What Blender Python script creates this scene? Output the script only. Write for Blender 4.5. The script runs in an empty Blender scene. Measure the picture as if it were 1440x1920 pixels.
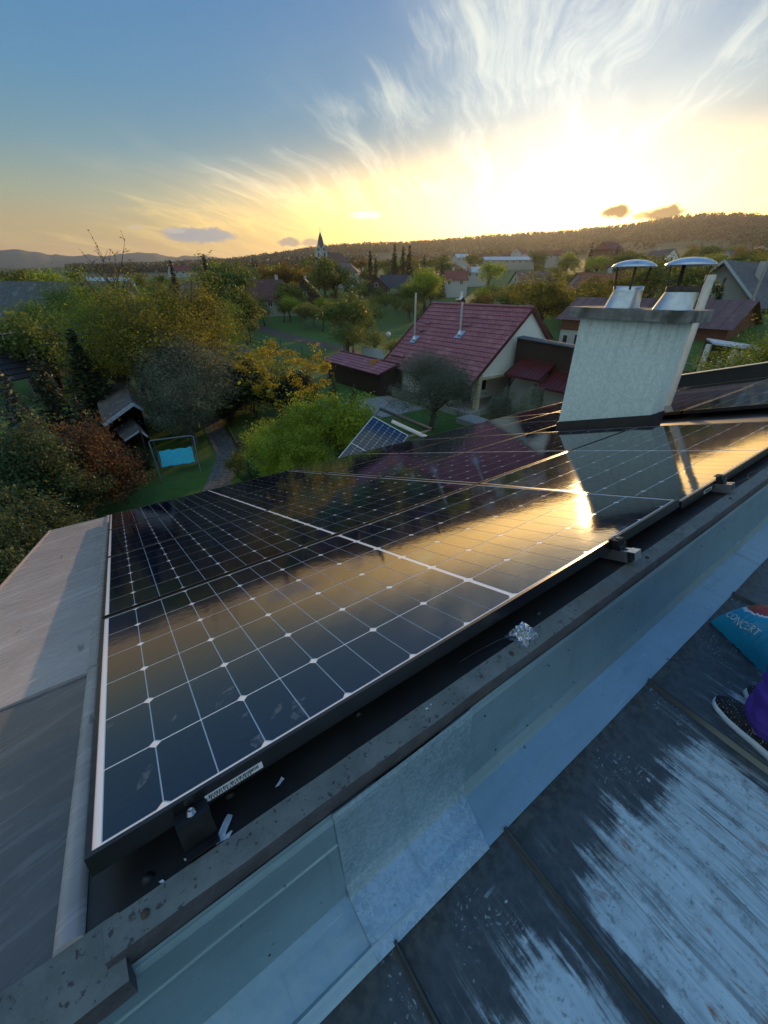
import bpy, math, random
import numpy as np
from mathutils import Matrix, Vector, noise as mnoise

sc = bpy.context.scene
COL = sc.collection
PI = math.pi
# ------------------------------------------------------------------ camera, light, exposure
CZ = 7.8                      # the phone is held a good metre above the ridge of a two-storey house
PITCH = math.radians(29.26)
YAW = math.radians(35.585)    # the roof ridge runs along +x, the garden lies towards +y
FPX = 755.0                   # focal length in pixels of the 1440 x 1920 photograph
cam = bpy.data.cameras.new('camera')
cam.sensor_fit = 'HORIZONTAL'; cam.sensor_width = 36.0; cam.lens = 36.0 * FPX / 1440.0
cam.clip_start = 0.02; cam.clip_end = 20000
camo = bpy.data.objects.new('camera', cam); COL.objects.link(camo)
camo.location = (0, 0, CZ); camo.rotation_euler = (PI/2 - PITCH, 0, -YAW)
sc.camera = camo
SUN_EL, SUN_AZ = math.radians(7.53), math.radians(20.19)   # azimuth measured from the viewing direction, to the right
_a = YAW + SUN_AZ
SUN = Vector((math.cos(SUN_EL)*math.sin(_a), math.cos(SUN_EL)*math.cos(_a), math.sin(SUN_EL)))

sc.view_settings.view_transform = 'Standard'; sc.view_settings.look = 'None'
sc.view_settings.gamma = 1.0; sc.view_settings.use_curve_mapping = False
sc.view_settings.exposure = 0.85
sc.cycles.use_denoising = True
sc.cycles.max_bounces = 6; sc.cycles.diffuse_bounces = 3; sc.cycles.glossy_bounces = 3
sc.cycles.transmission_bounces = 4; sc.cycles.volume_bounces = 0; sc.cycles.transparent_max_bounces = 6
sc.cycles.sample_clamp_indirect = 4.0
sc.cycles.volume_step_rate = 4.0

def lin(c):
    r = []
    for v in c:
        v = v / 255.0
        r.append(v/12.92 if v <= 0.04045 else ((v+0.055)/1.055)**2.4)
    return tuple(r)

# ------------------------------------------------------------------ small node language
class G:
    """socket arithmetic on one node tree"""
    def __init__(s, nt): s.nt = nt; s.N = nt.nodes; s.L = nt.links
    def put(s, sock, v):
        if hasattr(v, 'is_output'): s.L.new(v, sock)
        else:
            if hasattr(sock.default_value, '__len__') and not hasattr(v, '__len__'): v = [v]*len(sock.default_value)
            if hasattr(v, '__len__') and len(sock.default_value) == 4 and len(v) == 3: v = (*v, 1)
            sock.default_value = v
    def node(s, t, out=0, props=None, **inp):
        n = s.N.new(t)
        for k, v in (props or {}).items(): setattr(n, k, v)
        for k, v in inp.items():
            key = int(k[1:]) if k[0] == '_' and k[1:].isdigit() else k.replace('_', ' ')
            s.put(n.inputs[key], v)
        return n.outputs[out]
    def m(s, op, a, b=0.0, c=0.0, clamp=False):
        n = s.N.new('ShaderNodeMath'); n.operation = op; n.use_clamp = clamp
        for i, v in enumerate((a, b, c)): s.put(n.inputs[i], v)
        return n.outputs[0]
    def v(s, op, a, b=(0,0,0), out=0, scale=None):
        n = s.N.new('ShaderNodeVectorMath'); n.operation = op
        s.put(n.inputs[0], a)
        if len(n.inputs) > 1: s.put(n.inputs[1], b)
        if scale is not None: s.put(n.inputs['Scale'], scale)
        return n.outputs[out]
    def step(s, x, a, b, lo=0.0, hi=1.0, kind='SMOOTHSTEP'):
        n = s.N.new('ShaderNodeMapRange'); n.interpolation_type = kind
        for k, val in zip(range(5), (x, a, b, lo, hi)): s.put(n.inputs[k], val)
        return n.outputs[0]
    def mix(s, f, a, b, mode='MIX'):
        n = s.N.new('ShaderNodeMix'); n.data_type = 'RGBA'; n.blend_type = mode; n.clamp_factor = True
        s.put(n.inputs[0], f); s.put(n.inputs[6], a); s.put(n.inputs[7], b)
        return n.outputs[2]
    def ramp(s, x, stops, interp='LINEAR'):
        n = s.N.new('ShaderNodeValToRGB'); cr = n.color_ramp; cr.interpolation = interp
        while len(cr.elements) < len(stops): cr.elements.new(0.5)
        for e, (p, c) in zip(cr.elements, stops): e.position = p; e.color = (*c, 1) if len(c) == 3 else c
        s.put(n.inputs[0], x); return n.outputs[0]
    def noise(s, vec, scale, detail=4.0, rough=0.5, dist=0.0, out=0):
        return s.node('ShaderNodeTexNoise', out, Vector=vec, Scale=scale, Detail=detail, Roughness=rough, Distortion=dist)
    def xyz(s, vec):
        n = s.N.new('ShaderNodeSeparateXYZ'); s.put(n.inputs[0], vec); return n.outputs
    def vec(s, x, y, z):
        n = s.N.new('ShaderNodeCombineXYZ')
        for i, q in enumerate((x, y, z)): s.put(n.inputs[i], q)
        return n.outputs[0]
    def coord(s, what='Object'): return s.node('ShaderNodeTexCoord', what)
    def rnd(s): return s.node('ShaderNodeObjectInfo', 'Random')

# ------------------------------------------------------------------ sky
world = bpy.data.worlds.new('World'); sc.world = world; world.use_nodes = True
nt = world.node_tree; nt.nodes.clear(); g = G(nt)
D = g.v('NORMALIZE', g.coord('Generated'))
dx, dy, dz = g.xyz(D)
zc = g.m('MAXIMUM', dz, 0.0)
base = g.ramp(zc, [(0.0, lin((208,168,134))), (0.05, lin((206,172,128))), (0.09, lin((200,180,134))), (0.14, lin((170,182,162))),
                   (0.20, lin((124,168,184))), (0.28, lin((98,158,198))), (0.42, lin((76,140,202))), (1.0, lin((66,148,236)))])
# sky away from the sun is raised and paler, to brighten faces turned there
sunxy = Vector((SUN.x, SUN.y, 0)).normalized()
azc = g.v('DOT_PRODUCT', g.v('NORMALIZE', g.vec(dx, dy, 0.0)), tuple(sunxy), out=1)      # cos of azimuth to the sun
side = g.v('DOT_PRODUCT', D, (sunxy.y, -sunxy.x, 0), out=1)                                  # + to the right of the sun
base = g.mix(g.step(azc, 0.5, -0.6), base, lin((190,222,240)))
sk = g.node('ShaderNodeTexSky', props=dict(sky_type='NISHITA', sun_disc=False, sun_elevation=SUN_EL, sun_rotation=YAW+SUN_AZ, altitude=400, dust_density=1.5))
sky = g.v('ADD', g.v('SCALE', base, scale=0.41), g.v('SCALE', sk, scale=0.008))
cosA = g.v('DOT_PRODUCT', D, tuple(SUN), out=1)
ang = g.m('MULTIPLY', g.m('ARCCOSINE', g.m('MINIMUM', cosA, 1.0)), 180/PI)
low = g.m('EXPONENT', g.m('MULTIPLY', -1.0, g.m('POWER', g.m('DIVIDE', zc, 0.10), 2.0)))
azd = g.m('MULTIPLY', g.m('ARCCOSINE', g.m('MINIMUM', azc, 1.0)), 180/PI)
gl = lambda w, p: g.m('EXPONENT', g.m('MULTIPLY', -1.0, g.m('POWER', g.m('DIVIDE', ang, w), p)))
# cirrus: streaks lying in a high flat layer, fanned out along the sun's azimuth
inv = g.m('DIVIDE', 1.0, g.m('ADD', zc, 0.10))
ps = g.m('MULTIPLY', g.v('DOT_PRODUCT', D, tuple(sunxy), out=1), inv)
pt = g.m('MULTIPLY', side, inv)
wv = g.noise(g.vec(g.m('MULTIPLY', pt, 1.1), g.m('MULTIPLY', ps, 0.7), 3.1), 1.0, 3.0, 0.55, out=1)
wx, wy, wz = g.xyz(wv)
pt2 = g.m('ADD', g.m('ADD', pt, g.m('MULTIPLY', g.m('SUBTRACT', wx, 0.5), 0.55)), g.m('MULTIPLY', ps, 0.12))
ps2 = g.m('ADD', ps, g.m('MULTIPLY', g.m('SUBTRACT', wy, 0.5), 1.4))
n1 = g.noise(g.vec(g.m('MULTIPLY', pt2, 4.6), g.m('MULTIPLY', ps2, 0.80), 0.4), 1.0, 10.0, 0.66, 0.30)
n2 = g.noise(g.vec(g.m('MULTIPLY', pt2, 1.2), g.m('MULTIPLY', ps2, 0.60), 7.7), 1.0, 3.0, 0.55, 0.3)
n3 = g.noise(g.vec(g.m('MULTIPLY', pt2, 15.0), g.m('MULTIPLY', ps2, 1.2), 2.2), 1.0, 5.0, 0.66, 0.2)
fil = g.m('ADD', g.m('ADD', g.m('MULTIPLY', n1, 0.60), g.m('MULTIPLY', n2, 0.46)), g.m('MULTIPLY', g.m('SUBTRACT', n3, 0.5), 0.22))
edge = g.m('SUBTRACT', side, g.m('SUBTRACT', g.m('MULTIPLY', zc, 1.8), 1.12))            # > 0 to the right of the bank's ragged left border
reach = g.step(edge, -0.10, 0.30)
reach = g.m('MULTIPLY', reach, g.m('MULTIPLY', g.step(zc, 0.95, 0.50), g.m('SUBTRACT', 1.0, g.m('MULTIPLY', g.step(side, -0.15, 0.25), 0.22))))
reach = g.m('MULTIPLY', reach, g.step(azc, -0.3, 0.4))
thr = g.m('SUBTRACT', 0.79, g.m('MULTIPLY', reach, 0.355))
cir = g.step(fil, thr, g.m('ADD', thr, 0.26))
veil = g.m('MULTIPLY', g.step(g.m('ADD', g.m('MULTIPLY', n2, 0.7), g.m('MULTIPLY', n1, 0.3)), 0.44, 0.64), g.m('MULTIPLY', reach, 0.30))
cir = g.m('MAXIMUM', cir, veil)
cir = g.m('MULTIPLY', cir, g.step(zc, 0.03, 0.10))
warm = g.step(g.m('ADD', zc, g.m('MULTIPLY', g.m('ABSOLUTE', side), -0.06)), 0.17, 0.06)
cloud_col = g.mix(warm, (0.56, 0.61, 0.57), (0.78, 0.58, 0.24))
cloud_col = g.v('SCALE', cloud_col, scale=g.m('ADD', 0.66, g.m('MULTIPLY', gl(17.0, 1.5), 0.28)))
sky = g.mix(g.m('MULTIPLY', cir, 0.90), sky, cloud_col)
# the glow of the low sun through the veil of cloud: a flat lens of light over the ridge
def addc(sky, f, c): return g.v('ADD', sky, g.v('SCALE', c, scale=f))
eld = g.m('SUBTRACT', g.m('MULTIPLY', g.m('ARCSINE', zc), 180/PI), 7.0)
def lens(wa, we): return g.m('EXPONENT', g.m('MULTIPLY', -1.0, g.m('ADD', g.m('POWER', g.m('DIVIDE', azd, wa), 2.0), g.m('POWER', g.m('ABSOLUTE', g.m('DIVIDE', eld, we)), 2.0))))
sky = addc(sky, gl(3.1, 1.6), (1.6, 1.1, 0.5))
sky = addc(sky, gl(14.0, 2.2), (0.24, 0.235, 0.19))
sky = addc(sky, lens(24.0, 3.9), (2.2, 1.18, 0.20))
sky = addc(sky, g.m('MULTIPLY', low, g.m('EXPONENT', g.m('MULTIPLY', -1.0, g.m('POWER', g.m('DIVIDE', azd, 36.0), 1.8)))), (0.25, 0.10, -0.03))
# small low clouds
bn = g.noise(D, 28.0, 5.0, 0.6, out=1)
def blob(sky, px, py, wx_, wy_, col, amt, seed, soft=0.55):
    c = pxdir(px, py)
    right = Vector((c.y, -c.x, 0)).normalized(); up = right.cross(c)
    e = g.v('SUBTRACT', D, tuple(c))
    nn = bn
    e = g.v('ADD', e, g.v('SCALE', g.v('SUBTRACT', nn, (0.5,0.5,0.5)), scale=min(wy_*2.6, 0.045)))
    a = g.m('DIVIDE', g.v('DOT_PRODUCT', e, tuple(right), out=1), wx_)
    b = g.m('DIVIDE', g.v('DOT_PRODUCT', e, tuple(up), out=1), wy_)
    r = g.m('ADD', g.m('MULTIPLY', a, a), g.m('MULTIPLY', b, b))
    f = g.m('MULTIPLY', g.m('MULTIPLY', g.step(r, 1.0+soft, 1.0-soft), amt), g.step(cosA, -0.5, 0.2))
    return g.mix(f, sky, col)
_f = Vector((math.sin(YAW)*math.cos(PITCH), math.cos(YAW)*math.cos(PITCH), -math.sin(PITCH)))
_r = Vector((math.cos(YAW), -math.sin(YAW), 0)); _u = _r.cross(_f)
def pxdir(px, py): return (_f + _r*((px-720)/FPX) + _u*((960-py)/FPX)).normalized()
sky = blob(sky, 1152, 400, 0.026, 0.009, lin((84,58,30)), 0.98, 1.3)
sky = blob(sky, 1250, 398, 0.030, 0.010, lin((80,62,42)), 0.97, 4.1)
sky = blob(sky, 1205, 404, 0.016, 0.005, lin((100,72,36)), 0.8, 2.2)
sky = blob(sky, 378, 441, 0.062, 0.011, lin((122,126,134)), 0.9, 6.4)
sky = blob(sky, 330, 433, 0.016, 0.004, lin((158,152,148)), 0.6, 7.4)
sky = blob(sky, 540, 452, 0.022, 0.008, lin((132,122,112)), 0.9, 5.2)
sky = blob(sky, 585, 455, 0.022, 0.006, lin((136,124,112)), 0.8, 9.2)
sky = blob(sky, 255, 427, 0.014, 0.003, lin((168,152,138)), 0.5, 3.2)
sky = blob(sky, 686, 403, 0.030, 0.0065, (1.25, 1.05, 0.55), 0.95, 8.8, 0.7)
bg = g.N.new('ShaderNodeBackground'); g.put(bg.inputs[0], sky); bg.inputs[1].default_value = 1.0
ow = g.N.new('ShaderNodeOutputWorld'); g.L.new(bg.outputs[0], ow.inputs[0])

sl = bpy.data.lights.new('sun', 'SUN'); sl.energy = 2.1; sl.angle = math.radians(1.0); sl.color = (1.0, 0.62, 0.26)
so = bpy.data.objects.new('sun', sl); COL.objects.link(so)
so.rotation_euler = (-SUN).to_track_quat('-Z', 'Y').to_euler()
# ------------------------------------------------------------------ mesh helpers
def pray(px, py):
    return _f + _r*((px-720)/FPX) + _u*((960-py)/FPX)
def at(px, py, z=0.0):
    d = pray(px, py); return Vector((0,0,CZ)) + d*((z-CZ)/d.z)
def on_h(px, py, h):
    d = pray(px, py); return Vector((0,0,CZ)) + d*(h/d.y)

class MB:
    """collects shapes; build() links them as ONE mesh object"""
    def __init__(s): s.v = []; s.f = []; s.mi = []; s.sm = []
    def add(s, vs, fs, mi=0, smooth=False):
        n = len(s.v); s.v += [tuple(p) for p in vs]
        for f in fs: s.f.append([i+n for i in f]); s.mi.append(mi); s.sm.append(smooth)
        return s
    def box(s, c, d, M=None, mi=0):
        x, y, z = d[0]/2, d[1]/2, d[2]/2
        vs = [Vector((sx*x, sy*y, sz*z)) for sz in (-1,1) for sy in (-1,1) for sx in (-1,1)]
        if M is not None: vs = [M @ p for p in vs]
        c = Vector(c); vs = [p + c for p in vs]
        return s.add(vs, [(0,2,3,1),(4,5,7,6),(0,1,5,4),(2,6,7,3),(1,3,7,5),(0,4,6,2)], mi)
    def bx(s, x0, x1, y0, y1, z0, z1, mi=0):
        return s.box(((x0+x1)/2,(y0+y1)/2,(z0+z1)/2), (x1-x0,y1-y0,z1-z0), None, mi)
    def bar(s, a, b, w, h=None, mi=0, up=(0,0,1)):
        a, b = Vector(a), Vector(b); d = b-a; L = d.length; x = d.normalized()
        u = Vector(up)
        if abs(x.dot(u)) > 0.98: u = Vector((0,1,0))
        y = u.cross(x).normalized(); z = x.cross(y)
        M = Matrix((x,y,z)).transposed()
        return s.box((a+b)/2, (L, w, h or w), M, mi)
    def tube(s, pts, r, seg=8, cap=True, mi=0, smooth=True):
        pts = [Vector(p) for p in pts]; n = len(pts)
        rr = r if hasattr(r, '__len__') else [r]*n
        vs = []; fs = []; ref = None
        for i, p in enumerate(pts):
            t = (pts[min(i+1,n-1)] - pts[max(i-1,0)]).normalized()
            if ref is None: ref = Vector((1,0,0)) if abs(t.x) < 0.8 else Vector((0,1,0))
            a = (ref - t*ref.dot(t)).normalized(); b = t.cross(a); ref = a
            for k in range(seg):
                q = 2*PI*k/seg; vs.append(p + (a*math.cos(q) + b*math.sin(q))*rr[i])
        for i in range(n-1):
            for k in range(seg):
                k2 = (k+1) % seg
                fs.append((i*seg+k, i*seg+k2, (i+1)*seg+k2, (i+1)*seg+k))
        s.add(vs, fs, mi, smooth)
        if cap:
            s.add(vs[:seg], [tuple(reversed(range(seg)))], mi); s.add(vs[-seg:], [tuple(range(seg))], mi)
        return s
    def lathe(s, prof, c=(0,0,0), seg=20, mi=0, axis=None):
        vs = []; fs = []; n = len(prof); c = Vector(c)
        for (r, z) in prof:
            for k in range(seg):
                q = 2*PI*k/seg; p = Vector((r*math.cos(q), r*math.sin(q), z))
                if axis is not None: p = axis @ p
                vs.append(p + c)
        for i in range(n-1):
            for k in range(seg):
                k2 = (k+1) % seg; fs.append((i*seg+k, i*seg+k2, (i+1)*seg+k2, (i+1)*seg+k))
        return s.add(vs, fs, mi, True)
    def prism(s, poly, a, b, mi=0):
        """closed profile poly (list of 3-D points at a) swept to +b"""
        n = len(poly); b = Vector(b); A = [Vector(p)+Vector(a) for p in poly]; B = [p+b for p in A]
        fs = [tuple(reversed(range(n))), tuple(range(n,2*n))]
        fs += [(i, (i+1)%n, n+(i+1)%n, n+i) for i in range(n)]
        return s.add(A+B, fs, mi)
    def quad(s, a, b, c, d, mi=0): return s.add([a,b,c,d], [(0,1,2,3)], mi)
    def sheet(s, P, mi=0, smooth=True):
        """grid of points P[i][j]"""
        n, m_ = len(P), len(P[0]); vs = [p for r in P for p in r]
        fs = [(i*m_+j, i*m_+j+1, (i+1)*m_+j+1, (i+1)*m_+j) for i in range(n-1) for j in range(m_-1)]
        return s.add(vs, fs, mi, smooth)
    def mesh(s, name, mats):
        me = bpy.data.meshes.new(name); me.from_pydata(s.v, [], s.f)
        for m_ in (mats if isinstance(mats, (list,tuple)) else [mats]): me.materials.append(m_)
        me.polygons.foreach_set('material_index', s.mi); me.polygons.foreach_set('use_smooth', s.sm)
        me.update(); return me
    def build(s, name, mats, parent=None, origin=None, world=False, label=None):
        """world=True: the points are world points and parent sits somewhere else"""
        if parent is not None and world:
            inv_ = parent.matrix_basis.inverted()
            if parent.parent is not None: inv_ = inv_ @ parent.parent.matrix_basis.inverted()
            s.v = [tuple(inv_ @ Vector(p)) for p in s.v]
        if origin == 'base':
            a = np.array(s.v); origin = ((a[:,0].min()+a[:,0].max())/2, (a[:,1].min()+a[:,1].max())/2, a[:,2].min())
        if origin == 'mid':
            a = np.array(s.v); origin = tuple((a.min(0)+a.max(0))/2)
        if origin is not None: s.v = [tuple(Vector(p)-Vector(origin)) for p in s.v]
        o = link(name, s.mesh(name, mats), parent)
        if origin is not None: o.location = origin
        if label: o['label'] = label
        return o
def link(name, me, parent=None):
    o = bpy.data.objects.new(name, me); COL.objects.link(o)
    if parent is not None: o.parent = parent
    return o
def tag(o, label=None, cat=None, group=None, kind=None):
    for k, v in (('label',label),('category',cat),('group',group),('kind',kind)):
        if v: o[k] = v
    return o
def thing(name, label, cat, loc=(0,0,0), rz=0.0, group=None, M=None):
    o = bpy.data.objects.new(name, None); COL.objects.link(o); o.empty_display_size = 0.2
    if M is not None: o.matrix_basis = M
    else: o.location = loc; o.rotation_euler = (0,0,rz)
    return tag(o, label, cat, group)
KIDS = {}
def dup(o, parent=None, M=None, label=None, group=None):
    c = o.copy(); COL.objects.link(c)
    if parent is not None: c.parent = parent
    if M is not None: c.matrix_basis = M
    if label: c['label'] = label
    if group: c['group'] = group
    for ch in o.children: dup(ch, c)
    return c
def TRS(loc, rz=0.0, s=1.0):
    sx = s if hasattr(s, '__len__') else (s,s,s)
    return Matrix.Translation(loc) @ Matrix.Rotation(rz, 4, 'Z') @ Matrix.Diagonal((*sx,1))

# ------------------------------------------------------------------ materials
def newmat(name):
    m_ = bpy.data.materials.new(name); m_.use_nodes = True
    n = m_.node_tree; n.nodes.clear(); g_ = G(n)
    b = n.nodes.new('ShaderNodeBsdfPrincipled'); o = n.nodes.new('ShaderNodeOutputMaterial')
    n.links.new(b.outputs[0], o.inputs[0])
    return m_, g_, b, o
def bump(g_, b, h, strength=0.3, dist=0.01):
    nrm = g_.node('ShaderNodeBump', 0, None, Height=h, Strength=strength, Distance=dist)
    g_.L.new(nrm, b.inputs['Normal']); return nrm
def pm(name, c1, c2=None, scale=8.0, rough=0.6, metal=0.0, bmp=0.0, bscale=None, stretch=(1,1,1), spec=0.5, c3=None, r2=None, bdist=0.01):
    """plain procedural material: two or three tones mottled by noise, a little relief"""
    m_, g_, b, o = newmat(name)
    c2 = c2 or tuple(v*0.72 for v in c1)
    p = g_.v('MULTIPLY', g_.v('ADD', g_.coord('Object'), g_.v('SCALE', (7.3,3.1,5.7), scale=g_.m('MULTIPLY', g_.rnd(), 10.0))), stretch)
    n = g_.noise(p, scale, 6.0, 0.62)
    col = g_.mix(g_.step(n, 0.33, 0.67), c1, c2)
    if c3: col = g_.mix(g_.step(g_.noise(p, scale*0.31, 3.0, 0.5), 0.52, 0.70), col, c3)
    g_.put(b.inputs['Base Color'], col)
    if r2 is not None: g_.put(b.inputs['Roughness'], g_.step(n, 0.3, 0.7, rough, r2))
    else: b.inputs['Roughness'].default_value = rough
    b.inputs['Metallic'].default_value = metal; b.inputs['Specular IOR Level'].default_value = spec
    if bmp: bump(g_, b, g_.noise(p, bscale or scale*4, 4.0, 0.6), bmp, bdist)
    return m_
def leafmat(name, stops, trans=0.35, rough=0.55):
    m_, g_, b, o = newmat(name)
    t = g_.node('ShaderNodeAttribute', 'Fac', dict(attribute_name='tint'))
    t = g_.m('ADD', t, g_.m('MULTIPLY', g_.m('SUBTRACT', g_.rnd(), 0.5), 0.22), clamp=True)
    col = g_.ramp(t, stops)
    g_.put(b.inputs['Base Color'], col); b.inputs['Roughness'].default_value = rough; b.inputs['Specular IOR Level'].default_value = 0.3
    tr = g_.N.new('ShaderNodeBsdfTranslucent'); g_.put(tr.inputs[0], g_.mix(0.35, col, (0.30,0.24,0.02), 'SCREEN'))
    mx = g_.N.new('ShaderNodeMixShader'); mx.inputs[0].default_value = trans
    g_.L.new(b.outputs[0], mx.inputs[1]); g_.L.new(tr.outputs[0], mx.inputs[2]); g_.L.new(mx.outputs[0], o.inputs[0])
    return m_
MT = {}
ZT_ = CZ - 0.272
# --- solar glass over cells
def cellmat():
    m_, g_, b, o = newmat('solar_cell')
    p = g_.coord('Object')
    n = g_.noise(p, 3.0, 2.0)
    x, y, z = g_.xyz(p)
    wires = g_.m('MULTIPLY', g_.step(g_.m('PINGPONG', y, 0.0092), 0.0003, 0.0012, 1.0, 0.0), 0.30)
    col = g_.mix(g_.step(g_.rnd(), 0, 1), (0.0030,0.0045,0.017), (0.0042,0.0062,0.024))
    col = g_.mix(wires, col, (0.045,0.05,0.065))
    g_.put(b.inputs['Base Color'], col); b.inputs['Roughness'].default_value = 0.040
    b.inputs['IOR'].default_value = 1.78
    w = g_.coord('Object')
    h = g_.noise(g_.node('ShaderNodeNewGeometry', 'Position'), 55.0, 3.0, 0.6)
    h2 = g_.noise(g_.v('MULTIPLY', g_.node('ShaderNodeNewGeometry', 'Position'), (6,6,6)), 1.0, 2.0, 0.5)
    bump(g_, b, g_.m('ADD', g_.m('MULTIPLY', h, 0.35), h2), 0.10, 0.004)
    return m_
MT['cell'] = cellmat()
def backmat():
    m_, g_, b, o = newmat('solar_backsheet')
    b.inputs['Base Color'].default_value = (0.72,0.74,0.76,1); b.inputs['Roughness'].default_value = 0.10
    return m_
MT['back'] = backmat()
MT['frame'] = pm('black_anodised', (0.060,0.060,0.064), (0.075,0.074,0.076), 30, 0.27, 0.9, 0.03, 200)
MT['alu'] = pm('bare_aluminium', (0.62,0.63,0.65), (0.50,0.51,0.53), 25, 0.32, 0.9, 0.05, 120)
MT['steel'] = pm('bolt_steel', (0.45,0.46,0.48), (0.30,0.31,0.33), 60, 0.28, 1.0)
MT['blackplate'] = pm('black_plate', (0.010,0.010,0.011), (0.02,0.02,0.022), 40, 0.42, 0.2, 0.05)
MT['white'] = pm('white_print', (0.74,0.74,0.74), (0.66,0.66,0.66), 60, 0.5)
MT['ink'] = pm('black_ink', (0.02,0.02,0.02), (0.03,0.03,0.03), 60, 0.5)

def brownroof(name='brown_coated_sheet', dust_light=1.0):
    m_, g_, b, o = newmat(name)
    p = g_.v('ADD', g_.coord('Object'), g_.v('SCALE', (3,7,1), scale=g_.m('MULTIPLY', g_.rnd(), 5.0)))
    x, y, z = g_.xyz(p)
    n = g_.noise(p, 2.2, 6.0, 0.65, 0.6)
    # scuffs: arcs of fine parallel scratches left by shoes, dusty streaks
    d = g_.noise(p, 0.9, 3.0, 0.5, 1.5)
    q = g_.vec(g_.m('ADD', g_.m('MULTIPLY', x, 1.6), g_.m('MULTIPLY', d, 1.4)), g_.m('ADD', g_.m('MULTIPLY', y, 9.0), g_.m('MULTIPLY', x, -3.5)), 0.0)
    st = g_.noise(q, 2.2, 7.0, 0.72, 0.7)
    fine = g_.noise(g_.vec(g_.m('ADD', g_.m('MULTIPLY', x, 3.0), g_.m('MULTIPLY', d, 6.0)), g_.m('ADD', g_.m('MULTIPLY', y, 46.0), g_.m('MULTIPLY', x, -14.0)), 0.0), 1.0, 4.0, 0.7)
    patch = g_.step(g_.noise(p, 1.7, 3.0, 0.5), 0.48, 0.66)
    dust = g_.m('ADD', g_.m('MULTIPLY', g_.step(st, 0.48, 0.72), 0.42), g_.m('MULTIPLY', g_.m('MULTIPLY', g_.step(fine, 0.56, 0.68), patch), 0.5), clamp=True)
    col = g_.mix(g_.step(n, 0.3, 0.7), tuple(v*(-.17+1.17*dust_light) for v in (0.34,0.295,0.28)), tuple(v*(-.17+1.17*dust_light) for v in (0.42,0.37,0.35)))
    dust = g_.m('MULTIPLY', dust, dust_light)
    col = g_.mix(dust, col, (0.66,0.59,0.56))
    scr = g_.step(g_.noise(g_.vec(g_.m('MULTIPLY', x, 7.0), g_.m('MULTIPLY', y, 1.1), 4.0), 2.0, 2.0, 0.4, 1.2), 0.735, 0.765)
    col = g_.mix(g_.m('MULTIPLY', scr, 0.6), col, (0.045,0.04,0.04))
    g_.put(b.inputs['Base Color'], col)
    g_.put(b.inputs['Roughness'], g_.m('ADD', 0.27, g_.m('MULTIPLY', dust, 0.20)))
    bump(g_, b, g_.m('ADD', g_.m('MULTIPLY', g_.noise(p, 1.6, 3.0, 0.5), 1.0), g_.m('MULTIPLY', fine, 0.02)), 0.30, 0.035)
    return m_
MT['brown'] = brownroof()  # paler copy: dust, plus light painted into the brown
MT['brown2'] = brownroof('brown_coated_sheet_shaded', 0.42)  # darker copy: less dust, plus shade painted into the brown
MT['dark'] = pm('shade_darkened_sheet', (0.016,0.015,0.016), (0.026,0.024,0.024), 6, 0.45, 0.0, 0.15, 5, c3=(0.034,0.03,0.028))  # roof sheet below the modules, its shade painted in as near-black

def capmat():
    m_, g_, b, o = newmat('weathered_cap')
    p = g_.coord('Object')
    n = g_.noise(p, 14.0, 7.0, 0.7)
    pit = g_.step(g_.noise(p, 95.0, 3.0, 0.6), 0.60, 0.68)
    pit2 = g_.step(g_.noise(p, 30.0, 4.0, 0.6), 0.62, 0.72)
    x, y, z = g_.xyz(p)
    nz = g_.xyz(g_.node('ShaderNodeNewGeometry', 'Normal'))[2]
    col = g_.mix(g_.step(n, 0.3, 0.7), (0.165,0.178,0.168), (0.105,0.114,0.110))
    col = g_.mix(g_.m('MULTIPLY', g_.m('MAXIMUM', pit, pit2), 0.8), col, (0.022,0.02,0.02))
    col = g_.mix(g_.step(g_.noise(p, 2.6, 4.0, 0.6), 0.58, 0.72), col, (0.125,0.115,0.10))
    g_.put(b.inputs['Base Color'], col); b.inputs['Roughness'].default_value = 0.75
    bump(g_, b, g_.m('SUBTRACT', n, pit), 0.35, 0.004)
    return m_
MT['cap'] = capmat()
MT['capedge'] = pm('cap_edge', (0.080,0.078,0.088), (0.050,0.046,0.052), 18, 0.8, 0, 0.5, 60, c3=(0.09,0.075,0.065))

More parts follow.
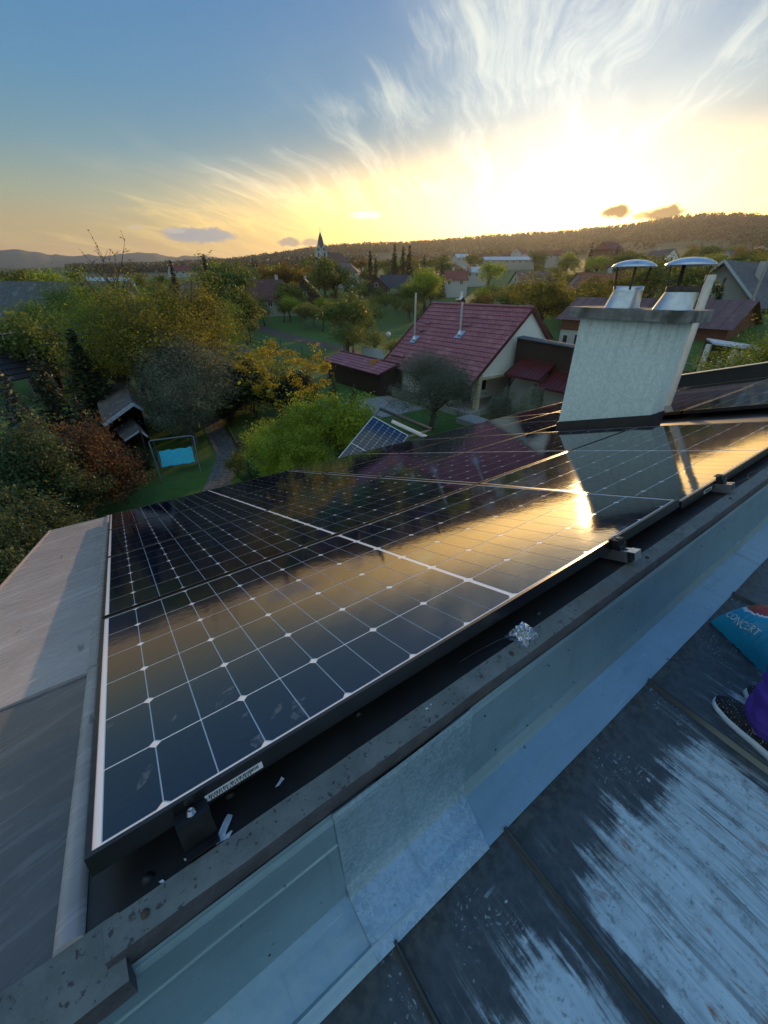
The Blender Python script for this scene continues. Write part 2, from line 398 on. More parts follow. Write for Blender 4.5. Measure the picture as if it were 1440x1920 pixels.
def galva(name, c1, c2, spangle=1.0, rough=0.42, metal=0.55):
    m_, g_, b, o = newmat(name)
    p = g_.v('ADD', g_.coord('Object'), g_.v('SCALE', (3,7,1), scale=g_.m('MULTIPLY', g_.rnd(), 5.0)))
    vor = g_.node('ShaderNodeTexVoronoi', 1, dict(feature='F1'), Vector=g_.v('ADD', p, g_.v('SCALE', g_.noise(p, 60.0, 2.0, out=1), scale=0.02)), Scale=150.0)
    sx = g_.xyz(vor)[0]
    n = g_.noise(p, 3.2, 6.0, 0.66); n2 = g_.noise(g_.v('MULTIPLY', p, (1.0, 6.0, 4.0)), 1.8, 5.0, 0.65)
    col = g_.mix(g_.m('ADD', g_.m('MULTIPLY', g_.m('SUBTRACT', sx, 0.5), 0.35*spangle), g_.step(n, 0.25, 0.75)), c1, c2)
    col = g_.mix(g_.m('MULTIPLY', g_.step(n2, 0.50, 0.72), 0.5), col, tuple(v*0.62 for v in c1))
    spot = g_.step(g_.noise(p, 42.0, 3.0, 0.55), 0.715, 0.745)
    col = g_.mix(g_.m('MULTIPLY', spot, 0.7), col, (0.05,0.05,0.045))
    wsp = g_.step(g_.noise(g_.v('ADD', p, (3,3,3)), 36.0, 3.0, 0.6), 0.735, 0.76)
    col = g_.mix(g_.m('MULTIPLY', wsp, 0.55), col, (0.62,0.66,0.66))
    scr = g_.step(g_.noise(g_.v('MULTIPLY', p, (5.0, 60.0, 60.0)), 1.0, 2.0, 0.5, 0.6), 0.70, 0.74)
    col = g_.mix(g_.m('MULTIPLY', scr, 0.35), col, tuple(min(v*1.6,.8) for v in c1))
    run = g_.step(g_.noise(g_.v('MULTIPLY', p, (22.0, 2.2, 2.2)), 1.0, 5.0, 0.65, 0.2), 0.56, 0.74)
    col = g_.mix(g_.m('MULTIPLY', run, 0.42), col, tuple(v*0.50 for v in c1))
    g_.put(b.inputs['Base Color'], col)
    g_.put(b.inputs['Roughness'], g_.m('ADD', rough, g_.m('MULTIPLY', g_.m('SUBTRACT', n, 0.5), 0.25)))
    b.inputs['Metallic'].default_value = metal
    bump(g_, b, g_.m('ADD', g_.noise(p, 5.0, 4.0, 0.55), g_.m('ADD', g_.m('MULTIPLY', sx, 0.05*spangle), g_.m('MULTIPLY', scr, 0.03))), 0.40, 0.016)
    return m_
MT['galv'] = galva('galvanised_flashing', (0.29,0.41,0.47), (0.225,0.335,0.39), 0.25)
MT['galv2'] = galva('spangled_zinc', (0.38,0.50,0.57), (0.22,0.325,0.39), 2.2, 0.46)
MT['tin'] = pm('bright_tin', (0.66,0.68,0.70), (0.50,0.52,0.55), 9, 0.30, 0.75, 0.10, 30)
MT['sooty'] = pm('sooty_iron', (0.055,0.040,0.032), (0.10,0.065,0.045), 30, 0.75, 0.2, 0.2, 80, c3=(0.02,0.018,0.016))

def wornsheet():
    """dark paint brushed on zinc sheet and worn through along the fall of the roof"""
    m_, g_, b, o = newmat('worn_painted_sheet')
    pg = g_.coord('Object'); x, y, z = g_.xyz(pg)       # x along the ridge from the sheet's middle, y down the fall from the flashing (0 .. 1)
    off = g_.m('MULTIPLY', g_.rnd(), 40.0)
    dwarp = g_.noise(g_.vec(x, g_.m('MULTIPLY', y, 0.7), off), 2.2, 3.0, 0.5)
    xs = g_.m('ADD', x, g_.m('MULTIPLY', g_.m('SUBTRACT', dwarp, 0.5), 0.07))
    st = g_.noise(g_.vec(g_.m('MULTIPLY', xs, 17.0), g_.m('MULTIPLY', y, 1.5), off), 1.0, 8.0, 0.72, 0.15)
    st2 = g_.noise(g_.vec(g_.m('MULTIPLY', xs, 105.0), g_.m('MULTIPLY', y, 3.5), off), 1.0, 4.0, 0.65)
    big = g_.noise(g_.vec(g_.m('MULTIPLY', x, 3.2), g_.m('MULTIPLY', y, 2.1), off), 1.0, 4.0, 0.6)
    att = g_.node('ShaderNodeAttribute', 'Vector', dict(attribute_name='edge'))
    ea, eb, ec = g_.xyz(att)                            # distance to the seams, distance from the flashing, how worn the sheet is
    stb = g_.noise(g_.vec(g_.m('MULTIPLY', xs, 44.0), g_.m('MULTIPLY', y, 2.0), off), 1.0, 8.0, 0.75, 0.1)
    iso = g_.noise(pg, 8.0, 9.0, 0.68, 0.3)
    wear = g_.m('ADD', g_.m('MULTIPLY', st, 0.40), g_.m('ADD', g_.m('MULTIPLY', big, 0.45), g_.m('MULTIPLY', iso, 0.35)))
    wear = g_.m('ADD', wear, g_.m('ADD', g_.m('MULTIPLY', g_.m('SUBTRACT', st2, 0.5), 0.45), g_.m('MULTIPLY', g_.m('SUBTRACT', stb, 0.5), 0.50)))
    ebn = g_.m('ADD', eb, g_.m('MULTIPLY', g_.m('SUBTRACT', g_.noise(pg, 9.0, 5.0, 0.7), 0.5), 0.22))
    ean = g_.m('ADD', ea, g_.m('MULTIPLY', g_.m('SUBTRACT', g_.noise(g_.vec(g_.m('MULTIPLY', x, 6.0), g_.m('MULTIPLY', y, 3.0), off), 2.0, 5.0, 0.6), 0.5), 0.11))
    keep = g_.m('MULTIPLY', g_.step(ebn, 0.05, 0.26), g_.step(ean, 0.020, 0.085))
    wear = g_.m('ADD', g_.m('SUBTRACT', wear, 0.62), g_.m('MULTIPLY', g_.m('SUBTRACT', keep, 1.0), 0.34))
    wear = g_.m('ADD', wear, ec)
    w = g_.m('MULTIPLY', g_.step(wear, -0.06, 0.12), g_.m('SUBTRACT', 1.0, g_.m('MULTIPLY', g_.step(g_.noise(pg, 21.0, 6.0, 0.7), 0.52, 0.68), 0.40)))
    # dark streaks left inside the bare metal, pale scratches across the paint
    w = g_.m('MULTIPLY', w, g_.m('SUBTRACT', 1.0, g_.m('MULTIPLY', g_.step(stb, 0.50, 0.60), g_.m('MULTIPLY', g_.step(big, 0.62, 0.40), 0.75))))
    rub = g_.m('MULTIPLY', g_.step(g_.m('ADD', g_.m('MULTIPLY', stb, 0.6), g_.m('MULTIPLY', st2, 0.4)), 0.50, 0.62), g_.m('MULTIPLY', g_.step(iso, 0.40, 0.56), g_.step(eb, 0.03, 0.20)))
    arc = g_.noise(g_.v('ADD', g_.vec(g_.m('MULTIPLY', x, 4.0), g_.m('MULTIPLY', y, 4.0), off), g_.v('SCALE', g_.noise(pg, 3.0, 2.0, out=1), scale=1.6)), 26.0, 2.0, 0.5)
    rub = g_.m('MAXIMUM', rub, g_.m('MULTIPLY', g_.step(arc, 0.62, 0.68), g_.step(g_.noise(pg, 4.2, 2.0), 0.56, 0.66)))
    w = g_.m('MAXIMUM', w, g_.m('MULTIPLY', rub, 0.42))
    grime = g_.noise(pg, 38.0, 6.0, 0.7)
    paint = g_.mix(g_.step(grime, 0.3, 0.7), (0.030,0.038,0.046), (0.056,0.070,0.082))
    moss = g_.m('MULTIPLY', g_.step(ebn, 0.085, -0.02), 0.85)
    paint = g_.mix(moss, paint, g_.mix(g_.step(grime, 0.42, 0.6), (0.018,0.020,0.014), (0.06,0.06,0.042)))
    metal = g_.mix(g_.step(g_.noise(g_.vec(g_.m('MULTIPLY', xs, 30.0), g_.m('MULTIPLY', y, 2.5), off), 1.0, 5.0, 0.7), 0.25, 0.75), (0.50,0.63,0.69), (0.33,0.43,0.49))
    speck = g_.step(g_.noise(pg, 70.0, 4.0, 0.65), 0.57, 0.68)
    metal = g_.mix(g_.m('MULTIPLY', speck, 0.55), metal, (0.09,0.11,0.13))
    col = g_.mix(w, paint, metal)
    rs = g_.noise(g_.vec(g_.m('MULTIPLY', x, 26.0), g_.m('MULTIPLY', y, 9.0), off), 1.0, 5.0, 0.66, 0.2)
    rmask = g_.step(g_.noise(g_.vec(g_.m('MULTIPLY', x, 3.0), g_.m('MULTIPLY', y, 2.6), g_.m('ADD', off, 4.0)), 1.0, 2.0, 0.5), 0.40, 0.56)
    rust = g_.m('MULTIPLY', g_.m('MULTIPLY', g_.step(rs, 0.575, 0.65), rmask), w)
    rcol = g_.mix(g_.step(g_.noise(pg, 90.0, 3.0), 0.35, 0.65), (0.30,0.13,0.035), (0.13,0.055,0.025))
    col = g_.mix(g_.m('MULTIPLY', rust, 0.85), col, rcol)
    fl = g_.step(g_.noise(g_.v('ADD', pg, (9,2,4)), 46.0, 2.0, 0.4), 0.765, 0.785)
    col = g_.mix(g_.m('MULTIPLY', fl, 0.7), col, (0.5,0.55,0.56))
    g_.put(b.inputs['Base Color'], col)
    g_.put(b.inputs['Roughness'], g_.step(w, 0, 1, 0.52, 0.48))
    g_.put(b.inputs['Metallic'], g_.m('MULTIPLY', g_.m('SUBTRACT', w, rust), 0.12, clamp=True))
    bump(g_, b, g_.m('ADD', g_.m('MULTIPLY', grime, 0.4), g_.m('ADD', g_.m('MULTIPLY', st2, 0.4), g_.m('MULTIPLY', big, 4.0))), 0.35, 0.004)
    return m_
MT['worn'] = wornsheet()
MT['seam'] = pm('standing_seam_paint', (0.022,0.027,0.030), (0.050,0.056,0.056), 16, 0.55, 0.2, 0.3, 70, c3=(0.14,0.145,0.125), stretch=(1,0.35,1))

def plaster(name, c1, c2, relief=0.6, sc_=60.0, stain=0.3, runs=False):
    m_, g_, b, o = newmat(name)
    p = g_.coord('Object')
    n = g_.noise(p, sc_, 5.0, 0.65, 0.4); n2 = g_.noise(g_.v('MULTIPLY', p, (1,1,0.35)), 2.2, 5.0, 0.6)
    col = g_.mix(g_.step(n, 0.35, 0.65), c1, c2)
    col = g_.mix(g_.m('MULTIPLY', g_.step(n2, 0.52, 0.75), stain), col, tuple(v*0.62 for v in c2))
    if runs:                                            # rain runs below the slab and a hairline crack or two
        ru = g_.noise(g_.v('MULTIPLY', p, (26,26,1.3)), 1.0, 5.0, 0.65, 0.2); z = g_.xyz(g_.node('ShaderNodeNewGeometry', 'Position'))[2]
        top = g_.step(z, ZT_-0.42, ZT_)
        col = g_.mix(g_.m('MULTIPLY', g_.step(ru, 0.48, 0.70), g_.m('ADD', 0.10, g_.m('MULTIPLY', top, 0.26))), col, (0.22,0.235,0.22))
    g_.put(b.inputs['Base Color'], col); b.inputs['Roughness'].default_value = 0.9
    bump(g_, b, n, relief, 0.006); return m_
MT['plaster'] = plaster('roughcast_plaster', (0.80,0.87,0.81), (0.64,0.73,0.68), 1.0, 34.0, 0.30, True)
MT['concrete'] = pm('weathered_concrete', (0.27,0.26,0.235), (0.16,0.155,0.14), 14, 0.9, 0, 0.6, 45, c3=(0.085,0.083,0.07))
MT['brownflash'] = pm('brown_flashing', (0.040,0.034,0.034), (0.055,0.046,0.045), 8, 0.42, 0.0, 0.08, 10)
MT['cream'] = pm('cream_trim', (0.60,0.54,0.42), (0.50,0.45,0.35), 10, 0.45)
MT['pvc'] = pm('white_pvc', (0.70,0.70,0.67), (0.60,0.60,0.57), 12, 0.4)
# ------------------------------------------------------------------ our own roof
TH = math.radians(17.85); CT, ST = math.cos(TH), math.sin(TH)
PO = Vector((-0.2152, 0.4986, CZ-0.7778))            # outer front corner of the first module, on its top face
RU, RV, RN = Vector((1,0,0)), Vector((0,CT,-ST)), Vector((0,ST,CT))
def RP(u, v, t=0.0): return PO + RU*u + RV*v - RN*t    # t is the depth below the glass
def RX(u, h, z): return Vector((PO.x+u, h, CZ+z))      # ridge profile: u as above, h away from the camera, z below it
TR = 0.085
house = thing('house', 'our own house with the solar roof, ridge flashing and plastered chimney seen from on top', 'house', (4.0, 3.0, 0.0))
# main roof deck and the two brown sheets of the verge strip
mb = MB()
def deck(mb, u0, u1, v0, v1, t0, t1, thick=0.02, nu=1, nv=1, wob=0.0, seed=0):
    P = [[RP(u0+(u1-u0)*i/nu, v0+(v1-v0)*j/nv, t0+(t1-t0)*j/nv - wob*(mnoise.noise(Vector((i*0.37+seed, j*0.31, seed)))) ) for j in range(nv+1)] for i in range(nu+1)]
    mb.sheet(P)
    mb.sheet([[p - RN*thick for p in reversed(r)] for r in P])
    e = [P[0], list(reversed(P[-1])), [r[-1] for r in P], [r[0] for r in reversed(P)]]
    for r in e: mb.sheet([[p - RN*thick for p in r], r], 0, False)
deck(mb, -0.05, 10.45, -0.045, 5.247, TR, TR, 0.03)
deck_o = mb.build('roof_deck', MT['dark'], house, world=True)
mb = MB(); deck(mb, -0.62, -0.058, 0.895, 5.247, TR-0.002, TR-0.002, 0.012, 8, 40, 0.004, 3)
mb.build('roof_sheet', MT['brown'], house, world=True, label='upper brown roof sheet, dusty, the light on it painted into a paler brown')
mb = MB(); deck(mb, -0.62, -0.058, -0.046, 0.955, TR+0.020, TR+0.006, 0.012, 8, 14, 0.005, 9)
mb.build('roof_sheet', MT['brown2'], house, world=True, label='lower brown roof sheet, scratched, its shade painted in as a darker brown')
mb = MB()                                            # raised roll between the strip and the modules
for (v0, v1, lift) in ((-0.042, 0.93, 0.0), (0.90, 5.24, 0.004)):
    P = []
    for k in range(7):
        a = PI*k/6; P.append([RP(-0.042-0.020*math.cos(a), v, TR-0.002-lift-0.011*math.sin(a)) for v in np.linspace(v0, v1, 12)])
    mb.sheet(P)
    mb.sheet([[r[0] for r in P], [p - RN*0.03 for p in (r[0] for r in P)]])
mb.build('sheet_roll', MT['brown'], house, world=True)
mb = MB()                                            # verge edge and eave gutter edge
mb.bar(RP(-0.622,-0.08,TR+0.03), RP(-0.622,5.25,TR+0.03), 0.012, 0.08, up=RN)
mb.build('verge_trim', MT['brown'], house, world=True)
mb = MB()
P = []
for k in range(9):
    a = PI + PI*k/8
    P.append([RX(u, 0, 0)*1.0 + Vector((0, RP(0,5.30,TR).y + 0.065*math.cos(a), RP(0,5.30,TR).z - CZ - 0.03 + 0.065*math.sin(a))) for u in np.linspace(-0.62, 10.45, 6)])
mb.sheet(P)
mb.build('gutter', MT['brown'], house, world=True)
mb = MB()                                            # house walls below (seen from nowhere but the side)
w0, w1 = RP(-0.45,4.9).y, -5.0
zt = RP(0,4.9,TR).z - 0.06; zr = RP(0,0,TR).z - 0.1
prof = [Vector((0,w0,0)), Vector((0,w0,zt)), Vector((0,0.40,zr)), Vector((0,0.36,zr-0.42)), Vector((0,w1,zr-1.05)), Vector((0,w1,0))]
mb.prism(prof, (PO.x-0.40,0,0), (10.5,0,0))
mb.build('wall', plaster('house_wall', (0.62,0.60,0.54), (0.54,0.52,0.46), 0.3), house, world=True)

# ridge cap
mb = MB()
c0, c1 = 0.0, 12.0
pr = [(0.432,-0.842),(0.384,-0.846),(0.379,-0.853),(0.378,-0.884),(0.384,-0.885),(0.432,-0.862)]
n = 240
rows = [[RX(c0+(c1-c0)*i/n, h + 0.0022*mnoise.noise(Vector((i*0.35,k*3.0,1))), z + 0.0022*mnoise.noise(Vector((i*0.35,k*3.0,5)))) for i in range(n+1)] for k, (h,z) in enumerate(pr)]
mb.sheet(rows[:2]); 
mb.sheet(rows[1:4], 1); mb.sheet(rows[3:], 1); mb.sheet([rows[5], rows[0]], 1)
mb.add([r[0] for r in rows], [tuple(range(6))], 1)
mb.build('ridge_cap', [MT['cap'], MT['capedge']], house, world=True, label='gritty dark grey cap strip along the ridge')
mb = MB()                                            # its continuation past the verge, lower and wider
pr2 = [(0.434,-0.842),(0.395,-0.851),(0.352,-0.860),(0.349,-0.902),(0.43,-0.89)]
rows = [[RX(0.022-1.2*i/60, h+0.003*mnoise.noise(Vector((i*0.4,k*2.0,3))), z+0.003*mnoise.noise(Vector((i*0.4,k*2.0,8)))) for i in range(61)] for k,(h,z) in enumerate(pr2)]
mb.sheet(rows[:3]); mb.sheet(rows[2:4],1); mb.sheet([rows[3],rows[4]],1)
mb.add([r[0] for r in rows], [(4,3,2,1,0)], 1)
mb.build('ridge_cap', [MT['cap'], MT['capedge']], house, world=True, label='short wider cap strip past the verge')
# rivets on the cap
mb = MB()
for u in (0.055, 0.92, 1.66, 2.45, 3.3):
    mb.lathe([(0.0065,-0.002),(0.0065,0.002),(0.004,0.0035),(0.0,0.004)], RX(u, 0.408, -0.843), 10)
mb.build('rivet', MT['sooty'], house, world=True)
# galvanised flashing sheets
def hu(px, py, h, z):   # u where the pixel's ray meets the plane h
    d = pray(px, py); return (d.x*(h/d.y)) - PO.x
uA = hu(622,1522,.372,-.893); uA2 = hu(652,1678,.33,-1.132); uA3 = hu(708,1800,.217,-1.150)
uB = hu(885,1330,.372,-.893); uB2 = hu(866,1492,.33,-1.132); uB3 = hu(920,1567,.217,-1.150)
print('flash u', uA,uA2,uA3,uB,uB2,uB3)
def flash(name, prof, ua, ub, mat_, lift, label, seed, nx=60, wob=0.0018):
    """prof: list of (h, z, ka) with the end lines ua/ub given per profile point"""
    mb = MB(); rows = []
    for k, (h, z) in enumerate(prof):
        r = []
        for i in range(nx+1):
            u = ua[k] + (ub[k]-ua[k])*i/nx
            w = wob*mnoise.noise(Vector((u*3.0+seed, k*0.7, seed)))
            r.append(RX(u, h - lift*0.7 + w, z + lift*0.7 + w))
        rows.append(r)
    mb.sheet(rows, 0, False)
    mb.sheet([[p + Vector((0, 0.0012, -0.0012)) for p in r] for r in reversed(rows)])
    mb.sheet([rows[-1], [p + Vector((0,0.0012,-0.002)) for p in rows[-1]]], 0, False)
    return mb.build(name, mat_, house, world=True, label=label)
def dense(prof, n=4):
    out = []
    for (a, b) in zip(prof[:-1], prof[1:]):
        for i in range(n): out.append((a[0]+(b[0]-a[0])*i/n, a[1]+(b[1]-a[1])*i/n))
    return out + [prof[-1]]
profL = [(.3755,-.880),(.3665,-.8985),(.3595,-.958),(.3600,-.964),(.3568,-.969),(.3305,-1.132),(.241,-1.1470),(.236,-1.1405),(.2145,-1.1480)]
profM = [(.3755,-.880),(.3690,-.9000),(.338,-1.105),(.3245,-1.134),(.217,-1.1490)]
profR = [(.3755,-.880),(.3690,-.8960),(.335,-1.105),(.318,-1.134),(.215,-1.1495)]
dl, dm, dr = dense(profL), dense(profM), dense(profR)
def ends(pr, a, b, c):
    zs = [p[1] for p in pr]; r = []
    for h, z in pr:
        if z > -1.132: k = (z+0.88)/(-1.132+0.88); r.append(a+(b-a)*k)
        else: k = (0.33-h)/(0.33-0.217); r.append(b+(c-b)*min(max(k,0),1.05))
    return r
flash('flashing_sheet', dl, [-1.1]*len(dl), [x+0.10 for x in ends(dl,uA,uA2,uA3)], MT['galv'], 0.0, 'plain grey flashing sheet with pressed creases, by the verge', 1)
flash('flashing_sheet', dr, [x-0.10 for x in ends(dr,uB,uB2,uB3)], [9.0]*len(dr), MT['galv'], 0.0, 'long smooth grey flashing sheet running off along the ridge', 4, 200)
flash('flashing_sheet', dm, ends(dm,uA,uA2,uA3), ends(dm,uB,uB2,uB3), MT['galv2'], 0.006, 'spangled zinc patch sheet lapped over its neighbours', 7, 40, 0.003)
mb = MB()                                            # nail heads and drips of sealant on the flashing
rr = random.Random(4)
for i in range(26):
    u = rr.uniform(0.1, 4.5); k = rr.choice([0.16,0.18,0.8,0.85,0.9]); h = .372-(.372-.335)*k; z = -.893-(.239*k)
    mb.lathe([(0.0028,0.0),(0.0024,0.0016),(0.0,0.002)], RX(u, h-0.004, z+0.001), 7, axis=Matrix.Rotation(PI/2,3,'X'))
mb.build('nail_head', MT['sooty'], house, world=True)

# near slope of the roof: worn sheets between standing seams, falling towards and behind the camera
NS = 0.10
def NP(u, s, up=0.0):   # s metres down the near fall from the foot of the flashing
    return RX(u, .222 - s, -1.1535 - s*NS + up)
def near_u(px, py):
    d = pray(px, py); A = -1.1535 - .222*NS       # z = A + NS*h
    k = A/(d.z - NS*d.y); return d.x*k - PO.x, .222 - d.y*k
seams = []
for (a, b) in (((738,1763),(823,1920)), ((945,1555),(1190,1870)), ((1213,1278),(1440,1440)), ((1378,1118),(1410,1140))):
    ua_, sa_ = near_u(*a); ub_, sb_ = near_u(*b); seams.append((ua_, (ub_-ua_)/max(sb_-sa_, 0.02)))
print('seams', seams)
su = [s[0] for s in seams]
us = [-0.30, su[0], su[1], su[2], su[3], su[3]+0.62, su[3]+1.24, su[3]+1.86, su[3]+2.5]
wear = [0.04, 0.13, 0.18, 0.05, 0.02, 0.08, 0.1, 0.08]
for k in range(len(us)-1):
    u0, u1 = us[k], us[k+1]; nu, nv = 14, 44; S = 4.2
    mid = (u0+u1)/2
    me_pts = []; edge = []
    for i in range(nu+1):
        for j in range(nv+1):
            u = u0 + (u1-u0)*i/nu; s = S*(j/nv)**1.6
            up = 0.004*mnoise.noise(Vector((u*3.1, s*1.7, 3.0+k)))
            me_pts.append(tuple(NP(u, s, up) - NP(mid, 0)))
            edge.append((min(u-u0, u1-u), s, wear[k]))
    fs = [(i*(nv+1)+j, i*(nv+1)+j+1, (i+1)*(nv+1)+j+1, (i+1)*(nv+1)+j) for i in range(nu) for j in range(nv)]
    me = bpy.data.meshes.new('worn_roof_sheet'); me.from_pydata(me_pts, [], [tuple(reversed(f)) for f in fs] )
    me.polygons.foreach_set('use_smooth', [True]*len(me.polygons)); me.materials.append(MT['worn'])
    at_ = me.attributes.new('edge', 'FLOAT_VECTOR', 'POINT'); at_.data.foreach_set('vector', [c for e in edge for c in e])
    o = link('worn_roof_sheet', me, house); o.location = NP(mid, 0) - Vector((4,3,0))
    if me.polygons[0].normal.z < 0: me.flip_normals()
    # a child of the sheet: the standing seam at its far side
    mb = MB(); P = []
    for (du, up) in ((-0.009,0.001),(-0.004,0.003),(-0.003,0.015),(0.0025,0.017),(0.0035,0.005),(0.008,0.001)):
        P.append([NP(u1+du+0.0016*mnoise.noise(Vector((s*3,k,0))), s, up+0.003*mnoise.noise(Vector((s*4,k,2)))) for s in np.linspace(0.004, 4.1, 60)])
    mb.sheet(P)
    mb.build('standing_seam', MT['seam'], o, world=True)
# ------------------------------------------------------------------ chimney (part of the house)
X0, X1, Y0, Y1 = 4.245, 4.505, 1.600, 2.510
ZT = CZ - 0.272
mb = MB(); seg = 10
mb.bx(X0, X1, Y0, Y1, 5.4, ZT)
chim = mb.build('chimney', MT['plaster'], house, world=True, label='chimney with pale rough plaster')
def onroofz(x, y, t=TR):          # height of the roof plane over a point
    v = (y - PO.y - (-RN.y*t))/CT; return RP(0, v, t).z
mb = MB()
for (xa, ya, xb, yb) in ((X0,Y0,X0,Y1),(X0,Y0,X1,Y0),(X1,Y0,X1,Y1),(X0,Y1,X1,Y1)):
    ox = -0.012 if xa == xb == X0 else (0.012 if xa == xb else 0); oy = 0 if xa == xb else (-0.012 if ya == Y0 else 0.012)
    a = Vector((xa+ox, ya+oy - (0.012 if xa==xb else 0), onroofz(xa,ya))); b = Vector((xb+ox+(0.0 if xa==xb else 0.012*1), yb+oy+(0.012 if xa==xb else 0), onroofz(xb,yb)))
    if xa != xb: a.x -= 0.012
    up_ = Vector((0,0,0.165)); off = Vector((0.004,0.004,0))
    mb.prism([a, b, b+up_, a+up_], (0,0,0), off)
mb.build('base_flashing', MT['brownflash'], chim, world=True)
CX0, CX1, CY0, CY1 = X0-0.085, X1+0.10, Y0-0.09, Y1+0.085
mb = MB()
n = 26
for (x0, x1, y0, y1, z0, z1) in ((CX0,CX1,CY0,CY1,ZT+0.001,ZT+0.094),):
    def pt_(x, y, z): 
        w = 0.006; p = Vector((x,y,z))
        return p + Vector((mnoise.noise(p*7), mnoise.noise(p*7+Vector((9,0,0))), mnoise.noise(p*7+Vector((0,9,0)))))*w
    xs = np.linspace(x0,x1,12); ys = np.linspace(y0,y1,24); zs = np.linspace(z0,z1,4)
    mb.sheet([[pt_(x,y,z1) for y in ys] for x in xs], 0, False)
    mb.sheet([[pt_(x0,y,z) for y in ys] for z in zs], 0, False); mb.sheet([[pt_(x1,y,z) for y in reversed(ys)] for z in zs], 0, False)
    mb.sheet([[pt_(x,y0,z) for x in reversed(xs)] for z in zs], 0, False); mb.sheet([[pt_(x,y1,z) for x in xs] for z in zs], 0, False)
    mb.sheet([[pt_(x,y,z0) for y in reversed(ys)] for x in xs], 0, False)
mb.build('chimney_cap', MT['concrete'], chim, world=True)
cz = ZT + 0.094
for (px, top_dx, sooty, lab) in ((1166, 0.015, False, 'bright flue cone with a clean riveted collar'), (1262, 0.03, True, 'flue cone with a soot-blackened collar')):
    d = pray(px, 574); cx = (X0+X1)/2 + 0.005; cy = cx*d.y/d.x
    mb = MB(); sgm = 28
    def ring(r, z, ox=0.0): return [Vector((cx + r*math.cos(2*PI*k/sgm) + ox*0.5, cy - ox + r*math.sin(2*PI*k/sgm), cz+z)) for k in range(sgm+1)]
    mb.sheet([ring(.154,.0), ring(.150,.006), ring(.126,.140,top_dx), ring(.126,.146,top_dx)])
    mb.build('flue_cone', MT['tin'], chim, world=True, label=lab)
    mb = MB(); mb.sheet([ring(.128,.136,top_dx), ring(.1285,.180,top_dx), ring(.122,.181,top_dx), ring(.118,.05,top_dx)])
    mb.build('flue_collar', MT['sooty'] if sooty else MT['tin'], chim, world=True)
    mb = MB(); zc_ = .335
    mb.sheet([ring(.188,zc_-.004,top_dx), ring(.190,zc_,top_dx), ring(.172,zc_+.018,top_dx), ring(.132,zc_+.038,top_dx), ring(.08,zc_+.051,top_dx), ring(.03,zc_+.056,top_dx), ring(.0,zc_+.056,top_dx)])
    mb.sheet([ring(.0,zc_+.050,top_dx), ring(.08,zc_+.045,top_dx), ring(.132,zc_+.032,top_dx), ring(.188,zc_-.006,top_dx)])
    mb.build('flue_hood', MT['tin'], chim, world=True)
    for q, w in ((2.5, .030), (3.7, .018), (5.55, .036)) if not sooty else ((2.3, .012), (5.0, .045), (0.7, .03)):
        a = Vector((cx + .123*math.cos(q) + top_dx*0.5, cy - top_dx + .123*math.sin(q), cz+.13)); b = Vector((cx + .15*math.cos(q) + top_dx*0.5, cy - top_dx + .15*math.sin(q), cz+zc_+.03))
        mb = MB(); mb.bar(a, b, w, .004, up=(math.cos(q), math.sin(q), 0))
        mb.build('hood_strut', MT['sooty'], chim, world=True)
# vent pipe behind the chimney
d = pray(1309, 588); pxx = 5.6; pyy = pxx*d.y/d.x
mb = MB(); zb = onroofz(pxx, pyy); ztop = CZ + (pray(1332, 516)*(pxx/pray(1332,516).x)).z
mb.tube([(pxx,pyy,zb-0.05),(pxx,pyy,ztop)], 0.042, 16)
mb.tube([(pxx,pyy,ztop-0.05),(pxx,pyy,ztop+0.004)], 0.048, 16)
mb.build('vent_pipe', MT['pvc'], house, world=True)
# far verge: a raised edge with a pale trim
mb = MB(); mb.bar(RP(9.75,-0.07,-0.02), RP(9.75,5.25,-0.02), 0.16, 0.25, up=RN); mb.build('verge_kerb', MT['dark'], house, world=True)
mb = MB(); mb.bar(RP(9.77,-0.09,-0.150), RP(9.77,5.27,-0.150), 0.26, 0.012, up=RN); mb.build('verge_trim', MT['cream'], house, world=True)

# ------------------------------------------------------------------ solar modules
ML, MW = 2.094, 1.134
def cellmesh(left, right):
    """half of a pseudo-square wafer: one long side has cut corners"""
    w, l, c = 0.0902, 0.1793, 0.0102
    p = [(-w/2+(c if left else 0), -l/2), (w/2-(c if right else 0), -l/2)]
    if right: p += [(w/2, -l/2+c), (w/2, l/2-c)]
    p += [(w/2-(c if right else 0), l/2), (-w/2+(c if left else 0), l/2)]
    if left: p += [(-w/2, l/2-c), (-w/2, -l/2+c)]
    return [Vector((x,y,0)) for x,y in p]
def cell_me(left, right):
    mb = MB(); mb.prism([q - Vector((0,0,.0004)) for q in cellmesh(left,right)], (0,0,0), (0,0,.0004)); return mb.mesh('solar_cell', MT['cell'])
CE, CO = cell_me(False, True), cell_me(True, False)
def cell_at(i, j):
    x = 0.0225 + (i+0.5)*0.0925 + (0.0145 if i > 10 else 0.0); return x, 0.015 + (j+0.5)*0.184
def module_frame_me(L, W):
    mb = MB(); lip = 0.0095
    mb.bx(0, L, 0, lip, -0.035, 0.0012); mb.bx(0, L, W-lip, W, -0.035, 0.0012)
    mb.bx(0, lip, lip, W-lip, -0.035, 0.0012); mb.bx(L-lip, L, lip, W-lip, -0.035, 0.0012)
    return mb.mesh('frame', MT['frame'])
FME = module_frame_me(ML, MW)
mb = MB(); mb.bx(0.009, ML-0.009, 0.009, MW-0.009, -0.006, -0.0012); BME = mb.mesh('backsheet', MT['back'])
mb = MB()
for i in range(22):
    for j in range(6):
        x, y = cell_at(i, j); q = cellmesh(i%2==1, i%2==0)
        mb.add([p + Vector((x,y,-0.0004)) for p in q], [tuple(range(6))])
CALL = mb.mesh('cells', MT['cell'])
GRP = 'solar modules on the roof'
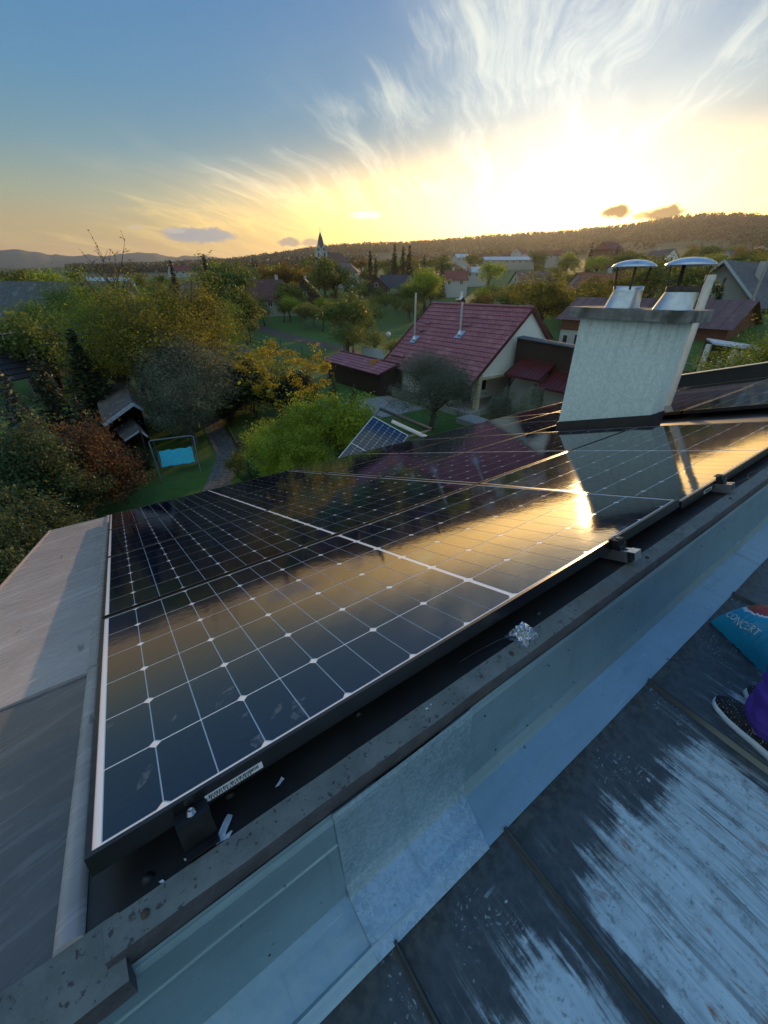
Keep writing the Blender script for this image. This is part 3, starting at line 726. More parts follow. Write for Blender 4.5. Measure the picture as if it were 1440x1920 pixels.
def module(u, v, cells, label, rot=False):
    if not rot: M = Matrix((RU, RV*1.0, RN)).transposed().to_4x4(); p = RP(u, v)
    else: M = Matrix((RV, -RU, RN)).transposed().to_4x4(); p = RP(u+MW, v)
    M = Matrix.Translation(p) @ M
    t = thing('solar_module', label, 'solar panel', group=GRP, M=M)
    link('frame', FME, t); link('backsheet', BME, t)
    if cells:
        for i in range(22):
            for j in range(6):
                o = link('solar_cell', CO if i%2 else CE, t); x, y = cell_at(i, j); o.location = (x, y, -0.0004)
    else:
        o = link('cells', CALL, t); o['kind'] = 'stuff'
    return t
G_ = 2.114; R_ = 1.154
m11 = module(0, 0, True, 'nearest solar panel, lowest in the view, with the barcode sticker on its black frame')
m12 = module(G_, 0, True, 'solar panel in the ridge row that mirrors the chimney')
m12.matrix_basis = m12.matrix_basis @ Matrix.Translation((0,MW,0)) @ Matrix.Rotation(math.radians(0.9),4,'X') @ Matrix.Translation((0,-MW,0))
m13 = module(5.152, 0, True, 'solar panel in the ridge row beyond the chimney, at the right edge')
m21 = module(0, R_, True, 'solar panel in the second row from the ridge, against the brown verge strip')
m22 = module(G_, R_, True, 'solar panel in the second row from the ridge, just this side of the chimney base')
m23 = module(5.152, R_, False, 'solar panel in the second row, behind the chimney beside the vent pipe')
m31 = module(0, 2*R_, True, 'solar panel in the third row from the ridge, against the brown verge strip')
m32 = module(G_, 2*R_, False, 'solar panel in the third row from the ridge, second along from the verge strip')
m33 = module(2*G_, 2*R_, False, 'solar panel in the third row from the ridge, behind the chimney')
m34 = module(3*G_, 2*R_, False, 'solar panel at the far end of the third row, hidden mostly by the chimney')
m41 = module(0, 3*R_, False, 'solar panel in the eave row, in the corner by the brown verge strip')
m42 = module(G_, 3*R_, False, 'solar panel in the eave row, above the bright green bushes')
m43 = module(2*G_, 3*R_, False, 'solar panel in the eave row, in front of the cream gable house')
m44 = module(3*G_, 3*R_, False, 'solar panel at the far end of the eave row')
m15 = module(7.266, 0.14, False, 'upright solar panel beyond the chimney, beside the far pale verge', rot=True)
# barcode stickers
def sticker(m_, x, L, H):
    mb = MB(); mb.bx(x, x+L, -0.0012, 0.0, -0.0225-H/2, -0.0225+H/2)
    s = mb.build('barcode_label', MT['white'], m_)
    mb = MB(); r = random.Random(int(x*100)); q = x + 0.006
    while q < x+L-0.008:
        w = r.choice([.0007,.0011,.0016,.0022]); mb.bx(q, q+w, -0.0020, -0.0013, -0.0225-H*0.10, -0.0225+H*0.36); q += w + r.choice([.0009,.0013,.002])
    q = x+0.008
    for k in range(16):
        mb.bx(q, q+0.0022, -0.0020, -0.0013, -0.0225-H*0.38, -0.0225-H*(0.20 if k%3 else .17)); q += 0.0048
    mb.build('barcode', MT['ink'], s)
sticker(m11, 0.175, 0.105, 0.013)
sticker(m12, 0.235, 0.085, 0.014)
# dried drops and smears on the nearest panel
def smudge_mat():
    m_, g_, b, o = newmat('dried_smear')
    n = g_.noise(g_.coord('Object'), 60.0, 4.0, 0.6)
    b.inputs['Base Color'].default_value = (0.42,0.52,0.62,1); b.inputs['Roughness'].default_value = 0.6
    tr = g_.N.new('ShaderNodeBsdfTransparent'); mx = g_.N.new('ShaderNodeMixShader')
    g_.put(mx.inputs[0], g_.m('MULTIPLY', g_.step(n, 0.42, 0.62), 0.13)); g_.L.new(tr.outputs[0], mx.inputs[1]); g_.L.new(b.outputs[0], mx.inputs[2]); g_.L.new(mx.outputs[0], o.inputs[0])
    return m_
MT['smear'] = smudge_mat()
rr = random.Random(3)
for (px, py, a, b_, rot) in ((428,1297,.022,.012,.4),(412,1320,.014,.008,1.2),(322,1352,.016,.006,.9),(272,1455,.026,.009,1.1),(520,1332,.024,.007,.8),(558,1318,.02,.012,.4),(558,1338,.02,.014,.3),(487,1388,.018,.016,0),(457,1344,.012,.006,.7),(365,1276,.01,.007,0),(200,1365,.02,.008,.3)):
    d = pray(px, py); oo = PO - Vector((0,0,CZ)); k = oo.dot(RN)/d.dot(RN); P = d*k - oo; u, v = P.dot(RU), P.dot(RV)
    ring_ = []
    for q in range(14):
        w = 2*PI*q/14; rad = 1 + 0.25*rr.uniform(-1,1); x = a*math.cos(w)*rad; y = b_*math.sin(w)*rad
        ring_.append(Vector((u + x*math.cos(rot)-y*math.sin(rot), v + x*math.sin(rot)+y*math.cos(rot), 0.0007)))
    mb = MB(); mb.add(ring_, [tuple(range(14))]); mb.build('dried_smear', MT['smear'], m11)
# rails under the modules, their end clamps
RAILG = 'aluminium mounting rails under the solar panels'
def rail(u, label, ext, black=False, clampkind=True):
    t = thing('mounting_rail', label, 'rail', group=RAILG, M=Matrix.Translation(RP(u, 0, TR-0.012)) @ Matrix((RU, RV, RN)).transposed().to_4x4())
    mb = MB()                                         # an open channel
    mb.bx(-.020,-.017,-ext,4.55,0.0,.037); mb.bx(.017,.020,-ext,4.55,0.0,.037); mb.bx(-.017,.017,-ext,4.55,0.0,.003); mb.bx(-.020,-.006,-ext,4.55,.0371,.040); mb.bx(.006,.020,-ext,4.55,.0371,.040)
    mb.build('rail', MT['blackplate'] if black else MT['alu'], t)
    zt = TR-0.012
    mb = MB(); mb.bx(-.022,.022,-.024,-.0015,.0405,zt+.003); mb.bx(-.022,.022,-.0015,.008,zt+.0016,zt+.0046); mb.bx(-.022,.022,-.030,-.024,.0405,.060)
    c = mb.build('end_clamp', MT['blackplate'], t)
    mb = MB(); mb.lathe([(.0,0),(.0065,0),(.0065,.006),(.003,.0062),(.003,.004),(0,.004)], (0,-.013,zt+.0032), 12); mb.build('clamp_bolt', MT['steel'], c)
    return t
ra = rail(1.571, 'mounting rail with a shiny bent end under the nearest panel, beside the ridge cap', 0.052)
rb = rail(2.499, 'mounting rail with its bare end under the panel that mirrors the chimney', 0.060)
mb = MB(); mb.bx(-.021,.021,-.078,-.050,.0402,.0425); mb.bx(-.021,.021,-.0785,-.0765,.012,.0425); mb.build('end_plate', MT['alu'], ra)
mb = MB(); mb.bx(-.019,.019,-.062,-.0525,.002,.039); mb.build('rail_end', MT['blackplate'], ra)
# black roof hook under the nearest corner
hk = thing('roof_hook', 'black sheet hook clamping the nearest panel corner, with a bright bolt', 'bracket', M=Matrix.Translation(RP(.150, 0, TR-0.004)) @ Matrix((RU, RV, RN)).transposed().to_4x4())
mb = MB(); mb.bx(-.027,.027,-.024,-.002,.058,.061); mb.bx(-.027,.027,-.027,-.024,.010,.061); mb.bx(-.027,.027,-.046,-.027,.006,.009); mb.bx(-.027,.027,-.002,.0,.03,.061)
mb.build('plate', MT['blackplate'], hk)
mb = MB(); mb.lathe([(0,0),(.0085,0),(.0085,.0015),(.0062,.0016),(.0062,.0075),(.0032,.0078),(.0032,.005),(0,.005)], (0,-.014,.0612), 14); mb.build('bolt', MT['steel'], hk)
# packet of screws on the cap
def plastic():
    m_, g_, b, o = newmat('clear_film')
    gl_ = g_.N.new('ShaderNodeBsdfGlossy'); gl_.inputs['Roughness'].default_value = 0.10; gl_.inputs[0].default_value = (.9,.92,.95,1)
    tr = g_.N.new('ShaderNodeBsdfTransparent'); tr.inputs[0].default_value = (.93,.94,.95,1)
    df = g_.N.new('ShaderNodeBsdfDiffuse'); df.inputs[0].default_value = (.8,.82,.84,1)
    fr = g_.node('ShaderNodeFresnel', 0, None, IOR=1.5)
    m1 = g_.N.new('ShaderNodeMixShader'); g_.put(m1.inputs[0], g_.m('ADD', g_.m('MULTIPLY', fr, 1.1), 0.03, clamp=True)); g_.L.new(tr.outputs[0], m1.inputs[1]); g_.L.new(gl_.outputs[0], m1.inputs[2])
    m2 = g_.N.new('ShaderNodeMixShader'); m2.inputs[0].default_value = 0.09; g_.L.new(m1.outputs[0], m2.inputs[1]); g_.L.new(df.outputs[0], m2.inputs[2])
    g_.L.new(m2.outputs[0], o.inputs[0]); return m_
MT['film'] = plastic()
MT['brass'] = pm('brass_screw', (0.62,0.50,0.30), (0.45,0.36,0.2), 50, 0.3, 0.9)
pk = thing('screw_packet', 'small clear crumpled plastic packet of brass screws lying on the ridge cap', 'packet', RX(.985, .425, -.840))
rr = random.Random(11); mb = MB(); P = []
for i in range(13):
    r = []
    for j in range(13):
        a, b_ = (i/12-.5)*2, (j/12-.5)*2
        e = max(0, 1-(a*a+b_*b_)*0.55); edge_ = 1 if max(abs(a),abs(b_))>.8 else 0
        r.append(Vector((a*.031*(1+.25*rr.uniform(-1,1)), b_*.026*(1+.25*rr.uniform(-1,1)), .004 + .020*e + rr.uniform(-.004,.006) + edge_*rr.uniform(0,.014))))
    P.append(r)
mb.sheet(P, 0, False); mb.sheet([[Vector((p.x,p.y,.002)) for p in reversed(r)] for r in P], 0, False)
mb.build('bag', MT['film'], pk)
mb = MB()
for i in range(1): pass
sm = MB(); sm.tube([(-.012,0,0),(.010,0,0)], [.0018,.0016], 6); sm.tube([(.010,0,0),(.013,0,0)], [.0022,.0042], 6); sme = sm.mesh('screw', MT['brass'])
for i in range(16):
    o = link('screw', sme, pk); o.location = (rr.uniform(-.016,.016), rr.uniform(-.014,.014), rr.uniform(.006,.015)); o.rotation_euler = (0, rr.uniform(-.4,.4), rr.uniform(0,6.28))
# thin wire trailing from the packet under the panel
mb = MB(); pts = [RX(.965,.432,-.828), RX(.93,.455,-.836), RX(.86,.47,-.850), RX(.78,.482,-.866), RX(.72,.51,-.872)]
mb.tube(pts, .0018, 6); tag(mb.build('thin_wire', MT['blackplate'], None, 'mid'), 'thin dark wire running from the screw packet under the nearest panel', 'wire')
mb = MB(); rr = random.Random(5)                      # black cable lying on the deck at the right
pts = [RP(2.62+0.35*i/9, -.028+.012*math.sin(i*1.3), TR-.008-.004*(i%2)) for i in range(10)]
mb.tube(pts, .003, 6); tag(mb.build('cable', MT['blackplate'], None, 'mid'), 'black cable lying on the roof beside the bare rail end', 'cable')
# white sealant smears and screw heads on the dark strip
MT['sealant'] = pm('pale_sealant', (0.62,0.68,0.74), (0.48,0.54,0.60), 40, 0.7, 0, 0.4, 90)
mb = MB()
def smear(u, v, pts_):
    vs = [RP(u+x, v+y, TR-.0015-(0.0015 if k%2 else 0)) for k,(x,y) in enumerate(pts_)]; mb.add(vs, [tuple(range(len(vs)))])
d_ = lambda px, py: (lambda d, oo: (lambda P: (P.dot(RU), P.dot(RV)))(d*(oo.dot(RN)/d.dot(RN)) - oo))(pray(px,py), PO - RN*TR - Vector((0,0,CZ)))
for poly in ([(405,1582),(412,1560),(420,1540),(428,1528),(437,1530),(432,1545),(425,1560),(424,1568),(434,1558),(437,1560),(430,1572),(416,1580),(406,1586)],
             [(516,1478),(522,1470),(526,1462),(528,1458),(534,1462),(529,1468),(524,1474)],
             [(298,1655),(306,1651),(310,1655),(302,1659)], [(345,1612),(352,1611),(354,1615),(347,1617)], [(797,1330),(802,1328),(804,1331),(799,1333)], [(806,1322),(809,1321),(810,1324)]):
    vs = [Vector(RP(*d_(*p), TR-.002-0.001*(k%2))) for k, p in enumerate(poly)]; mb = MB(); mb.add(vs, [tuple(range(len(vs)))]); mb.build('sealant_smear', MT['sealant'], house, world=True)
mb = MB()
for (px, py) in ((278,1648),(432,1490),(672,1338),(1010,1150)):
    u, v = d_(px, py); mb = MB(); mb.lathe([(.010,0),(.010,.002),(.006,.003),(.006,.006),(0,.0065)], RP(u,v,TR), 10); mb.build('roof_screw', MT['blackplate'], house, world=True)
# ------------------------------------------------------------------ the land
def camaz(x, y):   # azimuth from the viewing direction, degrees, + to the right
    return math.degrees(math.atan2(x, y) - YAW + PI) % 360 - 180
def pxaz(px, py=520):
    d = pray(px, py); return camaz(d.x, d.y)
def pxel(px, py):
    d = pray(px, py); return math.degrees(math.atan2(d.z, math.hypot(d.x, d.y)))
SKYLINE = [(0,503),(150,501),(300,497),(440,489),(520,478),(600,466),(680,460),(760,458),(840,452),(920,445),(1000,440),(1060,437),(1130,430),(1200,421),(1260,411),(1320,405),(1380,405),(1440,409)]
AZ_T = [pxaz(px, py) for px, py in SKYLINE]; EL_T = [pxel(px, py) for px, py in SKYLINE]
AZ_T = [-180,-90] + AZ_T + [70,110,180]; EL_T = [0.2,1.0] + EL_T + [4.8,2.0,0.2]
def sky_el(az): return float(np.interp(az, AZ_T, EL_T))
def el300(az): return float(np.interp(az, [-180,-100,-40,-20,0,25,45,100,180], [0,0.2,0.55,0.9,1.35,1.7,1.9,0.6,0]))
def sm(t): t = min(max(t,0.0),1.0); return t*t*(3-2*t)
def ground(x, y):
    D = math.hypot(x, y)
    if D < 40: return 0.0
    az = camaz(x, y)
    rise = 4.4*sm((az-23)/7)*sm((D-46)/24)*(1-sm((D-110)/190))      # the terrace the right-hand house and the car stand on
    if D < 300: return rise + (0 if D < 72 else (300*math.tan(math.radians(el300(az))) + CZ)*((D-72)/228.0)**1.35)
    es, e3 = sky_el(az), el300(az)
    if D < 1500:
        t = (D-300)/1200.0; e = e3 + (es-e3)*t**0.9
        return CZ + D*math.tan(math.radians(e)) + 2.5*mnoise.noise(Vector((x*0.008, y*0.008, 2)))*min(1,(D-300)/300)*(1-t)
    z = CZ + 1500*math.tan(math.radians(es)); return max(z - (D-1500)*0.09, 8.0)
ds = [0,4,8,12,16,20,25,30,35,40,46,52,58,65,72,80,90,100,112,125,140,155,172,190,210,235,260,300,345,395,450,515,590,675,770,880,1000,1130,1260,1380,1500,1650,1900,2400,3200,4600]
azs = list(np.arange(-180,-60,10.0)) + list(np.arange(-60,62,1.0)) + list(np.arange(70,181,10.0))
mb = MB(); P = []
for a in azs:
    A = YAW + math.radians(a); P.append([Vector((D*math.sin(A), D*math.cos(A), ground(D*math.sin(A), D*math.cos(A)))) for D in ds])
mb.sheet(P)
def groundmat():
    m_, g_, b, o = newmat('grassy_ground')
    p = g_.node('ShaderNodeNewGeometry', 'Position'); x, y, z = g_.xyz(p)
    n = g_.noise(p, 0.13, 5.0, 0.6); n2 = g_.noise(p, 1.6, 5.0, 0.65); n3 = g_.noise(p, 14.0, 3.0, 0.7)
    lawn = g_.mix(g_.step(g_.m('ADD', g_.m('MULTIPLY', n2, 0.5), g_.m('MULTIPLY', n3, 0.5)), 0.35, 0.65), (0.046,0.108,0.020), (0.074,0.155,0.028))
    lawn = g_.mix(g_.step(n, 0.42, 0.62), lawn, g_.mix(g_.step(n2, 0.4, 0.6), (0.060,0.115,0.026), (0.080,0.120,0.036)))
    dry = g_.step(g_.noise(p, 0.45, 4.0, 0.6), 0.60, 0.72)
    lawn = g_.mix(g_.m('MULTIPLY', dry, 0.55), lawn, (0.13,0.115,0.055))
    far = g_.step(g_.v('LENGTH', p, out=1), 250.0, 520.0)
    hill = g_.mix(g_.step(g_.noise(p, 0.012, 5.0, 0.6), 0.4, 0.6), (0.045,0.055,0.022), (0.085,0.095,0.038))
    col = g_.mix(far, lawn, hill)
    g_.put(b.inputs['Base Color'], col); b.inputs['Roughness'].default_value = 0.9; b.inputs['Specular IOR Level'].default_value = 0.2
    bump(g_, b, g_.m('ADD', n3, g_.m('MULTIPLY', n2, 2.0)), 0.7, 0.06); return m_
MT['ground'] = groundmat()
gr = mb.build('ground', MT['ground']); gr['kind'] = 'structure'
if gr.data.polygons[len(gr.data.polygons)//2].normal.z < 0: gr.data.flip_normals()
# far blue mountains
mb = MB(); P = []
prof = [(-420,486),(-260,476),(-120,470),(0,470),(30,468),(60,471),(90,477),(120,479),(150,481),(185,481),(215,478),(245,474),(270,475),(295,475),(315,481),(345,482),(372,480),(400,482),(430,486),(470,489),(520,492),(620,496)]
maz = [pxaz(px, py) for px, py in prof]; mel = [pxel(px, py) for px, py in prof]
for a in np.arange(maz[0], maz[-1], 0.35):
    A = YAW + math.radians(a); e = float(np.interp(a, maz, mel)) + 0.10*mnoise.noise(Vector((a*1.3,0,5))) + 0.04*mnoise.noise(Vector((a*5,1,5))); r = []
    for k, (D, q) in enumerate(((3300,0.0),(3550,0.25),(3800,0.55),(4100,0.8),(4350,0.97),(4500,1.0),(4800,0.7),(5200,0.0))):
        top = CZ + 4500*math.tan(math.radians(e)); z = top*q + (14*mnoise.noise(Vector((a*0.8, k*0.9, 2))) if 0 < k < 5 else 0)
        r.append(Vector((D*math.sin(A), D*math.cos(A), max(z, -5 if q else -30))))
    P.append(r)
mb.sheet(P)
MT['mount'] = pm('wooded_mountain', (0.045,0.060,0.040), (0.065,0.075,0.05), 0.004, 0.95)
mo = mb.build('mountains', MT['mount']); mo['kind'] = 'structure'
if np.mean([p.normal.z for p in mo.data.polygons]) < 0: mo.data.flip_normals()

# the air
mb = MB(); mb.bx(-4300, 5300, -40, 5300, -36, 275)
hz = newmat('haze_air'); hm, hg, hb, ho = hz
hg.N.remove(hb); pv = hg.N.new('ShaderNodeVolumePrincipled')
pv.inputs['Color'].default_value = (0.88,0.90,0.95,1); pv.inputs['Density'].default_value = 0.00008; pv.inputs['Anisotropy'].default_value = 0.62
hg.L.new(pv.outputs[0], ho.inputs['Volume'])
hz_o = mb.build('haze', hm); hz_o['kind'] = 'stuff'
# ------------------------------------------------------------------ foliage
RG = np.random.default_rng(7)
def leaves_mesh(name, C, size, tint, mat_, aspect=0.55, flat=0.35, rng=RG, down=0.0):
    """one rhombic leaf or leaf spray per point of C"""
    n = len(C); a = rng.normal(size=(n,3)); a[:,2] = a[:,2]*(1-flat) - down
    a /= np.linalg.norm(a, axis=1)[:,None]
    b = rng.normal(size=(n,3)); b -= a*(a*b).sum(1)[:,None]; b /= np.linalg.norm(b, axis=1)[:,None]
    s = (size*rng.uniform(0.6,1.35,n))[:,None]
    V = np.empty((n,4,3)); V[:,0] = C - a*s*.5; V[:,1] = C + b*s*aspect*.5 + a*s*.05; V[:,2] = C + a*s*.5; V[:,3] = C - b*s*aspect*.5 + a*s*.05
    me = bpy.data.meshes.new(name); me.vertices.add(n*4); me.vertices.foreach_set('co', V.reshape(-1))
    me.loops.add(n*4); me.loops.foreach_set('vertex_index', np.arange(n*4)); me.polygons.add(n); me.polygons.foreach_set('loop_start', np.arange(n)*4)
    me.update(); at_ = me.attributes.new('tint', 'FLOAT', 'FACE'); at_.data.foreach_set('value', np.clip(tint,0,1).astype(np.float32))
    me.materials.append(mat_); return me
def crown_points(rng, R, H, zc, lobes, clumps, per, spread, hollow=0.45, flatb=0.75):
    """clumps on uneven lobes; returns points and a tint per point"""
    out = []; tin = []; cl = []
    L = rng.normal(size=(lobes,3)); L /= np.linalg.norm(L,axis=1)[:,None]; L[:,2] = np.abs(L[:,2])*1.0 - 0.45*rng.random(lobes)
    L *= rng.uniform(0.35,0.78,lobes)[:,None]
    for i in range(clumps):
        l = L[rng.integers(lobes)]; d = rng.normal(size=3); d /= np.linalg.norm(d); p = l + d*rng.uniform(0.10,0.40)*(1 if rng.random() < 0.80 else 1.55)
        r = np.linalg.norm(p)
        if r < hollow*rng.random(): p = p/r*hollow
        if p[2] < -flatb: p[2] = -flatb + 0.1*rng.random()
        c = p*np.array([R,R,H]) + np.array([0,0,zc]); cl.append(c)
        k = rng.integers(int(per*0.6), int(per*1.4)+1); q = rng.normal(size=(k,3))*spread*np.array([1,1,0.7])*rng.uniform(0.7,1.3)
        out.append(c + q); tin.append(np.full(k, rng.normal(0.5,0.24)) + rng.normal(0,0.13,k))
    return np.concatenate(out), np.concatenate(tin), np.array(cl)
def limbs(mb, rng, h0, r0, cl, n, lean=(0,0), top=None):
    """tapered trunk and limbs reaching into the clumps"""
    zs = [0, h0*0.35, h0*0.7, h0]; pts = [Vector((lean[0]*z/h0 + rng.normal(0,.03), lean[1]*z/h0 + rng.normal(0,.03), z)) for z in zs]
    pts[0].z = -0.15
    mb.tube(pts, [r0*1.25, r0, r0*.86, r0*.74], 8)
    t = pts[-1]
    if top is not None:
        mid = (t+Vector(top))/2 + Vector(rng.normal(0,.15,3)); mb.tube([t, mid, Vector(top)], [r0*.74, r0*.45, r0*.12], 6)
    for i in range(n):
        c = Vector(cl[rng.integers(len(cl))]); s = pts[2].lerp(t, rng.random()); s = t if rng.random()<.6 else s
        m1 = s.lerp(c, .35) + Vector((0,0,(c-s).length*.10)) + Vector(rng.normal(0,.08,3)); m2 = s.lerp(c,.7) + Vector((0,0,(c-s).length*.07)) + Vector(rng.normal(0,.1,3))
        q = r0*rng.uniform(.28,.5); mb.tube([s, m1, m2, c], [q, q*.7, q*.42, q*.12], 5, cap=False)
        for _ in range(2):
            c2 = c + Vector(rng.normal(0, .25*(c-s).length*.5+.1, 3)); mb.tube([m2, m2.lerp(c2,.5)+Vector(rng.normal(0,.05,3)), c2], [q*.38, q*.22, q*.07], 4, cap=False)
MT['bark'] = pm('tree_bark', (0.085,0.070,0.055), (0.045,0.038,0.030), 9, 0.9, 0, 0.8, 22, stretch=(1,1,0.25))
MT['greybark'] = pm('pale_bark', (0.17,0.155,0.135), (0.095,0.085,0.075), 9, 0.9, 0, 0.7, 22, stretch=(1,1,0.25))
LM = dict(
 olive = leafmat('olive_leaf', [(0,(0.045,0.065,0.019)),(0.45,(0.105,0.144,0.033)),(0.72,(0.196,0.223,0.036)),(1,(0.351,0.327,0.040))]),
 autumn = leafmat('autumn_leaf', [(0,(0.056,0.069,0.016)),(0.4,(0.130,0.130,0.022)),(0.7,(0.266,0.217,0.022)),(1,(0.398,0.332,0.028))], 0.42),
 rust = leafmat('rusty_leaf', [(0,(0.054,0.038,0.012)),(0.5,(0.162,0.095,0.018)),(1,(0.302,0.176,0.022))], 0.4),
 olive2 = leafmat('yellowing_green_leaf', [(0,(0.038,0.084,0.017)),(0.45,(0.085,0.180,0.024)),(0.75,(0.187,0.265,0.030)),(1,(0.373,0.380,0.034))]),
 green2 = leafmat('garden_green_leaf', [(0,(0.013,0.036,0.018)),(0.5,(0.029,0.072,0.034)),(1,(0.072,0.130,0.058))]),
 green = leafmat('green_leaf', [(0,(0.026,0.065,0.016)),(0.5,(0.055,0.131,0.024)),(1,(0.130,0.229,0.037))]),
 mid = leafmat('orchard_leaf', [(0,(0.053,0.085,0.024)),(0.5,(0.103,0.156,0.036)),(1,(0.209,0.247,0.054))]),
 bright = leafmat('bright_leaf', [(0,(0.112,0.171,0.016)),(0.5,(0.255,0.354,0.032)),(1,(0.463,0.506,0.057))], 0.42),
 yellow = leafmat('yellow_leaf', [(0,(0.11,0.105,0.012)),(0.45,(0.30,0.215,0.014)),(1,(0.50,0.36,0.022))], 0.40),
 dark = leafmat('dark_leaf', [(0,(0.009,0.018,0.009)),(0.5,(0.018,0.034,0.016)),(1,(0.038,0.060,0.024))], 0.25),
 grey = leafmat('greygreen_leaf', [(0,(0.046,0.065,0.046)),(0.5,(0.097,0.127,0.089)),(1,(0.196,0.223,0.162))], 0.28),
 silver = leafmat('silver_leaf', [(0,(0.070,0.092,0.067)),(0.5,(0.147,0.175,0.126)),(1,(0.280,0.308,0.231))], 0.25),
 maroon = leafmat('maroon_leaf', [(0,(0.046,0.021,0.016)),(0.5,(0.104,0.046,0.029)),(0.85,(0.176,0.072,0.036)),(1,(0.260,0.111,0.039))], 0.3),
 spruce = leafmat('spruce_needle', [(0,(0.008,0.018,0.010)),(0.5,(0.016,0.032,0.015)),(1,(0.036,0.058,0.026))], 0.12),
 blue = leafmat('blue_spruce_needle', [(0,(0.026,0.044,0.042)),(0.5,(0.058,0.086,0.078)),(1,(0.130,0.163,0.143))], 0.12),
 thuja = leafmat('thuja_spray', [(0,(0.030,0.060,0.018)),(0.5,(0.068,0.112,0.030)),(1,(0.173,0.195,0.053))], 0.2),
 box = leafmat('box_leaf', [(0,(0.016,0.042,0.012)),(0.5,(0.036,0.085,0.022)),(1,(0.075,0.140,0.038))], 0.25),
 hill = leafmat('hill_leaf', [(0,(0.020,0.032,0.016)),(0.5,(0.032,0.046,0.021)),(0.85,(0.050,0.054,0.022)),(1,(0.085,0.068,0.022))], 0.02))
def tree_proto(name, seed, R, H, trunk, leaf, lobes=14, clumps=120, per=60, spread=.30, size=.13, aspect=.55, bark='bark', nl=16, hollow=.45, r0=None, flatb=.75, top_bare=0):
    """returns (crown mesh, trunk mesh): R crown radius, H crown half height, trunk clear height"""
    rng = np.random.default_rng(seed); C, T, cl = crown_points(rng, R, H, trunk + H*flatb*0.95, lobes, clumps, per, spread, hollow, flatb)
    cm = leaves_mesh('crown', C, size, T, LM[leaf], aspect, .35, rng)
    mb = MB(); limbs(mb, rng, trunk + H*.25, r0 or R*.055+.03, cl, nl, rng.normal(0,.15,2))
    return cm, mb.mesh('trunk', MT[bark])
def conifer_proto(seed, R, H, leaf, tiers=26, per=16, size=.34, droop=.35, low=.06):
    rng = np.random.default_rng(seed); C = []; T = []
    for t in range(tiers):
        f = t/(tiers-1); z = H*(low + (1-low)*f); r = R*(1-f)**.85*rng.uniform(.8,1.12) + .05
        nb = max(4, int(per*(1-f)**.7)+3)
        for b in range(nb):
            a = rng.uniform(0,2*PI); L = r*rng.uniform(.72,1.1); k = max(3, int(10*L/R)+3); tb = rng.normal(.5,.16)
            for q in range(k):
                u = (q+rng.random())/k; C.append((math.cos(a)*L*u, math.sin(a)*L*u, z + .12*H/tiers*rng.normal() - droop*L*u*u + .10*L*u)); T.append(tb + rng.normal(0,.12) + .18*(u-.5))
    C = np.array(C) + rng.normal(0,size*.22,(len(C),3))
    cm = leaves_mesh('crown', C, size, np.array(T), LM[leaf], .42, .55, rng)
    mb = MB(); mb.tube([(0,0,-.1),(0,0,H*.5),(0,0,H*.97)], [R*.07+.03, R*.045+.02, .012], 7); return cm, mb.mesh('trunk', MT['bark'])
def shrub_proto(seed, R, H, leaf, clumps=90, per=60, spread=.16, size=.09, lobes=10, aspect=.5, stems=9):
    rng = np.random.default_rng(seed); C, T, cl = crown_points(rng, R, H/2, H*.48, lobes, clumps, per, spread, .3, .95)
    C[:,2] = np.maximum(C[:,2], .03); cm = leaves_mesh('crown', C, size, T, LM[leaf], aspect, .3, rng)
    mb = MB()
    for i in range(stems):
        c = Vector(cl[rng.integers(len(cl))]); mb.tube([Vector((rng.normal(0,.08),rng.normal(0,.08),-.05)), Vector((c.x*.45,c.y*.45,c.z*.6)), c], [.035,.022,.006], 5, cap=False)
    return cm, mb.mesh('stems', MT['bark'])
def put(name, proto, label, cat, pos, s=1.0, rz=0.0, group=None, parts=('crown','trunk')):
    t = thing(name, label, cat, group=group, M=TRS(pos, rz, s))
    for nm, me in zip(parts, proto): link(nm, me, t)
    return t
def spot(px, D, sink=0.0):
    """ground point at distance D along the direction of the photo column px (taken near the horizon)"""
    A = YAW + math.radians(pxaz(px, 560)); x, y = D*math.sin(A), D*math.cos(A); return Vector((x, y, ground(x,y)-sink))
def hgt(px, py, pos):
    """height above the base at which a thing at pos shows at row py"""
    D = math.hypot(pos.x, pos.y); return CZ + D*math.tan(math.radians(pxel(px, py))) - pos.z
def spot2(px, py, D):
    """like spot, but for a column whose crown shows lower down in the picture (the columns lean)"""
    A = YAW + math.radians(pxaz(px, py)); x, y = D*math.sin(A), D*math.cos(A); return Vector((x, y, ground(x,y)))
TREES = []
def tree(px, pyt, D, kind, label, name='tree', group=None, wide=1.0, rz=None, pyc=None, cat='tree'):
    """a tree whose top shows at (px, pyt), standing D metres off; the prototype is scaled to its height"""
    pos = spot2(px, pyc or pyt, D); H = hgt(px, pyt, pos); pr, h0 = PROTO[kind]
    s = H/h0; rz = RG.uniform(0,6.28) if rz is None else rz
    if pos.y > -2 and pos.y < 7.2 and -1.5 < pos.x < 10.6: print('TREE IN HOUSE', px, pyt, D, pos)
    return put(name, pr, label, cat, pos, (s*wide, s*wide, s), rz, group)
def height(pr): return max(v.co.z for v in pr[0].vertices)
PROTO = {}
def reg(k, pr): PROTO[k] = (pr, height(pr))
reg('walnut', tree_proto('t', 1, 4.6, 3.6, 2.6, 'olive2', 24, 480, 95, .34, .11, .5, nl=40))
reg('walnut2', tree_proto('t', 2, 3.6, 3.0, 2.0, 'autumn', 18, 360, 90, .32, .105, .55, nl=30))
reg('greenbig', tree_proto('t', 3, 3.4, 3.0, 1.8, 'olive2', 17, 330, 90, .30, .11, .6, nl=24))
reg('apple', tree_proto('t', 4, 2.9, 2.2, 1.0, 'grey', 20, 380, 90, .30, .085, .5, 'greybark', nl=46, hollow=.25))
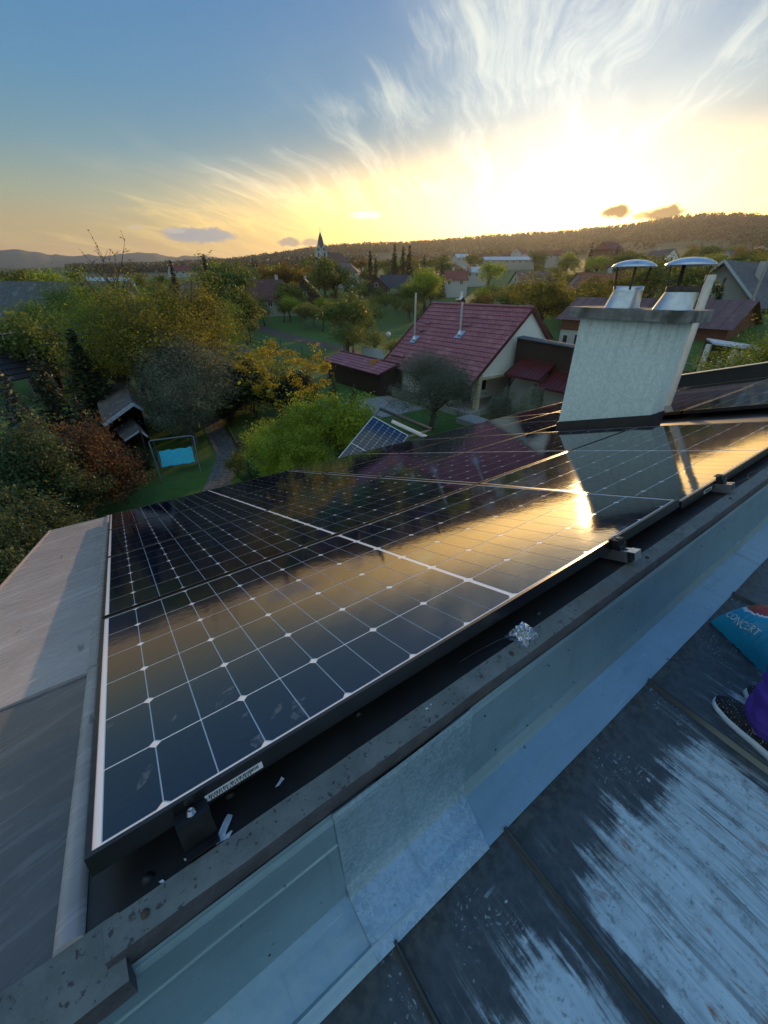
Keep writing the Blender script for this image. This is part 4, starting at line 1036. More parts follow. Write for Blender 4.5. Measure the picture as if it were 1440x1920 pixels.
reg('pear', tree_proto('t', 5, 2.3, 2.0, .75, 'grey', 18, 520, 110, .24, .085, .34, 'bark', nl=30, hollow=.25, flatb=.9))
reg('orchard', tree_proto('t', 6, 2.3, 1.8, 1.2, 'mid', 12, 110, 45, .26, .16, .55, 'greybark', nl=16))
reg('orchard2', tree_proto('t', 8, 2.0, 1.9, 1.1, 'mid', 10, 90, 40, .28, .15, .5, 'bark', nl=18, hollow=.3))
reg('orchard3', tree_proto('t', 9, 2.1, 1.6, 1.2, 'olive', 11, 80, 38, .30, .15, .5, 'greybark', nl=20))
reg('plum', tree_proto('t', 10, 1.9, 1.7, 1.1, 'maroon', 10, 80, 36, .28, .14, .5, nl=16))
reg('yellowtree', tree_proto('t', 11, 2.8, 2.7, 1.3, 'autumn', 16, 190, 50, .30, .17, .6, nl=18))
reg('rusttree', tree_proto('t', 12, 2.5, 2.6, 1.4, 'rust', 13, 110, 40, .34, .22, .6, nl=12))
reg('midgreen', tree_proto('t', 13, 2.6, 2.4, 1.3, 'green', 13, 110, 40, .34, .22, .6, nl=12))
reg('limegreen', tree_proto('t', 14, 2.5, 2.4, 1.3, 'bright', 13, 110, 40, .34, .20, .6, nl=12))
reg('olivetree', tree_proto('t', 15, 2.6, 2.5, 1.3, 'olive', 13, 110, 40, .34, .22, .6, nl=12))
reg('poplar', tree_proto('t', 16, 1.4, 3.6, 1.0, 'olive', 12, 90, 40, .30, .22, .5, nl=8))
reg('spruce', conifer_proto(20, 1.9, 9.0, 'spruce', 28, 15, .42))
reg('spruce2', conifer_proto(21, 1.6, 8.0, 'spruce', 24, 12, .42))
reg('bluespruce', conifer_proto(22, 1.7, 6.0, 'blue', 30, 22, .24, .25))
reg('darkspruce', conifer_proto(23, 1.7, 5.5, 'spruce', 30, 22, .24, .25))
reg('thuja', conifer_proto(24, .75, 3.0, 'thuja', 34, 20, .13, -.55, .02))
reg('cypress', conifer_proto(25, .85, 4.4, 'dark', 34, 22, .17, -.6, .02))
reg('shrubgreen', shrub_proto(30, 1.6, 3.6, 'green2', 420, 90, .16, .085, 18))
reg('shrubdark', shrub_proto(31, 1.7, 3.4, 'dark', 300, 80, .17, .10, 14))
reg('maroon', shrub_proto(32, 1.9, 3.4, 'maroon', 400, 90, .18, .08, 18))
reg('bright', shrub_proto(33, 1.35, 2.6, 'bright', 260, 95, .115, .062, 16, .38))
reg('ball', shrub_proto(34, .72, 1.7, 'box', 10, 10, .1, .05))
reg('silver', shrub_proto(35, .8, 2.0, 'silver', 200, 80, .12, .055, 12, .3, 14))
reg('lowolive', shrub_proto(36, 1.2, 1.8, 'olive', 70, 50, .17, .10, 9))
reg('ivy', shrub_proto(37, 2.0, 3.4, 'dark', 330, 70, .20, .12, 20, .7))
reg('farshrub', shrub_proto(38, 1.3, 1.8, 'mid', 36, 22, .24, .26, 8, .6, 3))
# clipped ball: leaves on a smooth oval shell
rng = np.random.default_rng(40); d = rng.normal(size=(5200,3)); d /= np.linalg.norm(d,axis=1)[:,None]
Cb = d*np.array([.70,.70,.82])*(1-.10*rng.random((5200,1))) + np.array([0,0,.84]); Cb[:,2] = np.maximum(Cb[:,2], .02)
reg('ball', (leaves_mesh('crown', Cb, .052, rng.normal(.5,.22,5200), LM['box'], .6, .1, rng), PROTO['ball'][0][1]))
# ------------------------------------------------------------------ neighbouring buildings
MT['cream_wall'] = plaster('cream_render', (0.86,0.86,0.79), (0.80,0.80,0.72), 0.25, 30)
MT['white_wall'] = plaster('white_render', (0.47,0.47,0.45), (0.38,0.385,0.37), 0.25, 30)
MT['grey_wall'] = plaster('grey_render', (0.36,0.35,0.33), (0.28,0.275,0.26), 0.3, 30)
MT['winetile'] = pm('wine_metal_tile', (0.34,0.125,0.145), (0.25,0.090,0.108), 3, 0.44, 0.0, 0.10, 9, c3=(0.38,0.165,0.175), spec=0.35)
MT['winetrim'] = pm('wine_trim', (0.115,0.022,0.024), (0.085,0.018,0.020), 5, 0.38)
MT['darkwood'] = pm('dark_stained_boards', (0.036,0.020,0.014), (0.022,0.013,0.010), 7, 0.65, 0, 0.3, 20, stretch=(6,6,0.5))
MT['ochre'] = pm('ochre_warmlit_boards', (0.55,0.27,0.065), (0.42,0.20,0.05), 6, 0.6, 0, 0.3, 20, stretch=(5,5,0.4))  # fence colour; on the gate it stands for warm light
MT['beam'] = pm('cream_beam', (0.58,0.50,0.34), (0.48,0.41,0.28), 7, 0.6, 0, 0.2, 20, stretch=(4,4,0.6))
MT['slate'] = pm('grey_slate', (0.060,0.062,0.064), (0.105,0.105,0.10), 4.5, 0.7, 0, 0.6, 9, c3=(0.15,0.145,0.13))
MT['blacktile'] = pm('black_roof_tile', (0.022,0.022,0.025), (0.034,0.033,0.036), 7, 0.42, 0, 0.3, 20)
MT['felt'] = pm('roofing_felt', (0.105,0.088,0.078), (0.06,0.052,0.047), 8, 0.9, 0, 0.5, 60, c3=(0.13,0.115,0.10))
MT['redroof'] = pm('red_tile_roof', (0.24,0.055,0.028), (0.16,0.04,0.024), 2.5, 0.7, 0, 0.5, 6, c3=(0.11,0.04,0.03))
MT['brownroof'] = pm('red_brown_roof', (0.115,0.045,0.032), (0.075,0.032,0.026), 2.5, 0.7, 0, 0.5, 6)
MT['greyroof'] = pm('grey_roof', (0.075,0.072,0.078), (0.11,0.105,0.11), 2.5, 0.7, 0, 0.5, 6)
MT['mauveroof'] = pm('grey_red_roof', (0.155,0.095,0.085), (0.115,0.075,0.07), 2.0, 0.75, 0, 0.5, 6)
MT['barnroof'] = pm('brown_metal_roof', (0.175,0.085,0.065), (0.135,0.066,0.052), 3.5, 0.45, 0.1, 0.15, 10, c3=(0.205,0.10,0.075))
MT['glass'] = pm('window_glass', (0.018,0.022,0.026), (0.03,0.034,0.038), 1.5, 0.06)
MT['wframe'] = pm('white_window_frame', (0.66,0.66,0.64), (0.58,0.58,0.56), 9, 0.5)
MT['brick'] = pm('red_chimney_brick', (0.25,0.085,0.05), (0.17,0.06,0.04), 12, 0.85, 0, 0.6, 30)
MT['redside'] = pm('red_brown_boards', (0.19,0.055,0.028), (0.125,0.038,0.022), 6, 0.7, 0, 0.3, 16, stretch=(5,5,0.5))
MT['bluewhite'] = pm('pale_painted_edge', (0.48,0.54,0.58), (0.38,0.43,0.47), 8, 0.55)
MT['slab'] = pm('paving_slab', (0.30,0.29,0.275), (0.22,0.215,0.205), 5, 0.85, 0, 0.4, 30)
MT['paver'] = pm('path_paver', (0.125,0.120,0.112), (0.075,0.072,0.068), 8, 0.85, 0, 0.6, 40, c3=(0.15,0.13,0.11))
MT['plank'] = pm('edging_plank', (0.115,0.072,0.045), (0.075,0.048,0.032), 8, 0.8, 0, 0.4, 30)
MT['soil'] = pm('bare_soil', (0.070,0.050,0.034), (0.10,0.075,0.05), 1.4, 0.95, 0, 0.8, 7)

def ridge_tiles(mb, a, b, c, d, rows, waves, amp=.018, step=.022):
    """pressed tile sheet on the quad a b (eave) c d (ridge): waves along the eave, a step at each row"""
    a, b, c, d = map(Vector, (a,b,c,d)); n = (b-a).cross(d-a).normalized(); nx = waves*4
    P = []
    for r in range(rows):
        for e, (f, lift) in enumerate(((r/rows, step), ((r+.86)/rows, .25*step), ((r+.88)/rows, -.045), ((r+.999)/rows, -.045))):
            row = []
            for i in range(nx+1):
                s = i/nx; p = a.lerp(b,s).lerp(d.lerp(c,s), f); w = i % 4
                row.append(p + n*(lift + amp*(0, .75, 1, .45)[w]))
            P.append(row)
    mb.sheet(P, 0, False)

# --- wine-roofed house, gable towards us
wh = thing('house', 'white gabled house with a wine-red tile roof, two steel flue pipes and a cream post', 'house', (25.8, 24.0, 0))
ex0, ex1, ey0, ey1, ez, rz_, rx = 20.42, 31.18, 18.75, 29.05, 2.10, 6.55, 25.8
mb = MB(); ridge_tiles(mb, (ex0,ey0,ez), (ex0,ey1,ez), (rx,ey1,rz_), (rx,ey0,rz_), 17, 36, .03, .075)
wr = mb.build('tiled_roof', MT['winetile'], wh, world=True)
if wr.data.polygons[0].normal.x > 0: wr.data.flip_normals()
mb = MB(); ridge_tiles(mb, (ex1,ey1,ez), (ex1,ey0,ez), (rx,ey0,rz_), (rx,ey1,rz_), 12, 30, .03, .05); w2 = mb.build('tiled_roof', MT['winetile'], wh, world=True)
mb = MB(); s_ = (rz_-ez)/(rx-ex0)
for yy in (ey0-.02, ey1+.02):                       # barge boards
    for xx_ in (ex0-.03, ex1+.03): mb = MB(); mb.bar((xx_,yy,ez-.05), (rx,yy,rz_-.03), .035, .20); mb.build('barge_board', MT['winetrim'], wh, world=True)
mb = MB(); mb.tube([(rx,ey0-.03,rz_+.03),(rx,ey1+.03,rz_+.03)], .085, 8); mb.build('ridge_roll', MT['winetile'], wh, world=True)
mb = MB(); mb.tube([(ex0-.06,ey0,ez-.03),(ex0-.06,ey1,ez-.03)], .065, 8); mb.build('gutter', MT['winetrim'], wh, world=True)
mb = MB()
zz = lambda x: ez + (x-ex0)*s_ - .16 if x <= rx else ez + (ex1-x)*s_ - .16
gy = 19.0
mb.prism([(21.45,gy,2.45),(30.3,gy,2.45),(30.3,gy,zz(30.3)),(rx,gy,zz(rx)),(21.45,gy,zz(21.45))], (0,0,0), (0,.25,0))
mb.bx(21.25,21.45,gy+2.1,28.8,0,zz(21.3)); mb.bx(21.45,30.3,gy+2.1,gy+2.3,0,2.6); mb.bx(21.25,30.4,28.6,28.8,0,2.5); mb.bx(25.2,30.4,gy+.01,gy+.24,0,2.449); mb.bx(30.3,30.45,gy+.3,28.6,0,2.5)
mb.build('wall', MT['cream_wall'], wh, world=True)
mb = MB(); mb.bx(21.28,21.62,gy-.12,gy+.20,0,2.62); mb.bx(21.62,25.2,gy-.08,gy+.18,2.28,2.449); mb.bx(24.95,25.22,gy-.10,gy-.001,0,2.28)
mb.build('porch_post', MT['beam'], wh, world=True)
mb = MB(); mb.bx(22.2,23.1,gy+2.05,gy+2.09,0,2.0); mb.build('door', MT['darkwood'], wh, world=True)
mb = MB(); mb.bx(23.6,24.6,gy+2.04,gy+2.09,.9,2.0); wn = mb.build('window', MT['wframe'], wh, world=True)
mb = MB(); mb.bx(23.67,24.07,gy+2.02,gy+2.038,.97,1.93); mb.bx(24.13,24.53,gy+2.02,gy+2.038,.97,1.93); mb.build('pane', MT['glass'], wn, world=True)
def on_wine(px, py):
    d = pray(px,py); nn = Vector((-s_,0,1)); p0 = Vector((ex0,0,ez+.03)) - Vector((0,0,CZ)); return Vector((0,0,CZ)) + d*(p0.dot(nn)/d.dot(nn))
for (px, py, tx, ty, cowl) in ((777,636,783,549,0), (862,627,868,566,1)):
    p = on_wine(px, py); d = pray(tx, ty); top = CZ + d.z*(math.hypot(p.x,p.y)/math.hypot(d.x,d.y))
    mb = MB(); mb.tube([(p.x,p.y,p.z-.1),(p.x,p.y,top)], .085, 14)
    mb.tube([(p.x,p.y,p.z+(top-p.z)*.55),(p.x,p.y,p.z+(top-p.z)*.55+.04)], .093, 14)
    pipe = mb.build('flue_pipe', MT['tin'], wh, world=True)
    M3 = Matrix.Rotation(-math.atan(s_),3,'Y')
    mb = MB(); mb.box(p, (.75,.62,.012), M3); mb.lathe([(.21,.0),(.10,.26),(.09,.27)], p, 14); mb.build('flue_plate', MT['tin'], pipe, world=True)
    mb = MB()
    if cowl: mb.tube([(p.x,p.y,top),(p.x,p.y,top+.12),(p.x+.05,p.y-.10,top+.22)], [.10,.11,.12], 12)
    else: mb.tube([(p.x,p.y,top),(p.x,p.y,top+.22)], .03, 8); mb.bar((p.x-.15,p.y+.12,top+.15),(p.x+.15,p.y-.12,top+.42), .16, .02)
    mb.build('flue_cowl', MT['sooty'], pipe, world=True)
for (px, py) in ((802,606),(790,620),(889,594),(877,610)):
    p = on_wine(px, py); mb = MB(); mb.box(p + Vector((-.03,0,.05)), (.22,.50,.07), Matrix.Rotation(-math.atan(s_),3,'Y')); mb.build('roof_vent', MT['winetile'], wh, world=True)
p = on_wine(745,667); mb = MB(); mb.box(p + Vector((-.03,0,.06)), (.16,1.9,.09), Matrix.Rotation(-math.atan(s_),3,'Y')); mb.build('snow_guard', MT['winetile'], wh, world=True)
mb = MB(); cxx, cyy = 26.4, 26.2; mb.bx(cxx-.25,cxx+.25,cyy-.25,cyy+.25,5.6,6.85); cb = mb.build('chimney', MT['brick'], wh, world=True)
mb = MB(); mb.bx(cxx-.32,cxx+.32,cyy-.32,cyy+.32,6.851,6.93); mb.lathe([(.22,6.93),(.10,7.10),(.10,7.45)], (cxx,cyy,0), 12); mb.build('chimney_pot', MT['pvc'], cb, world=True)
# terrace wall and paving before the house
mb = MB(); mb.bx(20.05,20.3,19.6,28.6,0,.42); mb.bx(20.05,21.2,18.35,18.6,0,.42); mb.bx(18.9,20.3,15.9,18.35,0,.34)
tag(mb.build('terrace_wall', MT['grey_wall'], None, 'base'), 'low grey wall edging the terrace under the wine-roofed house', 'wall')
tr = thing('terrace', 'terrace', 'terrace', (20.3,19.0,0)); tr['kind'] = 'structure'; del tr['category']; del tr['label']
mb = MB(); mb.bx(20.3,30.3,18.6,28.5,-.1,.30); mb.build('terrace_floor', MT['slab'], tr, world=True)
sb = MB(); sb.bx(-.49,.49,-.49,.49,0,.05); sme_ = sb.mesh('paving_slab', MT['slab'])
pt = thing('patio', None, None, (17.6,24.5,0)); pt['kind'] = 'structure'
for i in range(4):
    for j in range(5):
        o = link('paving_slab', sme_, pt); o.location = (-1.5+i*1.0, -2.0+j*1.0, .001*((i*3+j)%3)); o.rotation_euler = (0,0,.01*((i+j)%3-1))
# --- dark boarded lean-to with two red canopies, before the gable
lt = thing('annex', 'dark boarded annex with two dark red canopies, against the white gable', 'building', (26.5,15.5,0))
mb = MB(); bb = MB()
mb.prism([(24.32,9.0,2.9),(24.32,18.6,2.9),(24.32,18.6,4.86),(24.32,9.0,4.40)], (0,0,0), (.25,0,0)); mb.bx(24.58,30.0,9.0,18.60,2.9,3.35)
mb.build('upper_wall', MT['darkwood'], lt, world=True)
bd = MB(); bd.bx(-.013,.013,-.115,.115,-.75,.75); bme = bd.mesh('board', MT['darkwood'])
for i in range(37):
    y = 9.15 + i*.25; o = link('board', bme, lt); o.location = Vector((24.30 - .006*(i%2), y, 3.68)) - Vector((26.5,15.5,0)); o.scale = (1,1,(1.46+.024*(y-9))/1.5)
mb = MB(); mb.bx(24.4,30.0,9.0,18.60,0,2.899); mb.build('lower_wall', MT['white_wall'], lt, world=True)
mb = MB(); P = []
for i in range(97):
    y = 8.9 + i*.1; zt_ = 4.46 + .049*(y-9) + (.035 if i%2 else 0); P.append([Vector((23.98,y,zt_-.10)), Vector((24.6,y,zt_-.02)), Vector((30.2,y,zt_-.9))])
mb.sheet(P, 0, False); mb.sheet([[p-Vector((0,0,.03)) for p in reversed(r)] for r in P], 0, False); mb.build('corrugated_roof', MT['greyroof'], lt, world=True)
MT['redcan'] = pm('dark_red_sheet', (0.100,0.016,0.016), (0.075,0.013,0.014), 4, 0.40, 0, 0.05, 10)
for (y0, y1, z0, z1) in ((15.42,18.0,2.66,3.50), (11.6,15.36,2.30,3.10)):
    mb = MB(); k = int((y1-y0)/.3); P = []
    for i in range(k+1):
        y = y0+(y1-y0)*i/k
        for dy_, up in ((0,0),(.02,.035),(.045,.035),(.065,0)):
            P.append([Vector((22.85,y+dy_,z0+up)), Vector((24.28,y+dy_,z1+up))])
    mb.sheet(P, 0, False); mb.sheet([[p-Vector((0,0,.05)) for p in reversed(r)] for r in P], 0, False)
    mb.bar((22.84,y0-.02,z0-.02),(22.84,y1+.1,z0-.02),.03,.13); mb.bar((22.85,y0-.02,z0),(24.28,y0-.02,z1),.03,.13); mb.bar((22.85,y1+.08,z0),(24.28,y1+.08,z1),.03,.13)
    mb.bar((24.24,y0,z1+.04),(24.24,y1+.08,z1+.04),.06,.10)
    mb.build('canopy', MT['redcan'], lt, world=True)
for yy in (12.0, 15.38, 17.7):
    mb = MB(); mb.bar((22.98,yy,0),(22.98,yy,2.35 if yy < 15 else 2.62),.11); mb.bar((23.0,yy,1.9),(24.0,yy,2.75 if yy < 15 else 3.1),.07); mb.build('canopy_post', MT['darkwood'], lt, world=True)
for yy in (16.3, 13.4, 12.2):
    mb = MB(); mb.bx(24.36,24.398,yy-.45,yy+.45,.0,2.1); mb.build('door', MT['darkwood'], lt, world=True)
# --- black shed with a tiled wine roof and the ochre gate beside it
sh = thing('shed', 'long black boarded shed with a low wine-red tiled roof, beside the ochre gate', 'shed', (19.9,31.2,0))
mb = MB(); mb.bx(18.95,21.0,26.9,35.6,0,1.80); mb.prism([(18.95,26.9,1.80),(21.0,26.9,1.80),(20.6,26.9,2.30)], (0,0,0), (0,8.7,0)); mb.build('wall', MT['darkwood'], sh, world=True)
bd = MB(); bd.bx(-.012,.012,-.14,.14,0,1.74); bme = bd.mesh('board', MT['darkwood'])
for i in range(29):
    o = link('board', bme, sh); o.location = (18.93-.006*(i%2)-19.9, 27.05+i*.295-31.2, .03)
mb = MB(); ridge_tiles(mb, (18.62,26.7,1.80), (18.62,35.8,1.80), (20.55,35.8,2.40), (20.55,26.7,2.40), 5, 40, .02, .03); o = mb.build('tiled_roof', MT['winetile'], sh, world=True)
if o.data.polygons[0].normal.z < 0: o.data.flip_normals()
mb = MB(); mb.bar((18.6,26.7,1.76),(18.6,35.8,1.76),.04,.10); mb.bar((18.62,26.69,1.80),(20.55,26.69,2.40),.03,.12); mb.tube([(20.55,26.7,2.44),(20.55,35.8,2.44)], .07, 8); mb.build('roof_trim', MT['winetrim'], sh, world=True)
gt = thing('gate', 'board gate, warm light painted in as ochre, between the black shed and the white house', 'gate', (20.6,29.2,0))
bd = MB(); bd.bx(-.145,.145,-.02,.02,.12,2.5); bme = bd.mesh('board', MT['ochre'])  # the warm light on these boards is painted into their colour
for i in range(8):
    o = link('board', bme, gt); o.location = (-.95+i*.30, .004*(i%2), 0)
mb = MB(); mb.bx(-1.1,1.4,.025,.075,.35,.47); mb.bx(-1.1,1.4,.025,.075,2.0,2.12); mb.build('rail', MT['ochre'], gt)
# --- barn with a brown metal roof behind the chimney
bn = thing('barn', 'dark brown boarded barn with a seamed brown metal roof, behind our chimney', 'barn', (60.5,28.0,0))
by0, by1, bx0, bx1 = 16.6, 36.2, 56.6, 64.4; be, br_ = 4.15, 6.45; bxr = 60.4
mb = MB(); mb.bx(bx0,bx1,by0,by1,2.5,be); mb.prism([(bx0,by0,be),(bx1,by0,be),(bxr,by0,br_-.05)],(0,0,0),(0,by1-by0,0)); mb.build('upper_wall', MT['redside'], bn, world=True)
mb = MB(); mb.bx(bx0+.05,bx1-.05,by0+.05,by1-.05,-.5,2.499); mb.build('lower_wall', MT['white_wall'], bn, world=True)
bd = MB(); bd.bx(-.013,.013,-.17,.17,0,1.6); bme = bd.mesh('board', MT['redside'])
for i in range(55):
    o = link('board', bme, bn); o.location = Vector((bx0-.014-.007*(i%2), by0+.2+i*.35, 2.5)) - Vector((60.5,28.0,0))
for (xa, xb, za, zb) in ((bx0-.8,bxr,be-.35,br_),(bx1+.8,bxr,be-.35,br_)):
    mb = MB(); mb.prism([(xa,by0-.6,za),(xb,by0-.6,zb),(xb,by0-.6,zb+.05),(xa,by0-.6,za+.05)],(0,0,0),(0,by1-by0+1.2,0)); rf = mb.build('roof', MT['barnroof'], bn, world=True)
    if xa < bxr:
        for i in range(17):
            y = by0-.55+i*1.27; mb = MB(); mb.bar((xa,y,za+.075),(xb,y,zb+.075),.04,.05); mb.build('roof_seam', MT['barnroof'], rf, world=True)
for (y, w, z0, z1) in ((35.2,.8,.4,1.9),(33.4,.9,.0,2.1),(31.2,.8,.5,1.8),(28.0,.8,.5,1.8)):
    mb = MB(); mb.bx(bx0-.02,bx0+.04,y-w/2,y+w/2,z0,z1); f_ = mb.build('window', MT['wframe'], bn, world=True); mb = MB(); mb.bx(bx0-.03,bx0-.021,y-w/2+.07,y+w/2-.07,z0+.07,z1-.07); mb.build('pane', MT['glass'], f_, world=True)
sb2 = thing('shed', 'small open shed with a blue-grey roof slope between the white gable and the barn', 'shed', (43.0,32.0,0))
mb = MB(); mb.prism([(41.0,29.6,2.9),(43.0,29.6,4.3),(45.2,29.6,2.7),(45.2,29.6,2.62),(43.0,29.6,4.22),(41.0,29.6,2.82)],(0,0,0),(0,4.6,0)); mb.build('roof', MT['greyroof'], sb2, world=True)
mb = MB(); mb.prism([(41.3,29.7,2.7),(44.9,29.7,2.6),(43.0,29.7,4.15)],(0,0,0),(0,.08,0)); mb.bx(41.3,42.0,29.9,33.8,0,2.7); mb.bx(44.4,44.9,29.9,33.8,0,2.6); mb.build('wall', MT['darkwood'], sb2, world=True)
# --- generic houses of the village
WME = {}
def house_at(px, py, D, L, W, hw, hr, rz, wall, roof, label, name='house', cat='house', wins=3, chim=0, hip=0.0, group=None, zoff=0.0):
    """ridge middle shows at (px, py): the walls reach down to the ground whatever that height is"""
    p = spot2(px, py, D); ztop = CZ + D*math.tan(math.radians(pxel(px, py))); base = p.z - .5
    hw_ = max(ztop - hr - base, 1.5); t = thing(name, label, cat, (p.x,p.y,base), rz, group)
    mb = MB(); mb.bx(-L/2,L/2,-W/2,W/2,0,hw_)
    if hip < .2: mb.prism([(-L/2,-W/2,hw_),(-L/2,W/2,hw_),(-L/2,0,hw_+hr-.06)],(0,0,0),(L,0,0))
    mb.build('wall', MT[wall], t)
    mb = MB(); o_ = .45; e = hw_ - o_*hr/(W/2); X = L/2+.35; h_ = X-hip*W/2*.9
    for sgn in (-1,1):
        mb.add([(-X,sgn*(W/2+o_),e),(X,sgn*(W/2+o_),e),(h_,0,hw_+hr),(-h_,0,hw_+hr),(-X,sgn*(W/2+o_),e-.12),(X,sgn*(W/2+o_),e-.12),(h_,0,hw_+hr-.12),(-h_,0,hw_+hr-.12)],
               [(0,1,2,3),(7,6,5,4),(0,4,5,1),(1,5,6,2),(3,2,6,7),(0,3,7,4)])
    if hip >= .2:
        for sx in (-1,1): mb.add([(sx*X,-(W/2+o_),e),(sx*X,W/2+o_,e),(sx*h_,0,hw_+hr)], [(0,1,2)])
    rf = mb.build('roof', MT[roof], t)
    for k in range(chim):
        mb = MB(); mb.bx(L*.18-k*L*.4-.35,L*.18-k*L*.4+.35,-.2,.45,hw_+hr*.5,hw_+hr+.9); mb.build('chimney', MT['white_wall' if k == 0 else 'brick'], rf)
    for sgn in (-1,1):
        for k in range(wins):
            x = (-L/2 + (k+.5)*L/wins); z0 = max(hw_-1.75, .5)
            mb = MB(); mb.bx(x-.55,x+.55,sgn*(W/2+.03)-.03,sgn*(W/2+.03)+.03,z0,z0+1.25); f_ = mb.build('window', MT['wframe'], t)
            mb = MB(); yy = sgn*(W/2+.066); mb.bx(x-.47,x-.04,yy-.004,yy+.004,z0+.08,z0+1.17); mb.bx(x+.04,x+.47,yy-.004,yy+.004,z0+.08,z0+1.17); mb.build('pane', MT['glass'], f_)
    for sx in (-1,1):
        if hip < .2:
            mb = MB(); mb.bx(sx*(L/2+.03)-.03,sx*(L/2+.03)+.03,-.5,.5,hw_-.2,hw_+1.0); f_ = mb.build('window', MT['wframe'], t); mb = MB(); xx = sx*(L/2+.066); mb.bx(xx-.004,xx+.004,-.42,.42,hw_-.12,hw_+.92); mb.build('pane', MT['glass'], f_)
    return t
R_D = math.radians
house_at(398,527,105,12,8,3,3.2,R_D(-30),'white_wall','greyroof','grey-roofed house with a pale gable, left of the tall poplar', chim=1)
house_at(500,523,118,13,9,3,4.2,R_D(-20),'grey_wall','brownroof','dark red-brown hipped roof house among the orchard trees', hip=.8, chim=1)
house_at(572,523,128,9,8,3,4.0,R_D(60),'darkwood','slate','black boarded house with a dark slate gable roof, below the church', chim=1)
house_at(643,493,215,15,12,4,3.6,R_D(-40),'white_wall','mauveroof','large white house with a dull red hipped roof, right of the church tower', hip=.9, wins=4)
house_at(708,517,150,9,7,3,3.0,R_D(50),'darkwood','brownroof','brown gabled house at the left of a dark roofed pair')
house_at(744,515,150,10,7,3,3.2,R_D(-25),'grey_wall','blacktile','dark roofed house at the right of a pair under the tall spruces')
house_at(838,507,165,13,8,3,2.6,R_D(-28),'white_wall','redroof','bright red roofed house beyond the lawn with the white cold frame', chim=1)
house_at(848,494,230,8,7,3,2.4,R_D(20),'white_wall','redroof','small red roofed house up the slope behind another red roof')
house_at(888,500,210,10,7,3,2.0,R_D(-20),'white_wall','bluewhite','white house with a pale blue roof in the middle of the village', chim=1)
house_at(955,481,330,34,10,4,2.0,R_D(-38),'grey_wall','bluewhite','long low white building on the slope under the hill', wins=8)
house_at(865,476,380,10,8,3,2.5,R_D(-20),'white_wall','bluewhite','tiny white house at the meadow edge on the slope')
house_at(1000,508,140,10,7,3,2.6,R_D(-25),'white_wall','mauveroof','pale house with a mauve-grey roof beside the yellow tree')
house_at(1128,511,120,12,8,3,3.0,R_D(-25),'grey_wall','redroof','red roofed house left of the chimney hoods, with a dark gable', chim=1)
house_at(1105,516,112,6,6,3,2.4,R_D(55),'brick','redroof','small brick gable cottage just left of a larger red roof')
house_at(1145,452,300,13,10,5,4.0,R_D(-10),'brick','redroof','tall red villa on the hillside in the sun glow', wins=4, hip=.5)
house_at(1243,468,230,11,9,4,3.8,R_D(70),'cream_wall','mauveroof','pale gabled house on the slope between the two chimney hoods', chim=1)
house_at(1030,470,360,22,9,4,3.0,R_D(-30),'grey_wall','redroof','long house with a red roof at the foot of the wooded hill', wins=5)
house_at(975,466,420,12,9,4,3.0,R_D(10),'white_wall','redroof','white house with a red roof above the long low building')
house_at(1390,470,240,14,9,4,3.0,R_D(-20),'white_wall','greyroof','white house on the slope behind the big dark roof', wins=4)
house_at(1425,462,280,12,9,4,3.0,R_D(30),'white_wall','mauveroof','white house at the right edge under the wooded hill')
house_at(335,497,330,12,9,4,3.0,R_D(10),'white_wall','redroof','small distant white house left of the dark spruce')
house_at(445,506,260,11,8,4,3.0,R_D(40),'white_wall','redroof','distant pale house with a red roof at the hill foot, left side')
house_at(540,503,240,11,8,4,3.0,R_D(-10),'grey_wall','brownroof','distant brown roofed house left of the church')
house_at(205,520,90,6,5,3,1.6,R_D(0),'white_wall','bluewhite','white shed roof peeping over the slate roof at the left')
# big slate roof at the left
house_at(35,527,62,22,13,3,5.0,R_D(-32),'grey_wall','slate','big low house with a weathered grey slate roof at the left edge', chim=0)
# house with the dark roof at the right, its garage and balcony
rh = thing('house', 'house with a big dark roof, grey gable, white chimney and skylight at the right edge', 'house', (0,0,0))
D_ = 84; p0 = spot2(1372,540,D_); dirx = Vector((math.cos(-YAW+0.62), math.sin(-YAW+0.62),0)); diry = Vector((-dirx.y, dirx.x, 0))
rh.matrix_basis = Matrix.Translation((p0.x,p0.y,p0.z-.5)) @ Matrix((dirx, diry, Vector((0,0,1)))).transposed().to_4x4()
zr_ = CZ + D_*math.tan(R_D(pxel(1395,492))) - p0.z + .5; zw = zr_-4.4
mb = MB(); mb.bx(-5.0,12,-4.6,4.6,0,zw); mb.prism([(-5.0,-4.6,zw),(-5.0,4.6,zw),(-5.0,0,zr_-.15)],(0,0,0),(17,0,0)); mb.build('wall', MT['grey_wall'], rh)
mb = MB()
for sgn in (-1,1): mb.prism([(-6.2,sgn*5.9,zw-1.25),(-6.2,0,zr_),(-6.2,0,zr_+.16),(-6.2,sgn*5.9,zw-1.09)],(0,0,0),(18.6,0,0))
rf = mb.build('roof', MT['slate'], rh)
mb = MB()
for sgn in (-1,1): mb.bar((-6.24,sgn*5.9,zw-1.15),(-6.24,0,zr_+.05),.05,.28)
mb.build('barge_board', MT['bluewhite'], rh)
mb = MB(); mb.bx(1.2,2.2,-2.6,-1.8,zr_-3.2,zr_+.1); mb.build('chimney', MT['white_wall'], rf)
mb = MB(); mb.box((4.6,-3.0,zr_-2.05), (.8,1.2,.06), Matrix.Rotation(math.atan2(4.4+1.25,5.9),3,'X')); mb.build('skylight', MT['bluewhite'], rf)
mb = MB(); mb.bx(-5.03,-5.0,-2.6,-.2,zw-2.3,zw-.2); mb.build('garage_opening', MT['darkwood'], rh)
